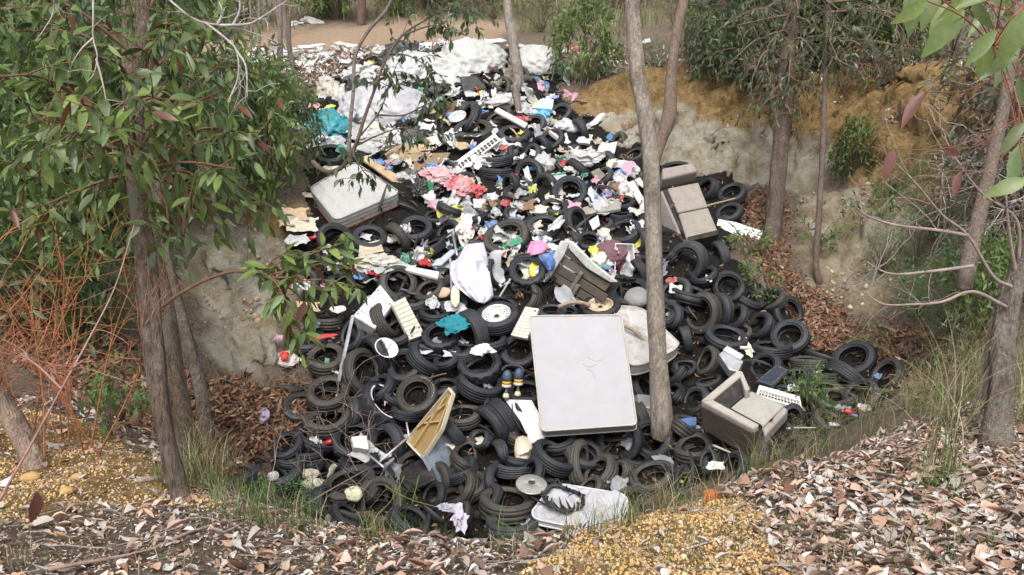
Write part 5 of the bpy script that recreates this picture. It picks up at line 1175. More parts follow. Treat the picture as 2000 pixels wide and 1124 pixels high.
for j in big_i:
    o = link('fallen_leaf', CURLM[j % 5], GROUND, P[j]+np.array([0, 0, .012]), Matrix(Rm[j].tolist()).to_quaternion(), float(sz[j]), cols[j])
# --- fine twigs in the litter
mb_tw = MB()
for _ in range(650):
    x, y = rng.uniform(-3.6, 3.8), rng.uniform(1.4, 4.6); z = float(Hs(x, y))
    if z < -1.2: continue
    a = rng.uniform(0, 6.28); L_ = rng.uniform(.06, .3); r = rng.uniform(.001, .003)
    pts = []
    for t in np.linspace(-.5, .5, 4):
        px_, py_ = x+math.cos(a)*L_*t+rng.normal(0, .008), y+math.sin(a)*L_*t+rng.normal(0, .008); pts.append([px_, py_, float(Hs(px_, py_))+.015+rng.uniform(0, .02)])
    V, Fs = tube_vf(pts, r, 4, False); mb_tw.add(V, Fs)
o = mb_tw.obj('fallen_twigs', M['twig']); o.color = (.30, .25, .21, 1); o['kind'] = 'stuff'
# --- brown litter on the slopes of the pit and on the far rim
def slope_litter(name, polys, n, size, pal, dmin=5, tilt=.4):
    Ps = []
    for poly, w in polys: Ps.append(hits(pxpoints(poly, int(n*w)), dmin))
    P = np.concatenate(Ps); P[:, 2] += rng.uniform(0, .04, len(P)); k = len(P)
    return scatter(name, CURLS, P, lie(P, tilt), rng.uniform(*size, k), pick(pal, k, .25), M['dryleaf'])
slope_litter('leaf_litter', [([(340, 760), (430, 740), (540, 720), (600, 760), (590, 850), (480, 920), (420, 940), (330, 880)], .35), ([(200, 640), (340, 700), (420, 760), (400, 900), (200, 820), (0, 700), (0, 620)], .2),
   ([(1440, 400), (1500, 360), (1560, 430), (1540, 520), (1640, 600), (1760, 660), (1740, 700), (1600, 690), (1500, 560), (1450, 470)], .35), ([(1640, 640), (1800, 640), (1900, 720), (1780, 800), (1700, 700)], .1)], 9000, (.06, .13), BROWN)
slope_litter('leaf_litter', [([(1090, 110), (1250, 90), (1500, 110), (1900, 95), (1990, 150), (1850, 165), (1500, 170), (1300, 135), (1150, 165)], .6), ([(400, 120), (600, 105), (740, 95), (620, 170), (540, 190), (420, 170)], .4)], 4200, (.1, .2), BROWN+LITTER[:5], 12)
slope_litter('leaf_litter', [([(1830, 200), (2000, 130), (2000, 470), (1900, 470), (1880, 330)], 1.0)], 1800, (.08, .15), LITTER[:3]+BROWN, 6)
# --- fine debris of crumbled leaf between the leaves
P = near_area(80000, -3.6, 4.0, 1.3, 4.6); gra = inpoly(P[:, 0], P[:, 1], GRAV) | inpoly(P[:, 0], P[:, 1], GRAVL)
P = P[(P[:, 2] > -1.3) & (rng.random(len(P)) < np.where(gra, .10, .9))]; P[:, 2] += rng.uniform(.002, .02, len(P)); n = len(P)
FLAKE = [(np.array([[-1, -.5, 0], [1, -.35, .2], [.8, .5, 0], [-.7, .45, .25]]), np.array([[0, 1, 2, 3]])), (np.array([[-1, -.2, .2], [.9, -.25, 0], [1, .2, .15], [-.9, .25, 0]]), np.array([[0, 1, 2, 3]]))]
scatter('leaf_crumbs', FLAKE, P, lie(P, .4), rng.uniform(.003, .010, n), pick(LITTER+LITTER[:9]+BROWN[:3], n, .2), M['dryleaf'], smoothf=False)
# --- clods and knobs of the clay banks
def bank_bits(name, polys, n, size, pal, m, dmin=6, sub_=1, el=(1, 1, 1)):
    P = np.concatenate([hits(pxpoints(p, int(n*w)), dmin) for p, w in polys]); k = len(P)
    T = []
    for s in range(4):
        V, Fq = ICO[sub_]; V = V*(1+.5*(vn3(V*1.4+s*5+70, s)[:, None]*2-1))*np.array(el); T.append((V, Fq))
    a = rng.normal(0, .25, (k, 3))+[1, 0, 0]
    scatter(name, T, P, rots(a, rng.normal(0, .3, k)), rng.uniform(*size, k)*np.where(rng.random(k) < .15, 1.8, 1), pick(pal, k, .15), M[m], smoothf=sub_ > 1)
OW = [([(1105, 185), (1180, 165), (1300, 135), (1400, 140), (1560, 160), (1700, 155), (1850, 140), (1950, 190), (1890, 330), (1840, 400), (1760, 350), (1680, 320), (1620, 270), (1500, 245), (1320, 235), (1230, 255)], 1.0)]
bank_bits('clay_clods', OW, 700, (.010, .024), [(.30, .185, .07), (.36, .24, .10), (.24, .14, .05), (.20, .13, .06), (.40, .30, .15)], 'stone')
bank_bits('clay_clods', [([(1560, 380), (1700, 350), (1800, 420), (1780, 500), (1700, 650), (1600, 560)], .6), ([(390, 440), (560, 430), (580, 640), (480, 760), (400, 700)], .4)], 700, (.012, .035), [(.36, .29, .19), (.30, .22, .13), (.42, .36, .27), (.22, .15, .09)], 'stone')
slope_litter('leaf_litter', [([(1230, 150), (1500, 150), (1860, 140), (1880, 200), (1500, 175), (1250, 175)], .3), ([(1320, 225), (1480, 235), (1620, 275), (1600, 295), (1450, 262), (1330, 250)], .3), ([(1540, 170), (1880, 160), (1860, 360), (1700, 330), (1600, 280)], .4)], 1500, (.06, .12), BROWN+LITTER[:2], 8)
# --- gravel
P = near_area(150000, -3.4, 2.2, 1.3, 5.0); g1 = (rng.random(len(P)) < np.clip(.55+1.0*vn2(P[:, 0]*2.2, P[:, 1]*2.2, 87), 0, 1)) & inpoly(P[:, 0]+.18*fbm2(P[:, 0]*3, P[:, 1]*3, 3, 81), P[:, 1]+.18*fbm2(P[:, 0]*3, P[:, 1]*3, 3, 82), GRAV); g2 = inpoly(P[:, 0]+.2*fbm2(P[:, 0]*3, P[:, 1]*3, 3, 83), P[:, 1], GRAVL)
k = g1 | (g2 & (rng.random(len(P)) < .3*vn2(P[:, 0]*4, P[:, 1]*4, 88)*2)) | (rng.random(len(P)) < .015); P = P[k & (P[:, 2] > -1.2)]; n = len(P)
PB = []
for s in range(4):
    V, Fq = ICO[1]; V = V*(1+.25*(vn3(V*1.3+s*5+30, s)[:, None]*2-1)); PB.append((V, Fq))
a = rng.normal(size=(n, 3))
s = np.exp(rng.normal(-5.45, .38, n)); s = np.clip(s, .0022, .013)
P[:, 2] += s*.3
scatter('gravel', PB, P, rots(a, rng.uniform(0, 6.28, n)), s, pick([(.54, .35, .15), (.57, .40, .19), (.50, .30, .12), (.57, .45, .27), (.38, .23, .10), (.52, .31, .12), (.50, .41, .29), (.30, .18, .09)], n, .15), M['stone'], smoothf=False)
for i, (u, v, s) in enumerate(((60, 940, .05), (150, 935, .03), (130, 965, .035), (1660, 1010, .02), (1330, 945, .03), (1310, 1000, .028), (340, 965, .03), (1490, 1010, .025))):
    V, Fq = ICO[2]; V = V*(1+.3*(vn3(V*1.4+i*5+30, i)[:, None]*2-1))*np.array([1, .8, .6])
    p = ground(u, v); o = link('stone', mesh_data('stone', V, Fq, M['stone'], True, np.tile([.45, .30, .13], (len(V), 1))), GROUND, p+np.array([0, 0, s*.3]), None, s)

# ------------------------------------------------------------------ grass
def blades(roots_, L_, wid, lean, cols, name, parent=None, k='stuff', nseg=4, m=None, curve=1.0):
    n = len(roots_); a = rng.uniform(0, 6.283, n); d = np.stack([np.cos(a), np.sin(a)], 1)
    t = np.linspace(0, 1, nseg+1); V = np.zeros((n, nseg+1, 2, 3)); sd_ = np.stack([-d[:, 1], d[:, 0]], 1)
    ln = lean*rng.uniform(.3, 1.3, n)
    for i, ti in enumerate(t):
        bend = ln*ti**(1+curve); hgt = np.sqrt(np.maximum(.05, 1-np.minimum(bend, .97)**2))*ti if curve < 1.5 else ti*(1-.55*ln*ti**1.5)
        c = roots_+np.concatenate([d*(L_*bend)[:, None], (L_*hgt)[:, None]], 1)
        w = wid*(1-ti**2)*.5+wid*.04
        V[:, i, 0, :2] = c[:, :2]-sd_*w[:, None]; V[:, i, 1, :2] = c[:, :2]+sd_*w[:, None]; V[:, i, :, 2] = c[:, 2:3]
    V = V.reshape(-1, 3); b = (np.arange(n)*(nseg+1)*2)[:, None]; i = np.arange(nseg)[None]*2
    Fq = np.stack([b+i, b+i+1, b+i+3, b+i+2], -1).reshape(-1, 4)
    o = link(name, mesh_data(name, V, Fq, m or M['grass'], True, np.repeat(cols, (nseg+1)*2, 0)), parent)
    if k: o['kind'] = k
    return o
GRN = [(.10, .17, .04), (.14, .22, .06), (.08, .13, .035), (.18, .24, .08)]
DRY = [(.33, .27, .16), (.28, .22, .13), (.40, .34, .22), (.22, .17, .10)]
def grass_px(polys, n, L_, wid, lean, pal, name='grass', dmin=1.5, curve=1.0):
    uv = np.concatenate([pxpoints(p, int(n*w)) for p, w in polys]); P = hits(uv, dmin); k = len(P)
    # clump: keep points near noise peaks
    f = vn2(P[:, 0]*3.5, P[:, 1]*3.5, 91); P = P[rng.random(k) < np.clip((f-.25)*2.2, .05, 1)]; k = len(P)
    return blades(P, rng.uniform(*L_, k), np.full(k, wid), np.full(k, lean), pick(pal, k, .2), name, curve=curve)
grass_px([([(400, 960), (520, 945), (640, 985), (660, 1030), (560, 1060), (430, 1010)], .5), ([(680, 1020), (820, 1030), (1000, 1045), (860, 1070), (700, 1060)], .3), ([(280, 930), (420, 900), (440, 960), (340, 970)], .2)], 3200, (.05, .17), .0035, .5, GRN+GRN+DRY)
grass_px([([(0, 1000), (400, 1000), (1100, 1050), (1400, 960), (1700, 850), (2000, 800), (2000, 1124), (0, 1124)], 1.0)], 2600, (.04, .12), .0028, .55, GRN+DRY)
grass_px([([(1230, 1000), (1400, 930), (1560, 850), (1720, 800), (1760, 850), (1500, 950), (1300, 1010)], 1.0)], 2000, (.08, .28), .003, .7, GRN+DRY+DRY)
grass_px([([(1750, 740), (1900, 680), (2000, 700), (2000, 820), (1900, 830), (1760, 820)], .8), ([(330, 870), (440, 880), (500, 960), (380, 950)], .2)], 2600, (.12, .4), .004, .7, GRN+DRY+DRY)
grass_px([([(1060, 1030), (1240, 985), (1250, 1030), (1100, 1065)], 1.0)], 500, (.06, .2), .003, .5, GRN+DRY)
def tussock(u, v, n, L_, lean, pal, label, spread=.05, wid=.0035, dmin=1.5, curve=2.0):
    p = ground(u, v, dmin); P = np.tile([0, 0, 0.0], (n, 1))+rng.normal(0, spread, (n, 3))*[1, 1, 0]
    o = blades(P, rng.uniform(*L_, n), np.full(n, wid), np.full(n, lean), pick(pal, n, .2), 'grass_tussock', k=None, nseg=7, curve=curve); o.location = p
    return tag(o, label, 'grass tussock', 'tall grass tussocks on the near rim')
tussock(1835, 925, 46, (.4, 1.05), 1.0, GRN+DRY+DRY, 'tall green and straw grass tussock left of the shaggy right trunk', .05, .005)
tussock(1835, 960, 60, (.10, .28), .8, GRN[:3], 'short dark green grass tuft below the tall straw tussock')
tussock(1470, 930, 70, (.25, .7), .9, GRN+DRY, 'long bright grass tussock in front of the armchair')
tussock(1290, 985, 60, (.2, .55), .8, DRY+DRY+GRN[:1], 'dry straw grass tussock in front of the tyres right of the white cushion')
tussock(870, 1060, 30, (.12, .34), .7, GRN, 'small green grass tussock in front of the lavender rag')
tussock(1000, 1062, 22, (.1, .25), .7, GRN, 'small green grass tussock left of the white cushion')
tussock(1690, 820, 60, (.25, .8), 1.1, DRY+DRY+GRN, 'arching dry grass tussock at the right end of the heap')
tussock(1890, 700, 60, (.4, 1.2), .9, GRN+DRY, 'tall dry grass tussock between the ferny bush and the shaggy right trunk', .12, .006, 4)
tussock(1990, 830, 60, (.2, .7), .8, DRY+GRN, 'dry grass tussock right of the shaggy right trunk')

# ------------------------------------------------------------------ trees
def wood_path(pts, k=8): return spline(np.array(pts, float), k)
def trunk_obj(name, pts, rad, col, parent, n=20, ridge=.12, seed=0, m=None, k=8):
    m = m or ('palebark' if sum(col) > .5 else 'bark')
    P = wood_path(pts, k); r = np.interp(np.linspace(0, 1, len(P)), np.linspace(0, 1, len(rad)), rad)
    c = np.array(parent.location) if parent is not None else P[0]
    V, Fs = tube_vf(P-c, r, n, True, ridge, seed); o = link(name, mesh_data(name, V, Fs, M[m]), parent, color=col); return o, P
def branchlets(mb, start, d, L_, r, depth, spread=.6, droop=0., n=4, kids=3, ends=None, wig=.15):
    d = norm(d); pts = [np.array(start, float)]; cur = np.array(start, float)
    for i in range(n):
        d = norm(d+rng.normal(0, wig, 3)+np.array([0, 0, -droop])); cur = cur+d*L_/n; pts.append(cur.copy())
    V, Fs = tube_vf(pts, np.linspace(r, r*.5, n+1), 5 if r > .006 else 3, False); mb.add(V, Fs)
    if depth <= 0:
        if ends is not None: ends.append((pts, d))
        return
    for i in range(kids):
        j = rng.integers(1, n+1); branchlets(mb, pts[j], d+rng.normal(0, spread, 3), L_*rng.uniform(.45, .75), r*.55, depth-1, spread, droop, n, kids, ends, wig)
def leaves_on(ends, per, size, droop=.55):
    P, D_, S_ = [], [], []
    for pts, d in ends:
        pts = np.array(pts)
        for _ in range(per):
            t = rng.uniform(.1, 1)*(len(pts)-1); i = min(int(t), len(pts)-2); p = pts[i]*(1-(t-i))+pts[i+1]*(t-i)
            v = rng.normal(0, .6, 3)+d*.6; v[2] -= droop*rng.uniform(.6, 1.8); P.append(p); D_.append(v); S_.append(rng.uniform(*size))
    return np.array(P), np.array(D_), np.array(S_)
LEAFM = [mesh_data('leaf', V, Fq, M['leafobj']) for V, Fq in GUM]
def foliage(parent, P, D_, S_, pal, singles=300, tpl=None, cols=None, upness=True):
    n = len(P); Rm = rots(D_, rng.uniform(-.9, .9, n)); cols = pick(pal, n, .22) if cols is None else cols
    loc = np.array(parent.location); u, v, d = proj(P)
    vis = (u > 0) & (u < 2000) & (v > 0) & (v < 1124); big_ = np.argsort(-S_/d*vis)[:singles] if singles else np.array([], int)
    rest = np.setdiff1d(np.arange(n), big_)
    if len(rest): scatter('foliage', tpl or GUM, P[rest]-loc, Rm[rest], S_[rest], cols[rest], M['leaf'], parent, 'stuff' if singles else None)
    for j in big_: link('leaf', LEAFM[j % 3], parent, P[j]-loc, Matrix(Rm[j].tolist()).to_quaternion(), float(S_[j]), cols[j])
def obj_from_mb(mb, name, m, parent, col):
    V = np.concatenate(mb.v)-np.array(parent.location); o = link(name, mesh_data(name, V, mb.f, M[m]), parent, color=col); return o
# left gum tree in front
REDB, GREYB, BRNB = (.17, .10, .07), (.23, .20, .175), (.15, .115, .085)
base = ground(352, 985); t1 = thing('gum_tree', 'leafy gum tree with a reddish stringy trunk at the left front', 'tree', base)
pts = [base-[0, 0, .15]]+[at(u, v, d) for u, v, d in ((350, 975, 4.0), (325, 850, 3.95), (300, 680, 3.9), (288, 520, 3.9), (272, 400, 3.95), (264, 300, 4.0), (268, 200, 4.05), (280, 60, 4.1), (275, -150, 4.2), (265, -420, 4.3))]
trunk_obj('trunk', pts, [.066, .047, .044, .046, .048, .048, .042, .036, .032, .028, .025], (.125, .092, .072), t1, 30, .16, 3)
mb = MB(); ends = []
spec = [(1.3, (30, 60, 3.6)), (1.2, (60, 240, 4.3)), (.9, (90, 400, 3.9)), (1.5, (180, 110, 3.5)), (1.6, (230, 20, 4.6)), (1.4, (340, 70, 3.8)), (1.2, (430, 180, 3.7)), (1.0, (480, 260, 3.9)), (1.0, (560, 300, 4.4)), (.9, (390, 360, 4.0)), (1.2, (300, 190, 3.3)), (1.0, (150, 320, 3.4)), (.9, (500, 400, 4.7)), (1.3, (-20, 150, 3.3)), (1.6, (430, 40, 4.4)), (.85, (220, 400, 4.5)), (1.5, (120, 20, 4.0)), (.9, (30, 330, 4.4)), (1.1, (380, 250, 4.7)), (1.4, (520, 150, 4.8)), (.9, (330, 440, 3.7)), (1.2, (110, 180, 4.9)), (1.0,(240,260,3.2)), (1.1,(200,200,4.3)), (1.3,(330,150,4.6)), (.9,(460,330,3.5)),
        (1.8, (300, -120, 4.3)), (1.7, (120, -150, 4.0)), (1.7, (430, -120, 4.4)), (2.0, (500, -300, 4.5)), (2.0, (50, -300, 4.2)), (2.2, (280, -500, 4.8))]
tp = wood_path(pts, 8); tz = tp[:, 2]
for hgt, (u, v, d) in spec:
    e = at(u, v, d); z0 = e[2]-.25-.15*rng.random(); z0 = np.clip(z0, at(265, 330, 4)[2], 3.9)
    s = tp[np.argmin(np.abs(tz-z0))]; mid = (s+e)/2+np.array([0, 0, .10])+rng.normal(0, .06, 3); bp = wood_path([s, mid, e], 7)
    V, Fs = tube_vf(bp, np.linspace(.010, .004, len(bp)), 6, False); mb.add(V, Fs)
    L_ = np.linalg.norm(e-s)
    for _ in range(int(6+L_*6)):
        j = rng.integers(len(bp)//3, len(bp)); branchlets(mb, bp[j], rng.normal(0, 1, 3)+norm(e-s)*.6+[0, 0, -.1], rng.uniform(.16, .34), .004, 0, ends=ends, droop=.12)
lowb = [at(u, v, d) for u, v, d in ((318, 598, 3.85), (350, 575, 3.8), (400, 548, 3.75), (460, 530, 3.7), (520, 540, 3.7), (560, 560, 3.7))]
obj_from_mb(mb, 'branches', 'twig', t1, (.15, .085, .055)); mb = MB()
bp = wood_path(lowb, 6); V, Fs = tube_vf(bp, np.linspace(.011, .005, len(bp)), 8, False); mb.add(V, Fs)
lows = []
for (u, v, d) in ((560, 500, 3.75), (620, 490, 3.7), (660, 510, 3.75), (690, 520, 3.8), (600, 560, 3.7), (640, 570, 3.7), (570, 620, 3.7), (600, 660, 3.72), (560, 590, 3.6), (660, 480, 3.7), (610, 620, 3.8), (540, 545, 3.8), (690, 560, 3.7), (585, 690, 3.7)):
    e = at(u, v, d); s = bp[-1-rng.integers(0, 8)]; b2 = wood_path([s, (s+e)/2+[0, 0, .03], e], 5); V, Fs = tube_vf(b2, np.linspace(.005, .002, len(b2)), 5, False); mb.add(V, Fs)
    branchlets(mb, b2[-4], e-s, .12, .002, 0, ends=lows, droop=.15); branchlets(mb, b2[-2], e-s+rng.normal(0, .3, 3), .1, .002, 0, ends=lows, droop=.15); branchlets(mb, b2[-7], rng.normal(0, 1, 3), .1, .002, 0, ends=lows, droop=.15)
obj_from_mb(mb, 'low_branch', 'twig', t1, (.15, .085, .055))
P, D_, S_ = leaves_on(ends, 7, (.065, .12), .35); P2, D2, S2 = leaves_on(lows, 6, (.06, .10), .5)
foliage(t1, np.concatenate([P, P2]), np.concatenate([D_, D2]), np.concatenate([S_, S2]), G_GUM+G_GUM+[(.14, .05, .03)], 300)
def plain_tree(name, label, px, rad, col, cat='tree', group=None, n=16, ridge=.12, seed=0, top=None, crown=None, nb=0, dmin=3):
    """px: (u, v, depth) from base upward"""
    b = at(*px[0]); t = thing(name, label, cat, b, group)
    pts = [b-[0, 0, .25]]+[at(*p) for p in px]
    if top is not None: pts.append(pts[-1]+np.array(top))
    rad = list(rad); o, P = trunk_obj('trunk', pts, [rad[0]]+rad+([rad[-1]*.6] if top is not None else []), col, t, n, ridge, seed)
    if crown:
        mb = MB(); ends = []
        for _ in range(crown[0]):
            s = P[-1-rng.integers(0, 3)]; branchlets(mb, s, rng.normal(0, 1, 3)*[1, 1, .4]+[0, 0, .35], rng.uniform(.5, 1)*crown[2], rad[-1]*.35, 1, ends=ends, kids=4, droop=.02)
        obj_from_mb(mb, 'branches', 'twig', t, col)
        Pp, Dd, Ss = leaves_on(ends, crown[1], crown[3]); foliage(t, Pp, Dd, Ss, crown[4], 0, GUMS)
    return t, P
def gd(u, v, dmin=3): return hit(u, v, dmin)
d2 = 5.6
plain_tree('gum_tree', 'brown stringy trunk directly behind the front left gum', [(372, 905, d2), (345, 760, d2), (325, 620, d2), (295, 480, d2), (270, 330, d2), (255, 150, d2), (245, -80, d2)], [.07, .066, .066, .064, .06, .055, .05], (.125, .097, .07), 'tree', 'trunks on the left bank', 22, .14, 5, (-.2, .3, 1.2), (8, 6, 1.2, (.08, .12), G_GUM))
d3 = 7.4
plain_tree('gum_tree', 'thinner leaning brown trunk right of the two left trunks', [(408, 880, d3), (392, 760, d3), (370, 680, d3), (345, 590, d3), (310, 430, d3), (290, 200, d3), (280, -60, d3)], [.07, .06, .06, .058, .055, .05, .045], (.115, .095, .075), 'tree', 'trunks on the left bank', 16, .14, 6, (-.3, .3, 1.4), (8, 6, 1.2, (.08, .12), G_GUM))
plain_tree('gum_tree', 'pale brown trunk leaning in at the left edge', [(75, 930, 4.3), (45, 860, 4.3), (10, 800, 4.3), (-40, 730, 4.2), (-110, 560, 4.1), (-200, 250, 4.1), (-250, -100, 4.2)], [.06, .055, .055, .055, .05, .045, .04], (.27, .20, .155), 'tree', 'trunks on the left bank', 14, .1, 7, (-.2, 0, .8), (6, 6, .8, (.08, .12), G_GUM))
# dead white branches at the top left
def bare(name, label, cat, paths, col, depth_twigs=0, twL=.2, m='twig', seed=0, r=.008, kids=5, base=None, n=6, tr=None):
    b = at(*paths[0][0]) if base is None else base; t = thing(name, label, cat, b); mb = MB()
    for pth in paths:
        P = wood_path([at(*q) for q in pth], 6); rr = np.linspace(r, r*.35, len(P)); V, Fs = tube_vf(P, rr, n, False); mb.add(V, Fs)
        for _ in range(kids if depth_twigs else 0):
            j = rng.integers(len(P)//4, len(P)); branchlets(mb, P[j], norm(P[-1]-P[0])*.6+rng.normal(0, .55, 3), twL*rng.uniform(.5, 1.2), r*.35, depth_twigs-1, .5, .05, kids=2, wig=.25)
    obj_from_mb(mb, 'branches', m, t, col); return t
DW = (.33, .30, .285)
bare('dead_branch', 'bare pale grey dead branch reaching in at the top left of centre', 'dead branch', [[(-350, -420, 4.2), (100, -200, 3.7), (325, -5, 3.3), (380, 38, 3.3), (430, 50, 3.3), (480, 60, 3.32), (540, 82, 3.35)], [(430, 50, 3.3), (480, 48, 3.3), (505, 38, 3.3), (560, 2, 3.3)], [(400, 44, 3.3), (440, 75, 3.3), (462, 100, 3.28), (465, 150, 3.28), (445, 200, 3.28)], [(462, 100, 3.28), (480, 130, 3.27), (483, 188, 3.27)], [(425, 48, 3.3), (435, 25, 3.3), (428, 5, 3.3)], [(455, 50, 3.3), (468, 20, 3.3), (466, -20, 3.3)]], DW, 1, .16, r=.0062, kids=5)
bare('dead_branch', 'bare grey dead branch hanging among the left gum leaves', 'dead branch', [[(160, -350, 3.9), (180, -100, 3.4), (182, 20, 3.2), (182, 75, 3.2), (190, 110, 3.2), (183, 145, 3.2), (170, 160, 3.2)], [(182, 75, 3.2), (160, 95, 3.18), (140, 125, 3.18)], [(188, 115, 3.2), (200, 160, 3.2), (207, 195, 3.2)], [(160, -350, 3.9), (112, -60, 3.2), (105, 20, 3.2), (88, 55, 3.2), (70, 80, 3.2)]], DW, 1, .1, r=.0048, kids=3)
# orange twiggy dead shrub on the left
rng = np.random.default_rng(77)
sb = ground(120, 900); t = thing('dead_shrub', 'orange brown twiggy dead shrub at the left edge', 'shrub', sb); mb = MB()
for i in range(19):
    s = np.array(ground(rng.uniform(-60, 260), rng.uniform(860, 915))); d = np.array([rng.normal(0, .28), rng.normal(-.12, .12), 1.0])
    L_ = rng.uniform(.8, 1.45); P = wood_path([s, s+d*L_*.5+rng.normal(0, .04, 3), s+d*L_+rng.normal(0, .09, 3)], 6); V, Fs = tube_vf(P, np.linspace(.006, .0022, len(P)), 5, False); mb.add(V, Fs)
    for _ in range(9):
        j = rng.integers(4, len(P)); branchlets(mb, P[j], rng.normal(0, .7, 3)+[0, 0, .55], rng.uniform(.22, .42), .0027, 1, .55, 0, kids=3, wig=.12)
obj_from_mb(mb, 'branches', 'twig', t, (.38, .155, .075))
t = bare('sapling', 'long pinkish bare stem leaning across the lower left corner', 'sapling', [[(-20, 1010, 2.5), (60, 870, 2.5), (120, 760, 2.5), (175, 660, 2.55), (225, 560, 2.6), (262, 440, 2.7)], [(120, 760, 2.5), (80, 720, 2.5), (40, 690, 2.5)], [(140, 720, 2.5), (170, 700, 2.45)]], (.30, .17, .15), 1, .2, r=.0045, kids=3)
V, Fq = GUM[1]
def single_leaf(parent, u, v, d, L_, dirpx, col, curlv=0):
    p = at(u, v, d); dd = norm(RT*dirpx[0]-UP*dirpx[1]); n = len(parent.children)
    loc = p-np.array(parent.location); z_ = -norm(p-CAM)+.35*np.array([math.sin(n*2.1), .3, math.cos(n*1.7)]); z_ = norm(z_-dd*(z_@dd)); Rm = np.stack([dd, np.cross(z_, dd), z_], 1)
    return link('leaf', LEAFM[n % 3], parent, loc, Matrix(Rm.tolist()).to_quaternion(), L_, col)
single_leaf(t, 72, 962, 2.5, .10, (0, 1), (.13, .05, .04))
# --- tall bare pole trunk in front of the heap and its neighbour
PB_ = hit(1292, 815, 7)-.55
plain_tree('gum_tree', 'tall pale grey brown pole trunk standing in the heap right of centre', [(1293, 818, PB_), (1284, 700, PB_), (1280, 600, PB_+.05), (1277, 480, PB_+.1), (1272, 360, PB_+.15), (1268, 280, PB_+.2), (1258, 210, PB_+.25), (1246, 150, PB_+.3), (1240, 80, PB_+.35), (1236, 0, PB_+.4), (1232, -120, PB_+.5), (1228, -400, PB_+.6)],
   [.135, .112, .106, .105, .105, .106, .114, .10, .09, .095, .085, .076], (.245, .21, .175), 'tree', None, 28, .11, 9, (.1, .3, 2.2), (9, 6, 1.8, (.1, .15), G_GREY))
plain_tree('gum_tree', 'thinner curved brown trunk behind and right of the pole trunk', [(1278, 318, 15.4), (1292, 270, 15.4), (1306, 230, 15.4), (1309, 190, 15.4), (1312, 140, 15.4), (1318, 90, 15.4), (1326, 40, 15.4), (1336, -20, 15.5), (1345, -250, 15.7)], [.10, .11, .14, .12, .10, .10, .10, .10, .09], (.20, .145, .11), 'tree', None, 18, .1, 10, (.3, .4, 2.5), (9, 7, 1.9, (.12, .2), G_GREY))
plain_tree('gum_tree', 'slim grey trunk between the two white sacks on the far rim', [(1008, 180, 17.9), (1012, 150, 17.9), (1006, 110, 18), (1000, 70, 18), (992, 20, 18.1), (988, -80, 18.3), (985, -300, 18.5)], [.09, .12, .115, .11, .10, .095, .09], (.26, .225, .195), 'tree', None, 14, .1, 11, (.1, .3, 3), (9, 7, 2.0, (.14, .2), G_GREY))
# pole stem of that tree continues down to the heap
plain_tree('dead_stake', 'short broken grey stake stuck in the litter below the slim grey trunk', [(1014, 218, 17.0), (1008, 190, 17.0), (1004, 168, 17.0)], [.07, .08, .09], (.22, .19, .165), 'stake', None, 10, .15, 12)
# --- right bank trees
dA = hit(1508, 466, 6)
tA, PA = plain_tree('gum_tree', 'thick reddish stringybark trunk on the right bank', [(1508, 466, dA), (1512, 420, dA), (1519, 350, dA), (1526, 280, dA+.05), (1533, 210, dA+.1), (1536, 150, dA+.15), (1540, 90, dA+.2), (1548, 0, dA+.3), (1556, -200, dA+.5)], [.165, .142, .138, .142, .165, .15, .13, .12, .1], (.125, .092, .072), 'tree', None, 26, .14, 13, (.2, .4, 2.5), (9, 7, 2.0, (.12, .2), G_GREY))
def canopy(t, P, targets, spread, per, size, pal, r=.03):
    mb = MB(); ends = []
    for q in targets:
        e = at(*q); s = P[np.argmin(np.linalg.norm(P-(e+np.array([0, 0, .5])), axis=1))]
        bp = wood_path([s, (s+e)/2+rng.normal(0, .12, 3)+[0, 0, .15], e], 6); V, Fs = tube_vf(bp, np.linspace(r, r*.3, len(bp)), 5, False); mb.add(V, Fs)
        for _ in range(spread[0]): branchlets(mb, bp[rng.integers(len(bp)//3, len(bp))], rng.normal(0, 1, 3), rng.uniform(.35, .8)*spread[1], .008, 0, ends=ends, droop=.2)
    obj_from_mb(mb, 'limbs', 'twig', t, (.15, .11, .085)); Pp, Dd, Ss = leaves_on(ends, per, size, .8); foliage(t, Pp, Dd, Ss, pal, 0, GUMS)
PALC = G_GREY+G_GUM+G_GREY[:4]+[(.25, .17, .125), (.22, .14, .10)]
canopy(tA, PA, [(1440, 50, 14.6), (1500, 90, 14.2), (1470, 150, 14.3), (1585, 60, 14.4), (1610, 130, 14.3), (1500, 15, 14.6), (1640, 40, 14.8), (1440, 110, 14.6), (1540, 160, 14.1), (1580, 180, 14.4), (1500, 190, 14.3), (1400, 60, 14.8), (1560, 20, 14.3), (1480, 215, 14.3), (1545, 225, 14.2)], (10, 1.1), 9, (.08, .14), PALC)
dB = hit(1600, 558, 6)
tB, PB2 = plain_tree('gum_tree', 'thin dark bare trunk right of the thick stringybark', [(1600, 558, dB), (1594, 520, dB), (1598, 440, dB+.1), (1605, 330, dB+.3), (1609, 240, dB+.5), (1612, 150, dB+.7), (1616, 60, dB+.9), (1620, -100, dB+1)], [.065, .055, .05, .048, .045, .04, .035, .03], (.14, .10, .08), 'tree', None, 12, .12, 14, (.1, .2, 1.5), (7, 6, 1.4, (.1, .16), G_GREY))
canopy(tB, PB2, [(1660, 60, 13.2), (1700, 110, 13.2), (1640, 20, 13.2), (1750, 40, 13.4), (1660, 130, 13.1), (1720, 20, 13.2), (1620, 80, 13.0), (1800, 60, 13.5), (1770, 110, 13.5)], (10, 1.1), 9, (.08, .14), PALC)
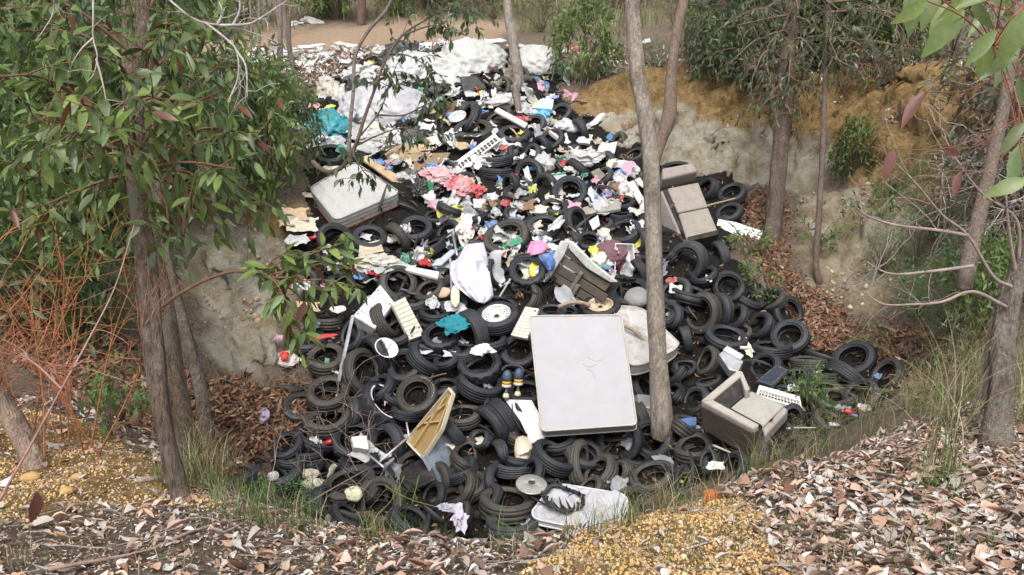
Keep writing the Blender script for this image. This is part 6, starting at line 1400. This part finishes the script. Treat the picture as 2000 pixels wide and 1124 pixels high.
tD, PD = plain_tree('gum_tree', 'dark bushy trunk on the rim right of the curved brown trunk', [(1390, 172, hit(1390, 172, 8)+.15), (1394, 145, hit(1390, 172, 8)+.2), (1397, 125, 17.6), (1404, 80, 17.8), (1410, 30, 18), (1416, -60, 18.2)], [.18, .17, .16, .15, .14, .12], (.10, .065, .05), 'tree', None, 16, .2, 15, (.2, .5, 2.5), (9, 8, 2.0, (.14, .2), G_GREY))
canopy(tD, PD, [(1340, 40, 17.2), (1370, 80, 17.2), (1430, 40, 17.3), (1390, 20, 17.2), (1360, 120, 17.2), (1330, 10, 17.4), (1450, 90, 17.2)], (9, 1.2), 9, (.1, .16), PALC)
dR = 4.5
tr, PR = plain_tree('gum_tree', 'shaggy peeling trunk with bare twiggy branches at the right edge', [(1942, 872, dR), (1948, 820, dR), (1956, 740, dR), (1963, 660, dR), (1972, 590, dR), (1995, 520, dR), (2040, 400, dR), (2090, 200, dR), (2120, -100, dR)], [.085, .068, .066, .062, .06, .05, .045, .04, .036], (.14, .115, .095), 'tree', None, 32, .17, 16, (.2, .2, 1), (8, 7, .9, (.08, .12), G_GUM))
mb = MB()
for i in range(70):     # loose bark strips
    j = rng.integers(2, 38); a = rng.uniform(0, 6.28); p = PR[j]; r = .064
    q = p+np.array([math.cos(a)*r, math.sin(a)*r, 0]); L_ = rng.uniform(.08, .3)
    V, Fs = tube_vf([q, q+[math.cos(a)*.004, math.sin(a)*.004, -L_*.5], q+[math.cos(a)*.025+rng.normal(0, .01), math.sin(a)*.025, -L_]], [.004, .009, .003], 4, False); mb.add(V, Fs)
o = obj_from_mb(mb, 'bark_strips', 'bark', tr, (.24, .18, .145)); o['kind'] = 'stuff'
mb = MB()
for pth in ([(1975, 560, 4.45), (1940, 540, 4.4), (1890, 460, 4.3), (1840, 420, 4.2), (1790, 360, 4.1), (1730, 300, 4.0)], [(1890, 460, 4.3), (1830, 450, 4.25), (1750, 440, 4.2), (1690, 420, 4.15), (1660, 390, 4.1)], [(1965, 600, 4.45), (1900, 570, 4.3), (1840, 590, 4.2), (1780, 595, 4.15), (1725, 594, 4.1), (1690, 570, 4.1)],
            [(1985, 540, 4.5), (1972, 460, 4.4), (1965, 380, 4.3), (1972, 300, 4.3)], [(1900, 520, 4.3), (1820, 530, 4.2), (1740, 535, 4.2), (1690, 510, 4.2)], [(1990, 520, 4.5), (1985, 430, 4.4), (1920, 380, 4.3), (1880, 330, 4.2), (1850, 280, 4.2)]):
    P = wood_path([at(*q) for q in pth], 6); V, Fs = tube_vf(P, np.linspace(.011, .0025, len(P)), 6, False); mb.add(V, Fs)
    for _ in range(6):
        j = rng.integers(len(P)//4, len(P)); branchlets(mb, P[j], norm(P[-1]-P[0])*.5+rng.normal(0, .6, 3), rng.uniform(.15, .4), .0035, 1, .5, 0, kids=2, wig=.2)
obj_from_mb(mb, 'bare_branches', 'twig', tr, (.26, .20, .18))
plain_tree('gum_tree', 'smooth tan trunk leaning on the bank behind the shaggy right trunk', [(1890, 520, 8.6), (1905, 450, 8.7), (1922, 380, 8.8), (1940, 300, 8.9), (1965, 180, 9), (1990, 0, 9.2), (2010, -200, 9.3)], [.085, .08, .075, .07, .065, .06, .05], (.16, .125, .10), 'tree', None, 16, .08, 17, (.2, .3, 1.5), (7, 7, 1.3, (.1, .15), G_GUM))
# overhanging branch with big leaves at the top right, from a young tree just outside the view
yb = np.array([2.2, 1.2, Hs(2.2, 1.2)]); yt = thing('young_gum_tree', 'overhanging gum branch with large green leaves in the top right corner', 'tree', yb)
trunk_obj('trunk', [yb-[0, 0, .1], yb+[.02, .05, .8], yb+[-.05, .1, 1.6], yb+[-.15, .2, 2.3], yb+[-.2, .3, 3.2]], [.045, .04, .035, .03, .02], BRNB, yt, 14)
mb = MB(); br = [yb+[-.13, .18, 2.2], at(2150, -90, 1.9), at(2040, -20, 1.8), at(1985, 30, 1.75), at(1940, 90, 1.72)]; P = wood_path(br, 6); V, Fs = tube_vf(P, np.linspace(.014, .004, len(P)), 8, False); mb.add(V, Fs)
BL = [(1762, 50, 60, 1.1, -20), ]
LV = [((1810, 2), (-.9, .75)), ((1900, -10), (-1, .55)), ((1850, 5), (-.5, 1)), ((1880, 20), (-.65, .9)), ((1930, 20), (-.5, .5)), ((1945, 60), (-.75, .8)), ((1925, 60), (.05, 1)), ((1960, 30), (.5, .2)), ((1900, 0), (.3, .6)), ((1985, 60), (-.2, 1)), ((1960, -20), (-.9, .2)), ((1840, -40), (-.4, .8)), ((1870, -20), (.1, 1)), ((1985, 110), (-.8, .35)), ((1990, 90), (-.6, .8)), ((2000, 20), (-.3, 1)), ((1990, 150), (.1, 1)), ((1915, -30), (.6, .5)), ((1780, -30), (.1, .8)), ((1995, 280), (-.3, .8)), ((2000, 240), (-.5, .6)), ((2005, 350), (-.7, .3))]
for i, (p, dr) in enumerate(LV):
    d = 1.72+.06*((i*7) % 5-2); e = at(*p, d); j = np.argmin(np.linalg.norm(P-e, axis=1)); s = P[j]
    V, Fs = tube_vf(wood_path([s, (s+e)/2+[0, 0, .015], e], 4), .0016, 4, False); mb.add(V, Fs)
    L_ = .074+.013*((i*5) % 4); col = pick([(.16, .22, .06), (.19, .25, .07), (.15, .21, .08)], 1, .12)[0]; o = single_leaf(yt, p[0], p[1], d, L_, dr, col)
for (u, v, dr, L_) in ((1805, 180, (-.75, .85), .10), (1745, 292, (-.35, 1), .075), (1838, 290, (.9, .2), .055), (1878, 335, (-.5, 1), .065)):
    e = at(u, v, 1.9); s = at(1990, v-60, 1.85); V, Fs = tube_vf(wood_path([s, (s+e)/2+[0, 0, -.03], e], 5), .0013, 4, False); mb.add(V, Fs); single_leaf(yt, u, v, 1.9, L_, dr, (.20, .075, .06))
for a, b in (((1990, 120, 1.85), (1990, 290, 1.85)), ((2150, -90, 1.9), (1990, 120, 1.85))):
    V, Fs = tube_vf([at(*a), at(*b)], .002, 4, False); mb.add(V, Fs)
obj_from_mb(mb, 'branches', 'twig', yt, (.22, .09, .06))
# --- sapling bent over the quilted mattress with hanging leaves
dS = 11.0
ms = thing('sapling', 'slender sapling arching up over the quilted mattress with dark drooping leaves', 'sapling', at(618, 322, dS+.4)); mb = MB(); ends = []
pths = [[(612, 318, dS+.6), (628, 332, dS+.3), (650, 336, dS), (676, 318, dS-.1), (696, 280, dS-.2), (712, 230, dS-.2), (730, 180, dS-.2), (752, 120, dS-.2), (785, 70, dS-.2), (830, 40, dS-.2), (900, 0, dS-.2)],
        [(700, 270, dS-.2), (740, 220, dS-.3), (760, 170, dS-.3), (770, 140, dS-.3)], [(696, 285, dS-.2), (745, 262, dS-.4), (790, 250, dS-.5), (850, 260, dS-.6)], [(785, 70, dS-.2), (850, 50, dS-.5), (910, 70, dS-.6)], [(760, 105, dS-.2), (800, 110, dS-.4), (850, 140, dS-.5)], [(735, 225, dS-.2), (790, 225, dS-.4), (850, 200, dS-.6), (880, 240, dS-.6)], [(700, 268, dS-.2), (690, 300, dS-.5), (720, 350, dS-.5)], [(830, 40, dS), (860, 20, dS-.3), (930, 30, dS-.5)]]
for i, pth in enumerate(pths):
    P = wood_path([at(*q) for q in pth], 6); V, Fs = tube_vf(P, np.linspace(.04 if i == 0 else .014, .010 if i == 0 else .005, len(P)), 8 if i == 0 else 5, False); mb.add(V, Fs)
    for _ in range(11 if i else 10):
        j = rng.integers(len(P)//2, len(P)); branchlets(mb, P[j], rng.normal(0, 1, 3), rng.uniform(.2, .5), .006, 0, ends=ends, droop=.15)
obj_from_mb(mb, 'stems', 'twig', ms, (.11, .08, .065)); P, D_, S_ = leaves_on(ends, 7, (.08, .13), .9); foliage(ms, P, D_, S_, G_DARK+G_GREY[:2], 0, [leaf_tpl(.34, 2, .3, .2, .06), leaf_tpl(.42, 2, .2, .3, -.06)])
for i, (lab, px, r) in enumerate((('thin brown sapling stem rising right of the left gum crown', [(682, 285), (684, 240), (690, 180), (694, 110), (720, 60), (760, 10), (790, -80)], .03),
   ('straight grey trunk left of the sapling stems at the top', [(545, 190), (548, 120), (547, 60), (548, 0), (550, -150)], .055), ('thin grey trunk left of the straight grey trunk at the top', [(507, 170), (506, 100), (506, 40), (505, -100)], .035),
   ('leaning brown stump stem right of the straight grey trunk', [(575, 140), (566, 100), (563, 60), (565, 30)], .06), ('pale thin trunk left of the top left trunks', [(490, 120), (491, 60), (489, 0), (488, -120)], .04))):
    d0 = [12.5, 17, 17.5, 17.5, 22][i]; plain_tree('young_tree', lab, [(u, v, d0) for u, v in px], [r, r*.95, r*.9, r*.85], (.19, .155, .13), 'tree', 'thin stems beyond the left gum', 9, .08, 20+i, None, (4, 7, 1.0, (.10, .16), G_GREY) if i != 3 else None)

# ------------------------------------------------------------------ shrubs
def make_shrub(seed, n, pal, size, h, w, tpl, stems=6, droop=.3, clumps=40):
    r = np.random.default_rng(seed); mb = MB()
    cs = r.normal(size=(clumps, 3)); cs /= np.linalg.norm(cs, axis=1)[:, None]; cs *= r.uniform(.35, 1, (clumps, 1))**.6; cs[:, 2] = cs[:, 2]*.5+.55; cs *= [w, w, h]
    for i in range(clumps):
        if i % max(1, clumps//(stems*3)) == 0:
            V, Fs = tube_vf([np.zeros(3), cs[i]*[.35, .35, .6], cs[i]], [.012*h, .008*h, .003*h], 5, False); mb.add(V, Fs)
    sd = mb.data('stems', M['twig'])
    k = r.integers(0, clumps, n); P = cs[k]+r.normal(0, .13, (n, 3))*[w, w, h*.8]; P[:, 2] = np.maximum(P[:, 2], .02); D_ = r.normal(0, .7, (n, 3))+(P-[0, 0, h*.4])*.6/h; D_[:, 2] -= droop
    cc = pick(pal, clumps, .25)[k]*.6+pick(pal, n, .2)*.4; Rm = rots(D_, r.uniform(-1, 1, n)); S_ = r.uniform(*size, n)
    Vs, Fs_, Cs, nn = [], [], [], 0
    ids = np.arange(n) % len(tpl)
    for j, (V, Fq) in enumerate(tpl):
        s = ids == j; Wv = np.einsum('kij,kvj->kvi', Rm[s], V[None]*S_[s][:, None, None])+P[s][:, None]; kk = s.sum(); nv = len(V)
        Vs.append(Wv.reshape(-1, 3)); Fs_.append((Fq[None]+(np.arange(kk)*nv)[:, None, None]+nn).reshape(-1, 4)); Cs.append(np.repeat(cc[s], nv, 0)); nn += kk*nv
    return sd, mesh_data('foliage', np.concatenate(Vs), Fs_, M['leaf'], True, np.concatenate(Cs))
SH = {'gum': [make_shrub(100+i, 1500, G_GUM, (.07, .13), 1.0, .6, GUMS) for i in range(2)], 'grey': [make_shrub(110+i, 1600, G_GREY+G_GUM[:2], (.08, .14), 1.0, .7, GUMS, clumps=50) for i in range(3)],
      'dark': [make_shrub(120+i, 1600, G_DARK+G_GUM[:2], (.06, .11), 1.0, .7, GUMS) for i in range(2)], 'fern': [make_shrub(130+i, 1250, G_FERN, (.04, .09), 1.0, .65, [leaf_tpl(.17, 2, .1, .3), leaf_tpl(.14, 2, .1, .5)], droop=.1, clumps=60) for i in range(2)],
      'heath': [make_shrub(140+i, 2200, [(.18, .21, .08), (.22, .23, .10), (.26, .24, .13), (.14, .18, .07)], (.05, .12), 1.0, .9, [leaf_tpl(.08, 2, .1, .2), leaf_tpl(.06, 2, .1, .1)], droop=-.5, clumps=60) for i in range(2)],
      'brown': [make_shrub(150+i, 1700, BROWN[:5]+G_GREY+G_GREY[:3]+[(.24, .18, .14), (.30, .24, .20)], (.07, .12), 1.0, .7, GUMS, droop=.5, clumps=60) for i in range(2)],
      'weed': [make_shrub(160+i, 190, G_FERN+G_GUM[:3], (.10, .18), 1.0, .6, GUMS, clumps=16, droop=-.1) for i in range(2)]}
NSH = [0]
def shrub(u, v, kd, h, w, label, group=None, dmin=3, p=None, name='shrub', zoff=-.05):
    p = ground(u, v, dmin) if p is None else p; NSH[0] += 1; i = NSH[0]; sd, fo = SH[kd][i % len(SH[kd])]
    t = thing(name, label, 'shrub', p+np.array([0, 0, zoff]), group); t.rotation_euler = (0, 0, i*2.4); t.scale = (w, w, h)
    link('stems', sd, t, color=(.13, .10, .08)); link('foliage', fo, t); return t
SHL = [  # u, v(base), kind, height, width, label
 (1140,165,'gum',1.9,1.3,'bright leafy shrub behind the rounded white sack'), (1120,160,'fern',.6,.8,'low green shrub right of the rounded white sack'), (1222,175,'fern',.5,.4,'small ferny tuft left of the pole trunk on the bank edge'),
 (1278,135,'fern',.75,.7,'bright green fern between the pole trunk and the curved trunk'), (1400,150,'grey',1.5,1.2,'grey leafed bush at the dark trunk on the rim'), (1460,180,'grey',1.0,1.1,'drooping grey green bush hanging over the ochre bank'), (1520,215,'brown',1.3,1.0,'dead leafed bush beside the thick stringybark trunk'),
 (1500,120,'grey',3.0,2.2,'big grey green bush behind the thick stringybark trunk'), (1640,140,'grey',2.8,2.2,'wide grey green bush right of the thick stringybark trunk'), (1760,130,'gum',2.8,2.0,'green leafy bush on the rim at the upper right'), (1580,130,'gum',3.2,2,'tall green bush above the thin dark trunk'), (1420,105,'gum',3.0,2.0,'tall green bush behind the dark bushy trunk'), (1860,115,'heath',1.6,1.4,'pale heath bush on the rim at the upper right'), (1700,165,'brown',.8,1.0,'low brown bush at the edge of the ochre bank'),
 (1668,352,'gum',1.1,.8,'small leafy sapling standing on the clay slope'), (1745,400,'fern',.9,.7,'feathery green bush on the clay slope right of the small sapling'), (1820,470,'fern',1.4,.9,'tall feathery bush above the ferny bush on the right slope'), (1720,540,'fern',.9,.6,'thin ferny sapling left of the ferny bush on the right slope'), (1860,640,'fern',1.1,1.1,'broad ferny green bush on the right slope'), (1800,620,'fern',.8,.9,'lower ferny green bush at the foot of the right slope'), (1790,520,'fern',.9,.8,'bright ferny bush low on the clay slope above the broad bush'), (1900,600,'fern',1.1,1.0,'tall bright ferny bush beside the smooth tan trunk'), (1690,470,'weed',1.0,.7,'sparse pale leaved sapling on the bare clay slope'), (1930,640,'gum',1.0,.8,'leafy green bush just left of the shaggy right trunk'),
 (1700,690,'fern',.45,.5,'small green plant above the rightmost tyres'), (1455,500,'weed',.6,.7,'low green plant under the white bent board'), (1480,590,'weed',.8,.5,'small leafy weed between tyres below the loveseat'), (1590,500,'weed',.8,.6,'small bush at the thin dark bare trunk'), (1960,260,'brown',1.6,1.6,'tangled dry bush on the right bank'), (1990,430,'brown',1.4,1.2,'dry brown bush at the right edge of the bank'),
 (60,640,'dark',2.2,1.6,'dark green bush behind the orange twigs'), (190,640,'dark',2.0,1.5,'dark leafy bush left of the left trunks'), (-40,560,'gum',3.0,2.0,'tall green bush at the left edge behind the gum'), (140,520,'gum',3.0,1.8,'tall green bush behind the left gum crown'), (30,420,'dark',3.2,2.4,'tall dark bush filling the gap at the left edge'), (270,450,'grey',2.8,2.0,'grey green bush behind the left gum trunk'), (400,430,'dark',2.2,1.4,'dark bush on top of the left clay bank'), (520,395,'gum',2.2,1.2,'dense small leafed bush left of the quilted mattress'), (560,340,'gum',1.9,1.1,'dense bush below the teal sack'), (470,340,'grey',2.2,1.6,'grey bush above the left clay bank'), (350,330,'gum',3.2,2,'tall bush behind the left gum on the far side'), (200,300,'grey',3.4,2.4,'big grey bush far behind the left gum'), (60,250,'gum',3.6,2.6,'big green bush far behind the left edge'), (540,215,'heath',.8,.9,'low dry bush left of the grey bag'),
 (215,850,'weed',.5,.3,'small broad leafed plant left of the front trunk'), (250,820,'weed',.6,.4,'small dark plant beside the front left trunk'), (560,1000,'fern',.22,.26,'feathery green weed in front of the lowest left tyre'), (500,975,'fern',.2,.24,'feathery weed left of the lowest left tyre'), (780,1050,'fern',.2,.22,'feathery green tuft below the muddy tyre at the foot of the heap'), (1170,1020,'fern',.16,.12,'tiny green sprig in front of the white cushion'), (1590,820,'weed',.8,.45,'leafy upright weed behind the armchair'), (1560,790,'weed',.6,.35,'thin leafy weed beside the slotted vent frame'), (1610,870,'heath',.35,.4,'wiry heath clump right of the armchair'), (1560,900,'heath',.3,.35,'wiry heath clump below the armchair'), (1250,985,'heath',.22,.25,'wiry grey clump at the right end of the white cushion'), (1850,830,'heath',.45,.4,'dry heath clump left of the shaggy right trunk'), (1950,760,'heath',.7,.6,'dry heath clump behind the shaggy right trunk')]
for (u, v, kd, h, w, lab) in SHL: shrub(u, v, kd, h, w, lab, 'bushes and plants around the pit', 2.2 if v > 800 else (6 if u < 1700 else 5))
# bush beyond the rim
WH = ['beyond the orange path', 'on the far hillside', 'at the back of the clearing', 'in the far scrub', 'in the distant bush']
seenl = {}
def far_label(kindname, u, y):
    side = ['at the far left', 'left of centre', 'near the middle', 'right of centre', 'at the far right'][int(np.clip((u+300)/2600*5, 0, 4.99))]
    dist = 'in nearest row' if y < 31 else ('in second row' if y < 37 else ('in third row' if y < 46 else 'in farthest row'))
    base_ = f'{kindname} {side} {dist} beyond path'; k = seenl.get(base_, 0); seenl[base_] = k+1
    return base_ if k == 0 else f'{base_}, {["", "second", "third", "fourth", "fifth", "sixth", "seventh", "eighth", "ninth", "tenth"][min(k, 9)]} from left'
rs = np.random.default_rng(23); spots = []
for row, (y0, nn, hh) in enumerate(((28, 16, 1.4), (33, 18, 2.4), (40, 18, 3.4), (50, 20, 5.0))):
    for i in range(nn):
        x = (-1.0+2.0*(i+.5)/nn)*y0*.78+rs.normal(0, .5); y = y0+rs.normal(0, 1.4)
        if row == 0 and 560 < 1000+F*x/(y*.95) < 1010: y += 4
        
        if rs.random() < .95: spots.append((x, y, hh*rs.uniform(.5, 1.2), row))
for x, y, h, row in sorted(spots):
    kd = ['heath', 'gum', 'grey', 'heath', 'fern', 'gum'][rs.integers(0, 6)]
    p = np.array([x, y, float(Hs(x, y))]); u = proj(p)[0]
    nmk = {'heath': 'yellowish heath bush', 'gum': 'green leafy bush', 'grey': 'grey green bush', 'fern': 'bright green bush'}[kd]
    shrub(0, 0, kd, h*1.25, h*1.25, far_label(nmk, float(u), y), 'bushes beyond the clearing', p=p, name='bush')
# distant trees: trunk, limbs, crown
def make_far(seed):
    r = np.random.default_rng(seed); H_ = 9.0
    pts = [np.array([0, 0, -.3])]+[np.array([r.normal(0, .12)*k, r.normal(0, .12)*k, H_*k/5]) for k in range(1, 6)]
    P = wood_path(pts, 5); V, Fs = tube_vf(P, np.linspace(.17, .06, len(P)), 9, True, .1, seed); td = mesh_data('trunk', V, Fs, M['bark'])
    mb = MB(); ends = []
    st = rng.bit_generator.state
    for _ in range(8):
        j = r.integers(len(P)//2, len(P)); branchlets(mb, P[j], np.array([r.normal(), r.normal(), .5]), r.uniform(1.2, 2.4), .05, 1, ends=ends, kids=4)
    bd = mb.data('limbs', M['twig']); Pp, Dd, Ss = leaves_on(ends, 9, (.18, .3)); Pp = Pp+rng.normal(0, .28, Pp.shape)
    cc = pick(G_GREY+G_GUM[:3], len(Pp), .25); o = scatter('crown', GUMS, Pp, rots(Dd, rng.uniform(-1, 1, len(Pp))), Ss, cc, M['leaf']); cdat = o.data; bpy.data.objects.remove(o)
    return td, bd, cdat
FT = [make_far(300+i) for i in range(3)]
for i in range(52):
    x = (-1+2*(i+.5)/52)*26+rs.normal(0, .6); y = rs.choice([27, 31, 36, 42, 48])+rs.normal(0, 1)
    if 20 <= i <= 27 and y < 32: y += 7
    p = np.array([x, y, float(Hs(x, y))]); td, bd, cdat = FT[i % 3]; s = rs.uniform(.55, 1.15)
    t = thing('gum_tree', far_label(['slim grey gum tree', 'thin brown gum tree', 'pale gum tree'][i % 3], float(proj(p)[0]), y), 'tree', p, 'gum trees beyond the clearing'); t.rotation_euler = (0, 0, i*1.7); t.scale = (s, s, s*1.1+.2)
    col = [(.24, .20, .17), (.16, .11, .085), (.36, .33, .30)][i % 3]; link('trunk', td, t, color=col); link('limbs', bd, t, color=col); link('crown', cdat, t)
# grass beyond the rim and on the hill
x = rs.uniform(-24, 26, 26000); y = rs.uniform(20, 52, 26000); P = np.stack([x, y, Hs(x, y)], 1)
k = ~inpoly(x, y, PATH) & ~inpoly(x, y, PILE) & (vn2(x*.5, y*.5, 95) > .36) & (y > 24+vn2(x*.4, y*0, 7)*4); P = P[k]; n = len(P)
blades(P, rng.uniform(.2, .65, n), np.full(n, .03), np.full(n, .5), pick(GRN+DRY+[(.09, .14, .04)], n, .2), 'grass', nseg=2)
# hanging dead palm fibres and roots on the bank; dry creepers on the right bank
def hanging(u0, v0, n, spread, L_, col, label, name, cat, dmin=6, off=.15, jit=.2):
    p = at(u0, v0, hit(u0, v0, dmin)-off); t = thing(name, label, cat, p); mb = MB()
    for _ in range(n):
        s = p+np.array([rng.normal(0, spread), rng.normal(0, spread*.4), rng.normal(0, spread*.4)]); l = rng.uniform(.4, 1)*L_; e = s+[rng.normal(0, jit), -rng.uniform(0, .25), -l]
        V, Fs = tube_vf(wood_path([s, (s+e)/2+[rng.normal(0, jit*.3), -.08, 0], e], 4), rng.uniform(.008, .018), 4, False); mb.add(V, Fs)
    obj_from_mb(mb, 'strands', 'twig', t, col); return t
hanging(1128, 150, 70, .22, 1.3, (.34, .29, .23), 'skirt of dead palm fronds hanging down the bank above the heap', 'dead_palm_skirt', 'dead fronds')
hanging(1238, 245, 40, .14, .7, (.24, .13, .08), 'clump of brown dead fern left of the pole trunk', 'dead_fern', 'dead fern')
hanging(1222, 305, 26, .1, .45, (.22, .12, .075), 'lower clump of brown dead fern at the top right of the heap', 'dead_fern', 'dead fern')
hanging(1222, 165, 6, .05, 1.2, (.05, .06, .07), 'strip of dark torn plastic hanging down the ochre bank', 'plastic_strip', 'plastic strip', jit=.08)
hanging(1274, 140, 6, .04, .7, (.07, .09, .10), 'shorter strip of torn plastic under the bright green fern', 'plastic_strip', 'plastic strip', jit=.06)
t = thing('dry_creeper', 'tangle of grey dry creeper stems draped over the right bank', 'creeper', ground(1960, 250, 5)); mb = MB()
for _ in range(240):
    u, v = rng.uniform(1840, 2080), rng.uniform(130, 430)
    if u < 1990-(v-130)*.45 and v < 300: continue
    s = at(u, v, hit(u, v, 5)-rng.uniform(.1, .9))
    branchlets(mb, s, rng.normal(0, 1, 3)+[-.3, -.3, -.4], rng.uniform(.4, 1.0), .008, 1, .5, .1, kids=2, wig=.3)
obj_from_mb(mb, 'stems', 'twig', t, (.38, .33, .31))
# roots hanging out of the lip of the bank
t = thing('bank_roots', 'thin roots hanging out of the lip of the ochre bank', 'roots', ground(1450, 165, 8)); mb = MB()
for _ in range(60):
    u = rng.uniform(1150, 1860); v = 158+rng.uniform(0, 60); s = at(u, v, hit(u, v, 8)-.05)
    branchlets(mb, s, np.array([rng.normal(0, .6), -.35, -1.0]), rng.uniform(.3, .9), .010, 1, .5, .15, kids=2, wig=.3)
obj_from_mb(mb, 'roots', 'twig', t, (.17, .12, .09))
# long fallen branch on the near left and other sticks
def ground_stick(name, px, rad, col, label, cat, lift=.02, dmin=1.5, n=8):
    P = wood_path([ground(u, v, dmin)+np.array([0, 0, lift]) for u, v in px], 6); c = P[0]; V, Fs = tube_vf(P-c, np.linspace(rad, rad*.45, len(P)), n, True, .1, 3)
    return tag(link(name, mesh_data(name, V, Fs, M['twig']), None, c, color=col), label, cat)
Pst = [at(95, 1112, 2.62), at(300, 1075, 2.95), at(440, 1040, 3.3), at(560, 1005, 3.75), at(640, 960, 4.2), at(720, 915, 4.7)]
P = wood_path(Pst, 6); P[:, 2] = np.maximum(P[:, 2], Hs(P[:, 0], P[:, 1])+.015); mb = MB(); V, Fs = tube_vf(P-P[0], np.linspace(.007, .003, len(P)), 8); mb.add(V, Fs)
for j in (12, 16, 20, 24, 26): branchlets(mb, P[j]-P[0], norm(P[-1]-P[0])+rng.normal(0, .5, 3), .3, .003, 1, .4, .05, kids=2)
tag(link('fallen_branch', mb.data('fallen_branch', M['twig']), None, P[0], color=(.26, .19, .155)), 'long thin fallen branch across the leaves at the lower left', 'branch')
ground_stick('fallen_branch', [(270, 945), (330, 938), (400, 950), (440, 962)], .02, (.34, .27, .22), 'pale fallen log across the yellow gravel on the left', 'branch', .01)
ground_stick('fallen_branch', [(1392, 878), (1425, 893), (1450, 908)], .016, (.46, .41, .36), 'short pale broken stick below the armchair', 'branch', .05)
ground_stick('fallen_branch', [(1535, 846), (1560, 844), (1592, 846)], .016, (.44, .40, .36), 'pale broken stick right of the armchair', 'branch', .05)
ground_stick('fallen_branch', [(420, 1060), (470, 1035), (510, 1010)], .006, (.28, .22, .19), 'small dark stick beside the long fallen branch', 'branch', .02)
ground_stick('fallen_branch', [(1340, 1080), (1400, 1060), (1440, 1050)], .004, (.40, .35, .32), 'thin pale twig on the yellow gravel', 'branch', .012)
ob = thing('orange_netting', 'scrap of bright orange plastic netting at the top of the yellow gravel', 'netting', ground(1392, 978)+np.array([0, 0, .02]))
mb = MB()
for i in range(6):
    a = (i-2.5)*.012; V, Fs = tube_vf(spline([[-.045, a, .0], [-.01, a+.006, .015], [.03, a-.004, .008], [.05, a, 0]], 4), .0025, 4, False); mb.add(V, Fs)
    b = (i-2.5)*.017; V, Fs = tube_vf(spline([[b, -.035, .0], [b+.004, 0, .015], [b, .035, 0]], 4), .0025, 4, False); mb.add(V, Fs)
o = link('mesh_strands', mb.data('mesh_strands', M['plastic']), ob, color=(.62, .16, .02))
# grey twigs tangled over the tyres at lower left, and green weedy stems
mb = MB()
for _ in range(70):
    u, v = rng.uniform(560, 760), rng.uniform(690, 960); s = at(u, v, hit(u, v, 6)-.4)
    branchlets(mb, s, rng.normal(0, 1, 3)+[0, -.2, -.1], rng.uniform(.3, .8), .0055, 1, .5, .05, kids=2, wig=.25)
c = np.array(mb.v[0][0]); t = thing('dead_brush', 'tangle of thin grey dead twigs over the tyres at the lower left', 'brush', c); obj_from_mb(mb, 'twigs', 'twig', t, (.25, .20, .17))
mb = MB()
for pth in ([(752, 950), (800, 975), (850, 990)], [(780, 930), (782, 990)], [(818, 930), (805, 985)], [(740, 1005), (770, 970), (790, 930)]):
    P = wood_path([at(u, v, hit(u, v, 6)-.5) for u, v in pth], 6); V, Fs = tube_vf(P, .005, 5, False); mb.add(V, Fs)
    for _ in range(3): branchlets(mb, P[rng.integers(2, len(P))], rng.normal(0, 1, 3), .2, .003, 0)
c = np.array(mb.v[0][0]); t = thing('weed', 'wiry yellow green weed stems over the muddy tyre at the foot of the heap', 'weed', c); obj_from_mb(mb, 'stems', 'twig', t, (.16, .21, .06))
# dead leaves caught in the tyres, black shreds and small scraps between the rubbish
uv = pxpoints(PILE_PX, 2600); P = np.array([at(u, v, hit(u, v, 7)-rng.uniform(.0, .12)) for u, v in uv]); n = len(P)
scatter('leaf_litter', CURLS, P, lie(P, .5), rng.uniform(.05, .10, n), pick(BROWN, n, .25), M['dryleaf'])
SCP = [(600, 230), (680, 110), (760, 90), (1090, 95), (1120, 190), (1220, 290), (1275, 400), (1280, 480), (1100, 480), (900, 480), (830, 440), (800, 350), (690, 300), (620, 300)]
uv = np.concatenate([pxpoints(SCP, 430), pxpoints([(620, 460), (900, 470), (1250, 480), (1250, 540), (1000, 560), (640, 560)], 110), pxpoints(PILE_PX, 60)])
P = np.array([at(u, v, hit(u, v, 7)-rng.uniform(.05, .28)) for u, v in uv]); n = len(P)
sc = np.stack([rng.uniform(.05, .20, n), rng.uniform(.04, .15, n), rng.uniform(.04, .14, n)], 1)*np.where(rng.random(n) < .2, 1.5, 1)[:, None]
rng = np.random.default_rng(78)
scol = pick([COLS['white']]*14+[COLS['clear']]*6+[COLS['cream']]*6+[COLS[k] for k in ('grey', 'grey', 'tan', 'brown', 'blue', 'red', 'pink', 'green', 'yellow', 'black', 'black')], n, .12)
scol[-60:] = pick([COLS['white'], COLS['cream'], COLS['grey']], 60, .1)
scatter('litter_scraps', PAP, P, lie(P, .5), sc, scol, M['scrap'], smoothf=False)
uv = pxpoints(PILE_PX, 900); P = np.array([at(u, v, hit(u, v, 7)-rng.uniform(.0, .2)) for u, v in uv]); n = len(P)
scatter('rubber_shreds', [leaf_tpl(.10, 5, .5, .5, .3), leaf_tpl(.16, 5, -.5, .6, -.3)], P, lie(P, .6), rng.uniform(.15, .5, n), np.tile([.02, .02, .021], (n, 1)), M['scrap'])
# far white litter along the edge of the path
uv = np.concatenate([pxpoints([(440, 105), (620, 96), (860, 84), (860, 100), (700, 115), (560, 135), (430, 130)], 110), pxpoints([(480, 118), (640, 110), (640, 140), (520, 150)], 30)])
P = hits(uv, 10); P[:, 2] += .04; n = len(P)
scatter('litter_scraps', PAP, P, lie(P, .3), np.stack([rng.uniform(.06, .2, n), rng.uniform(.05, .14, n), rng.uniform(.04, .1, n)], 1), pick([COLS['white']]*6+[COLS['cream'], COLS['grey']], n, .1), M['scrap'], smoothf=False)
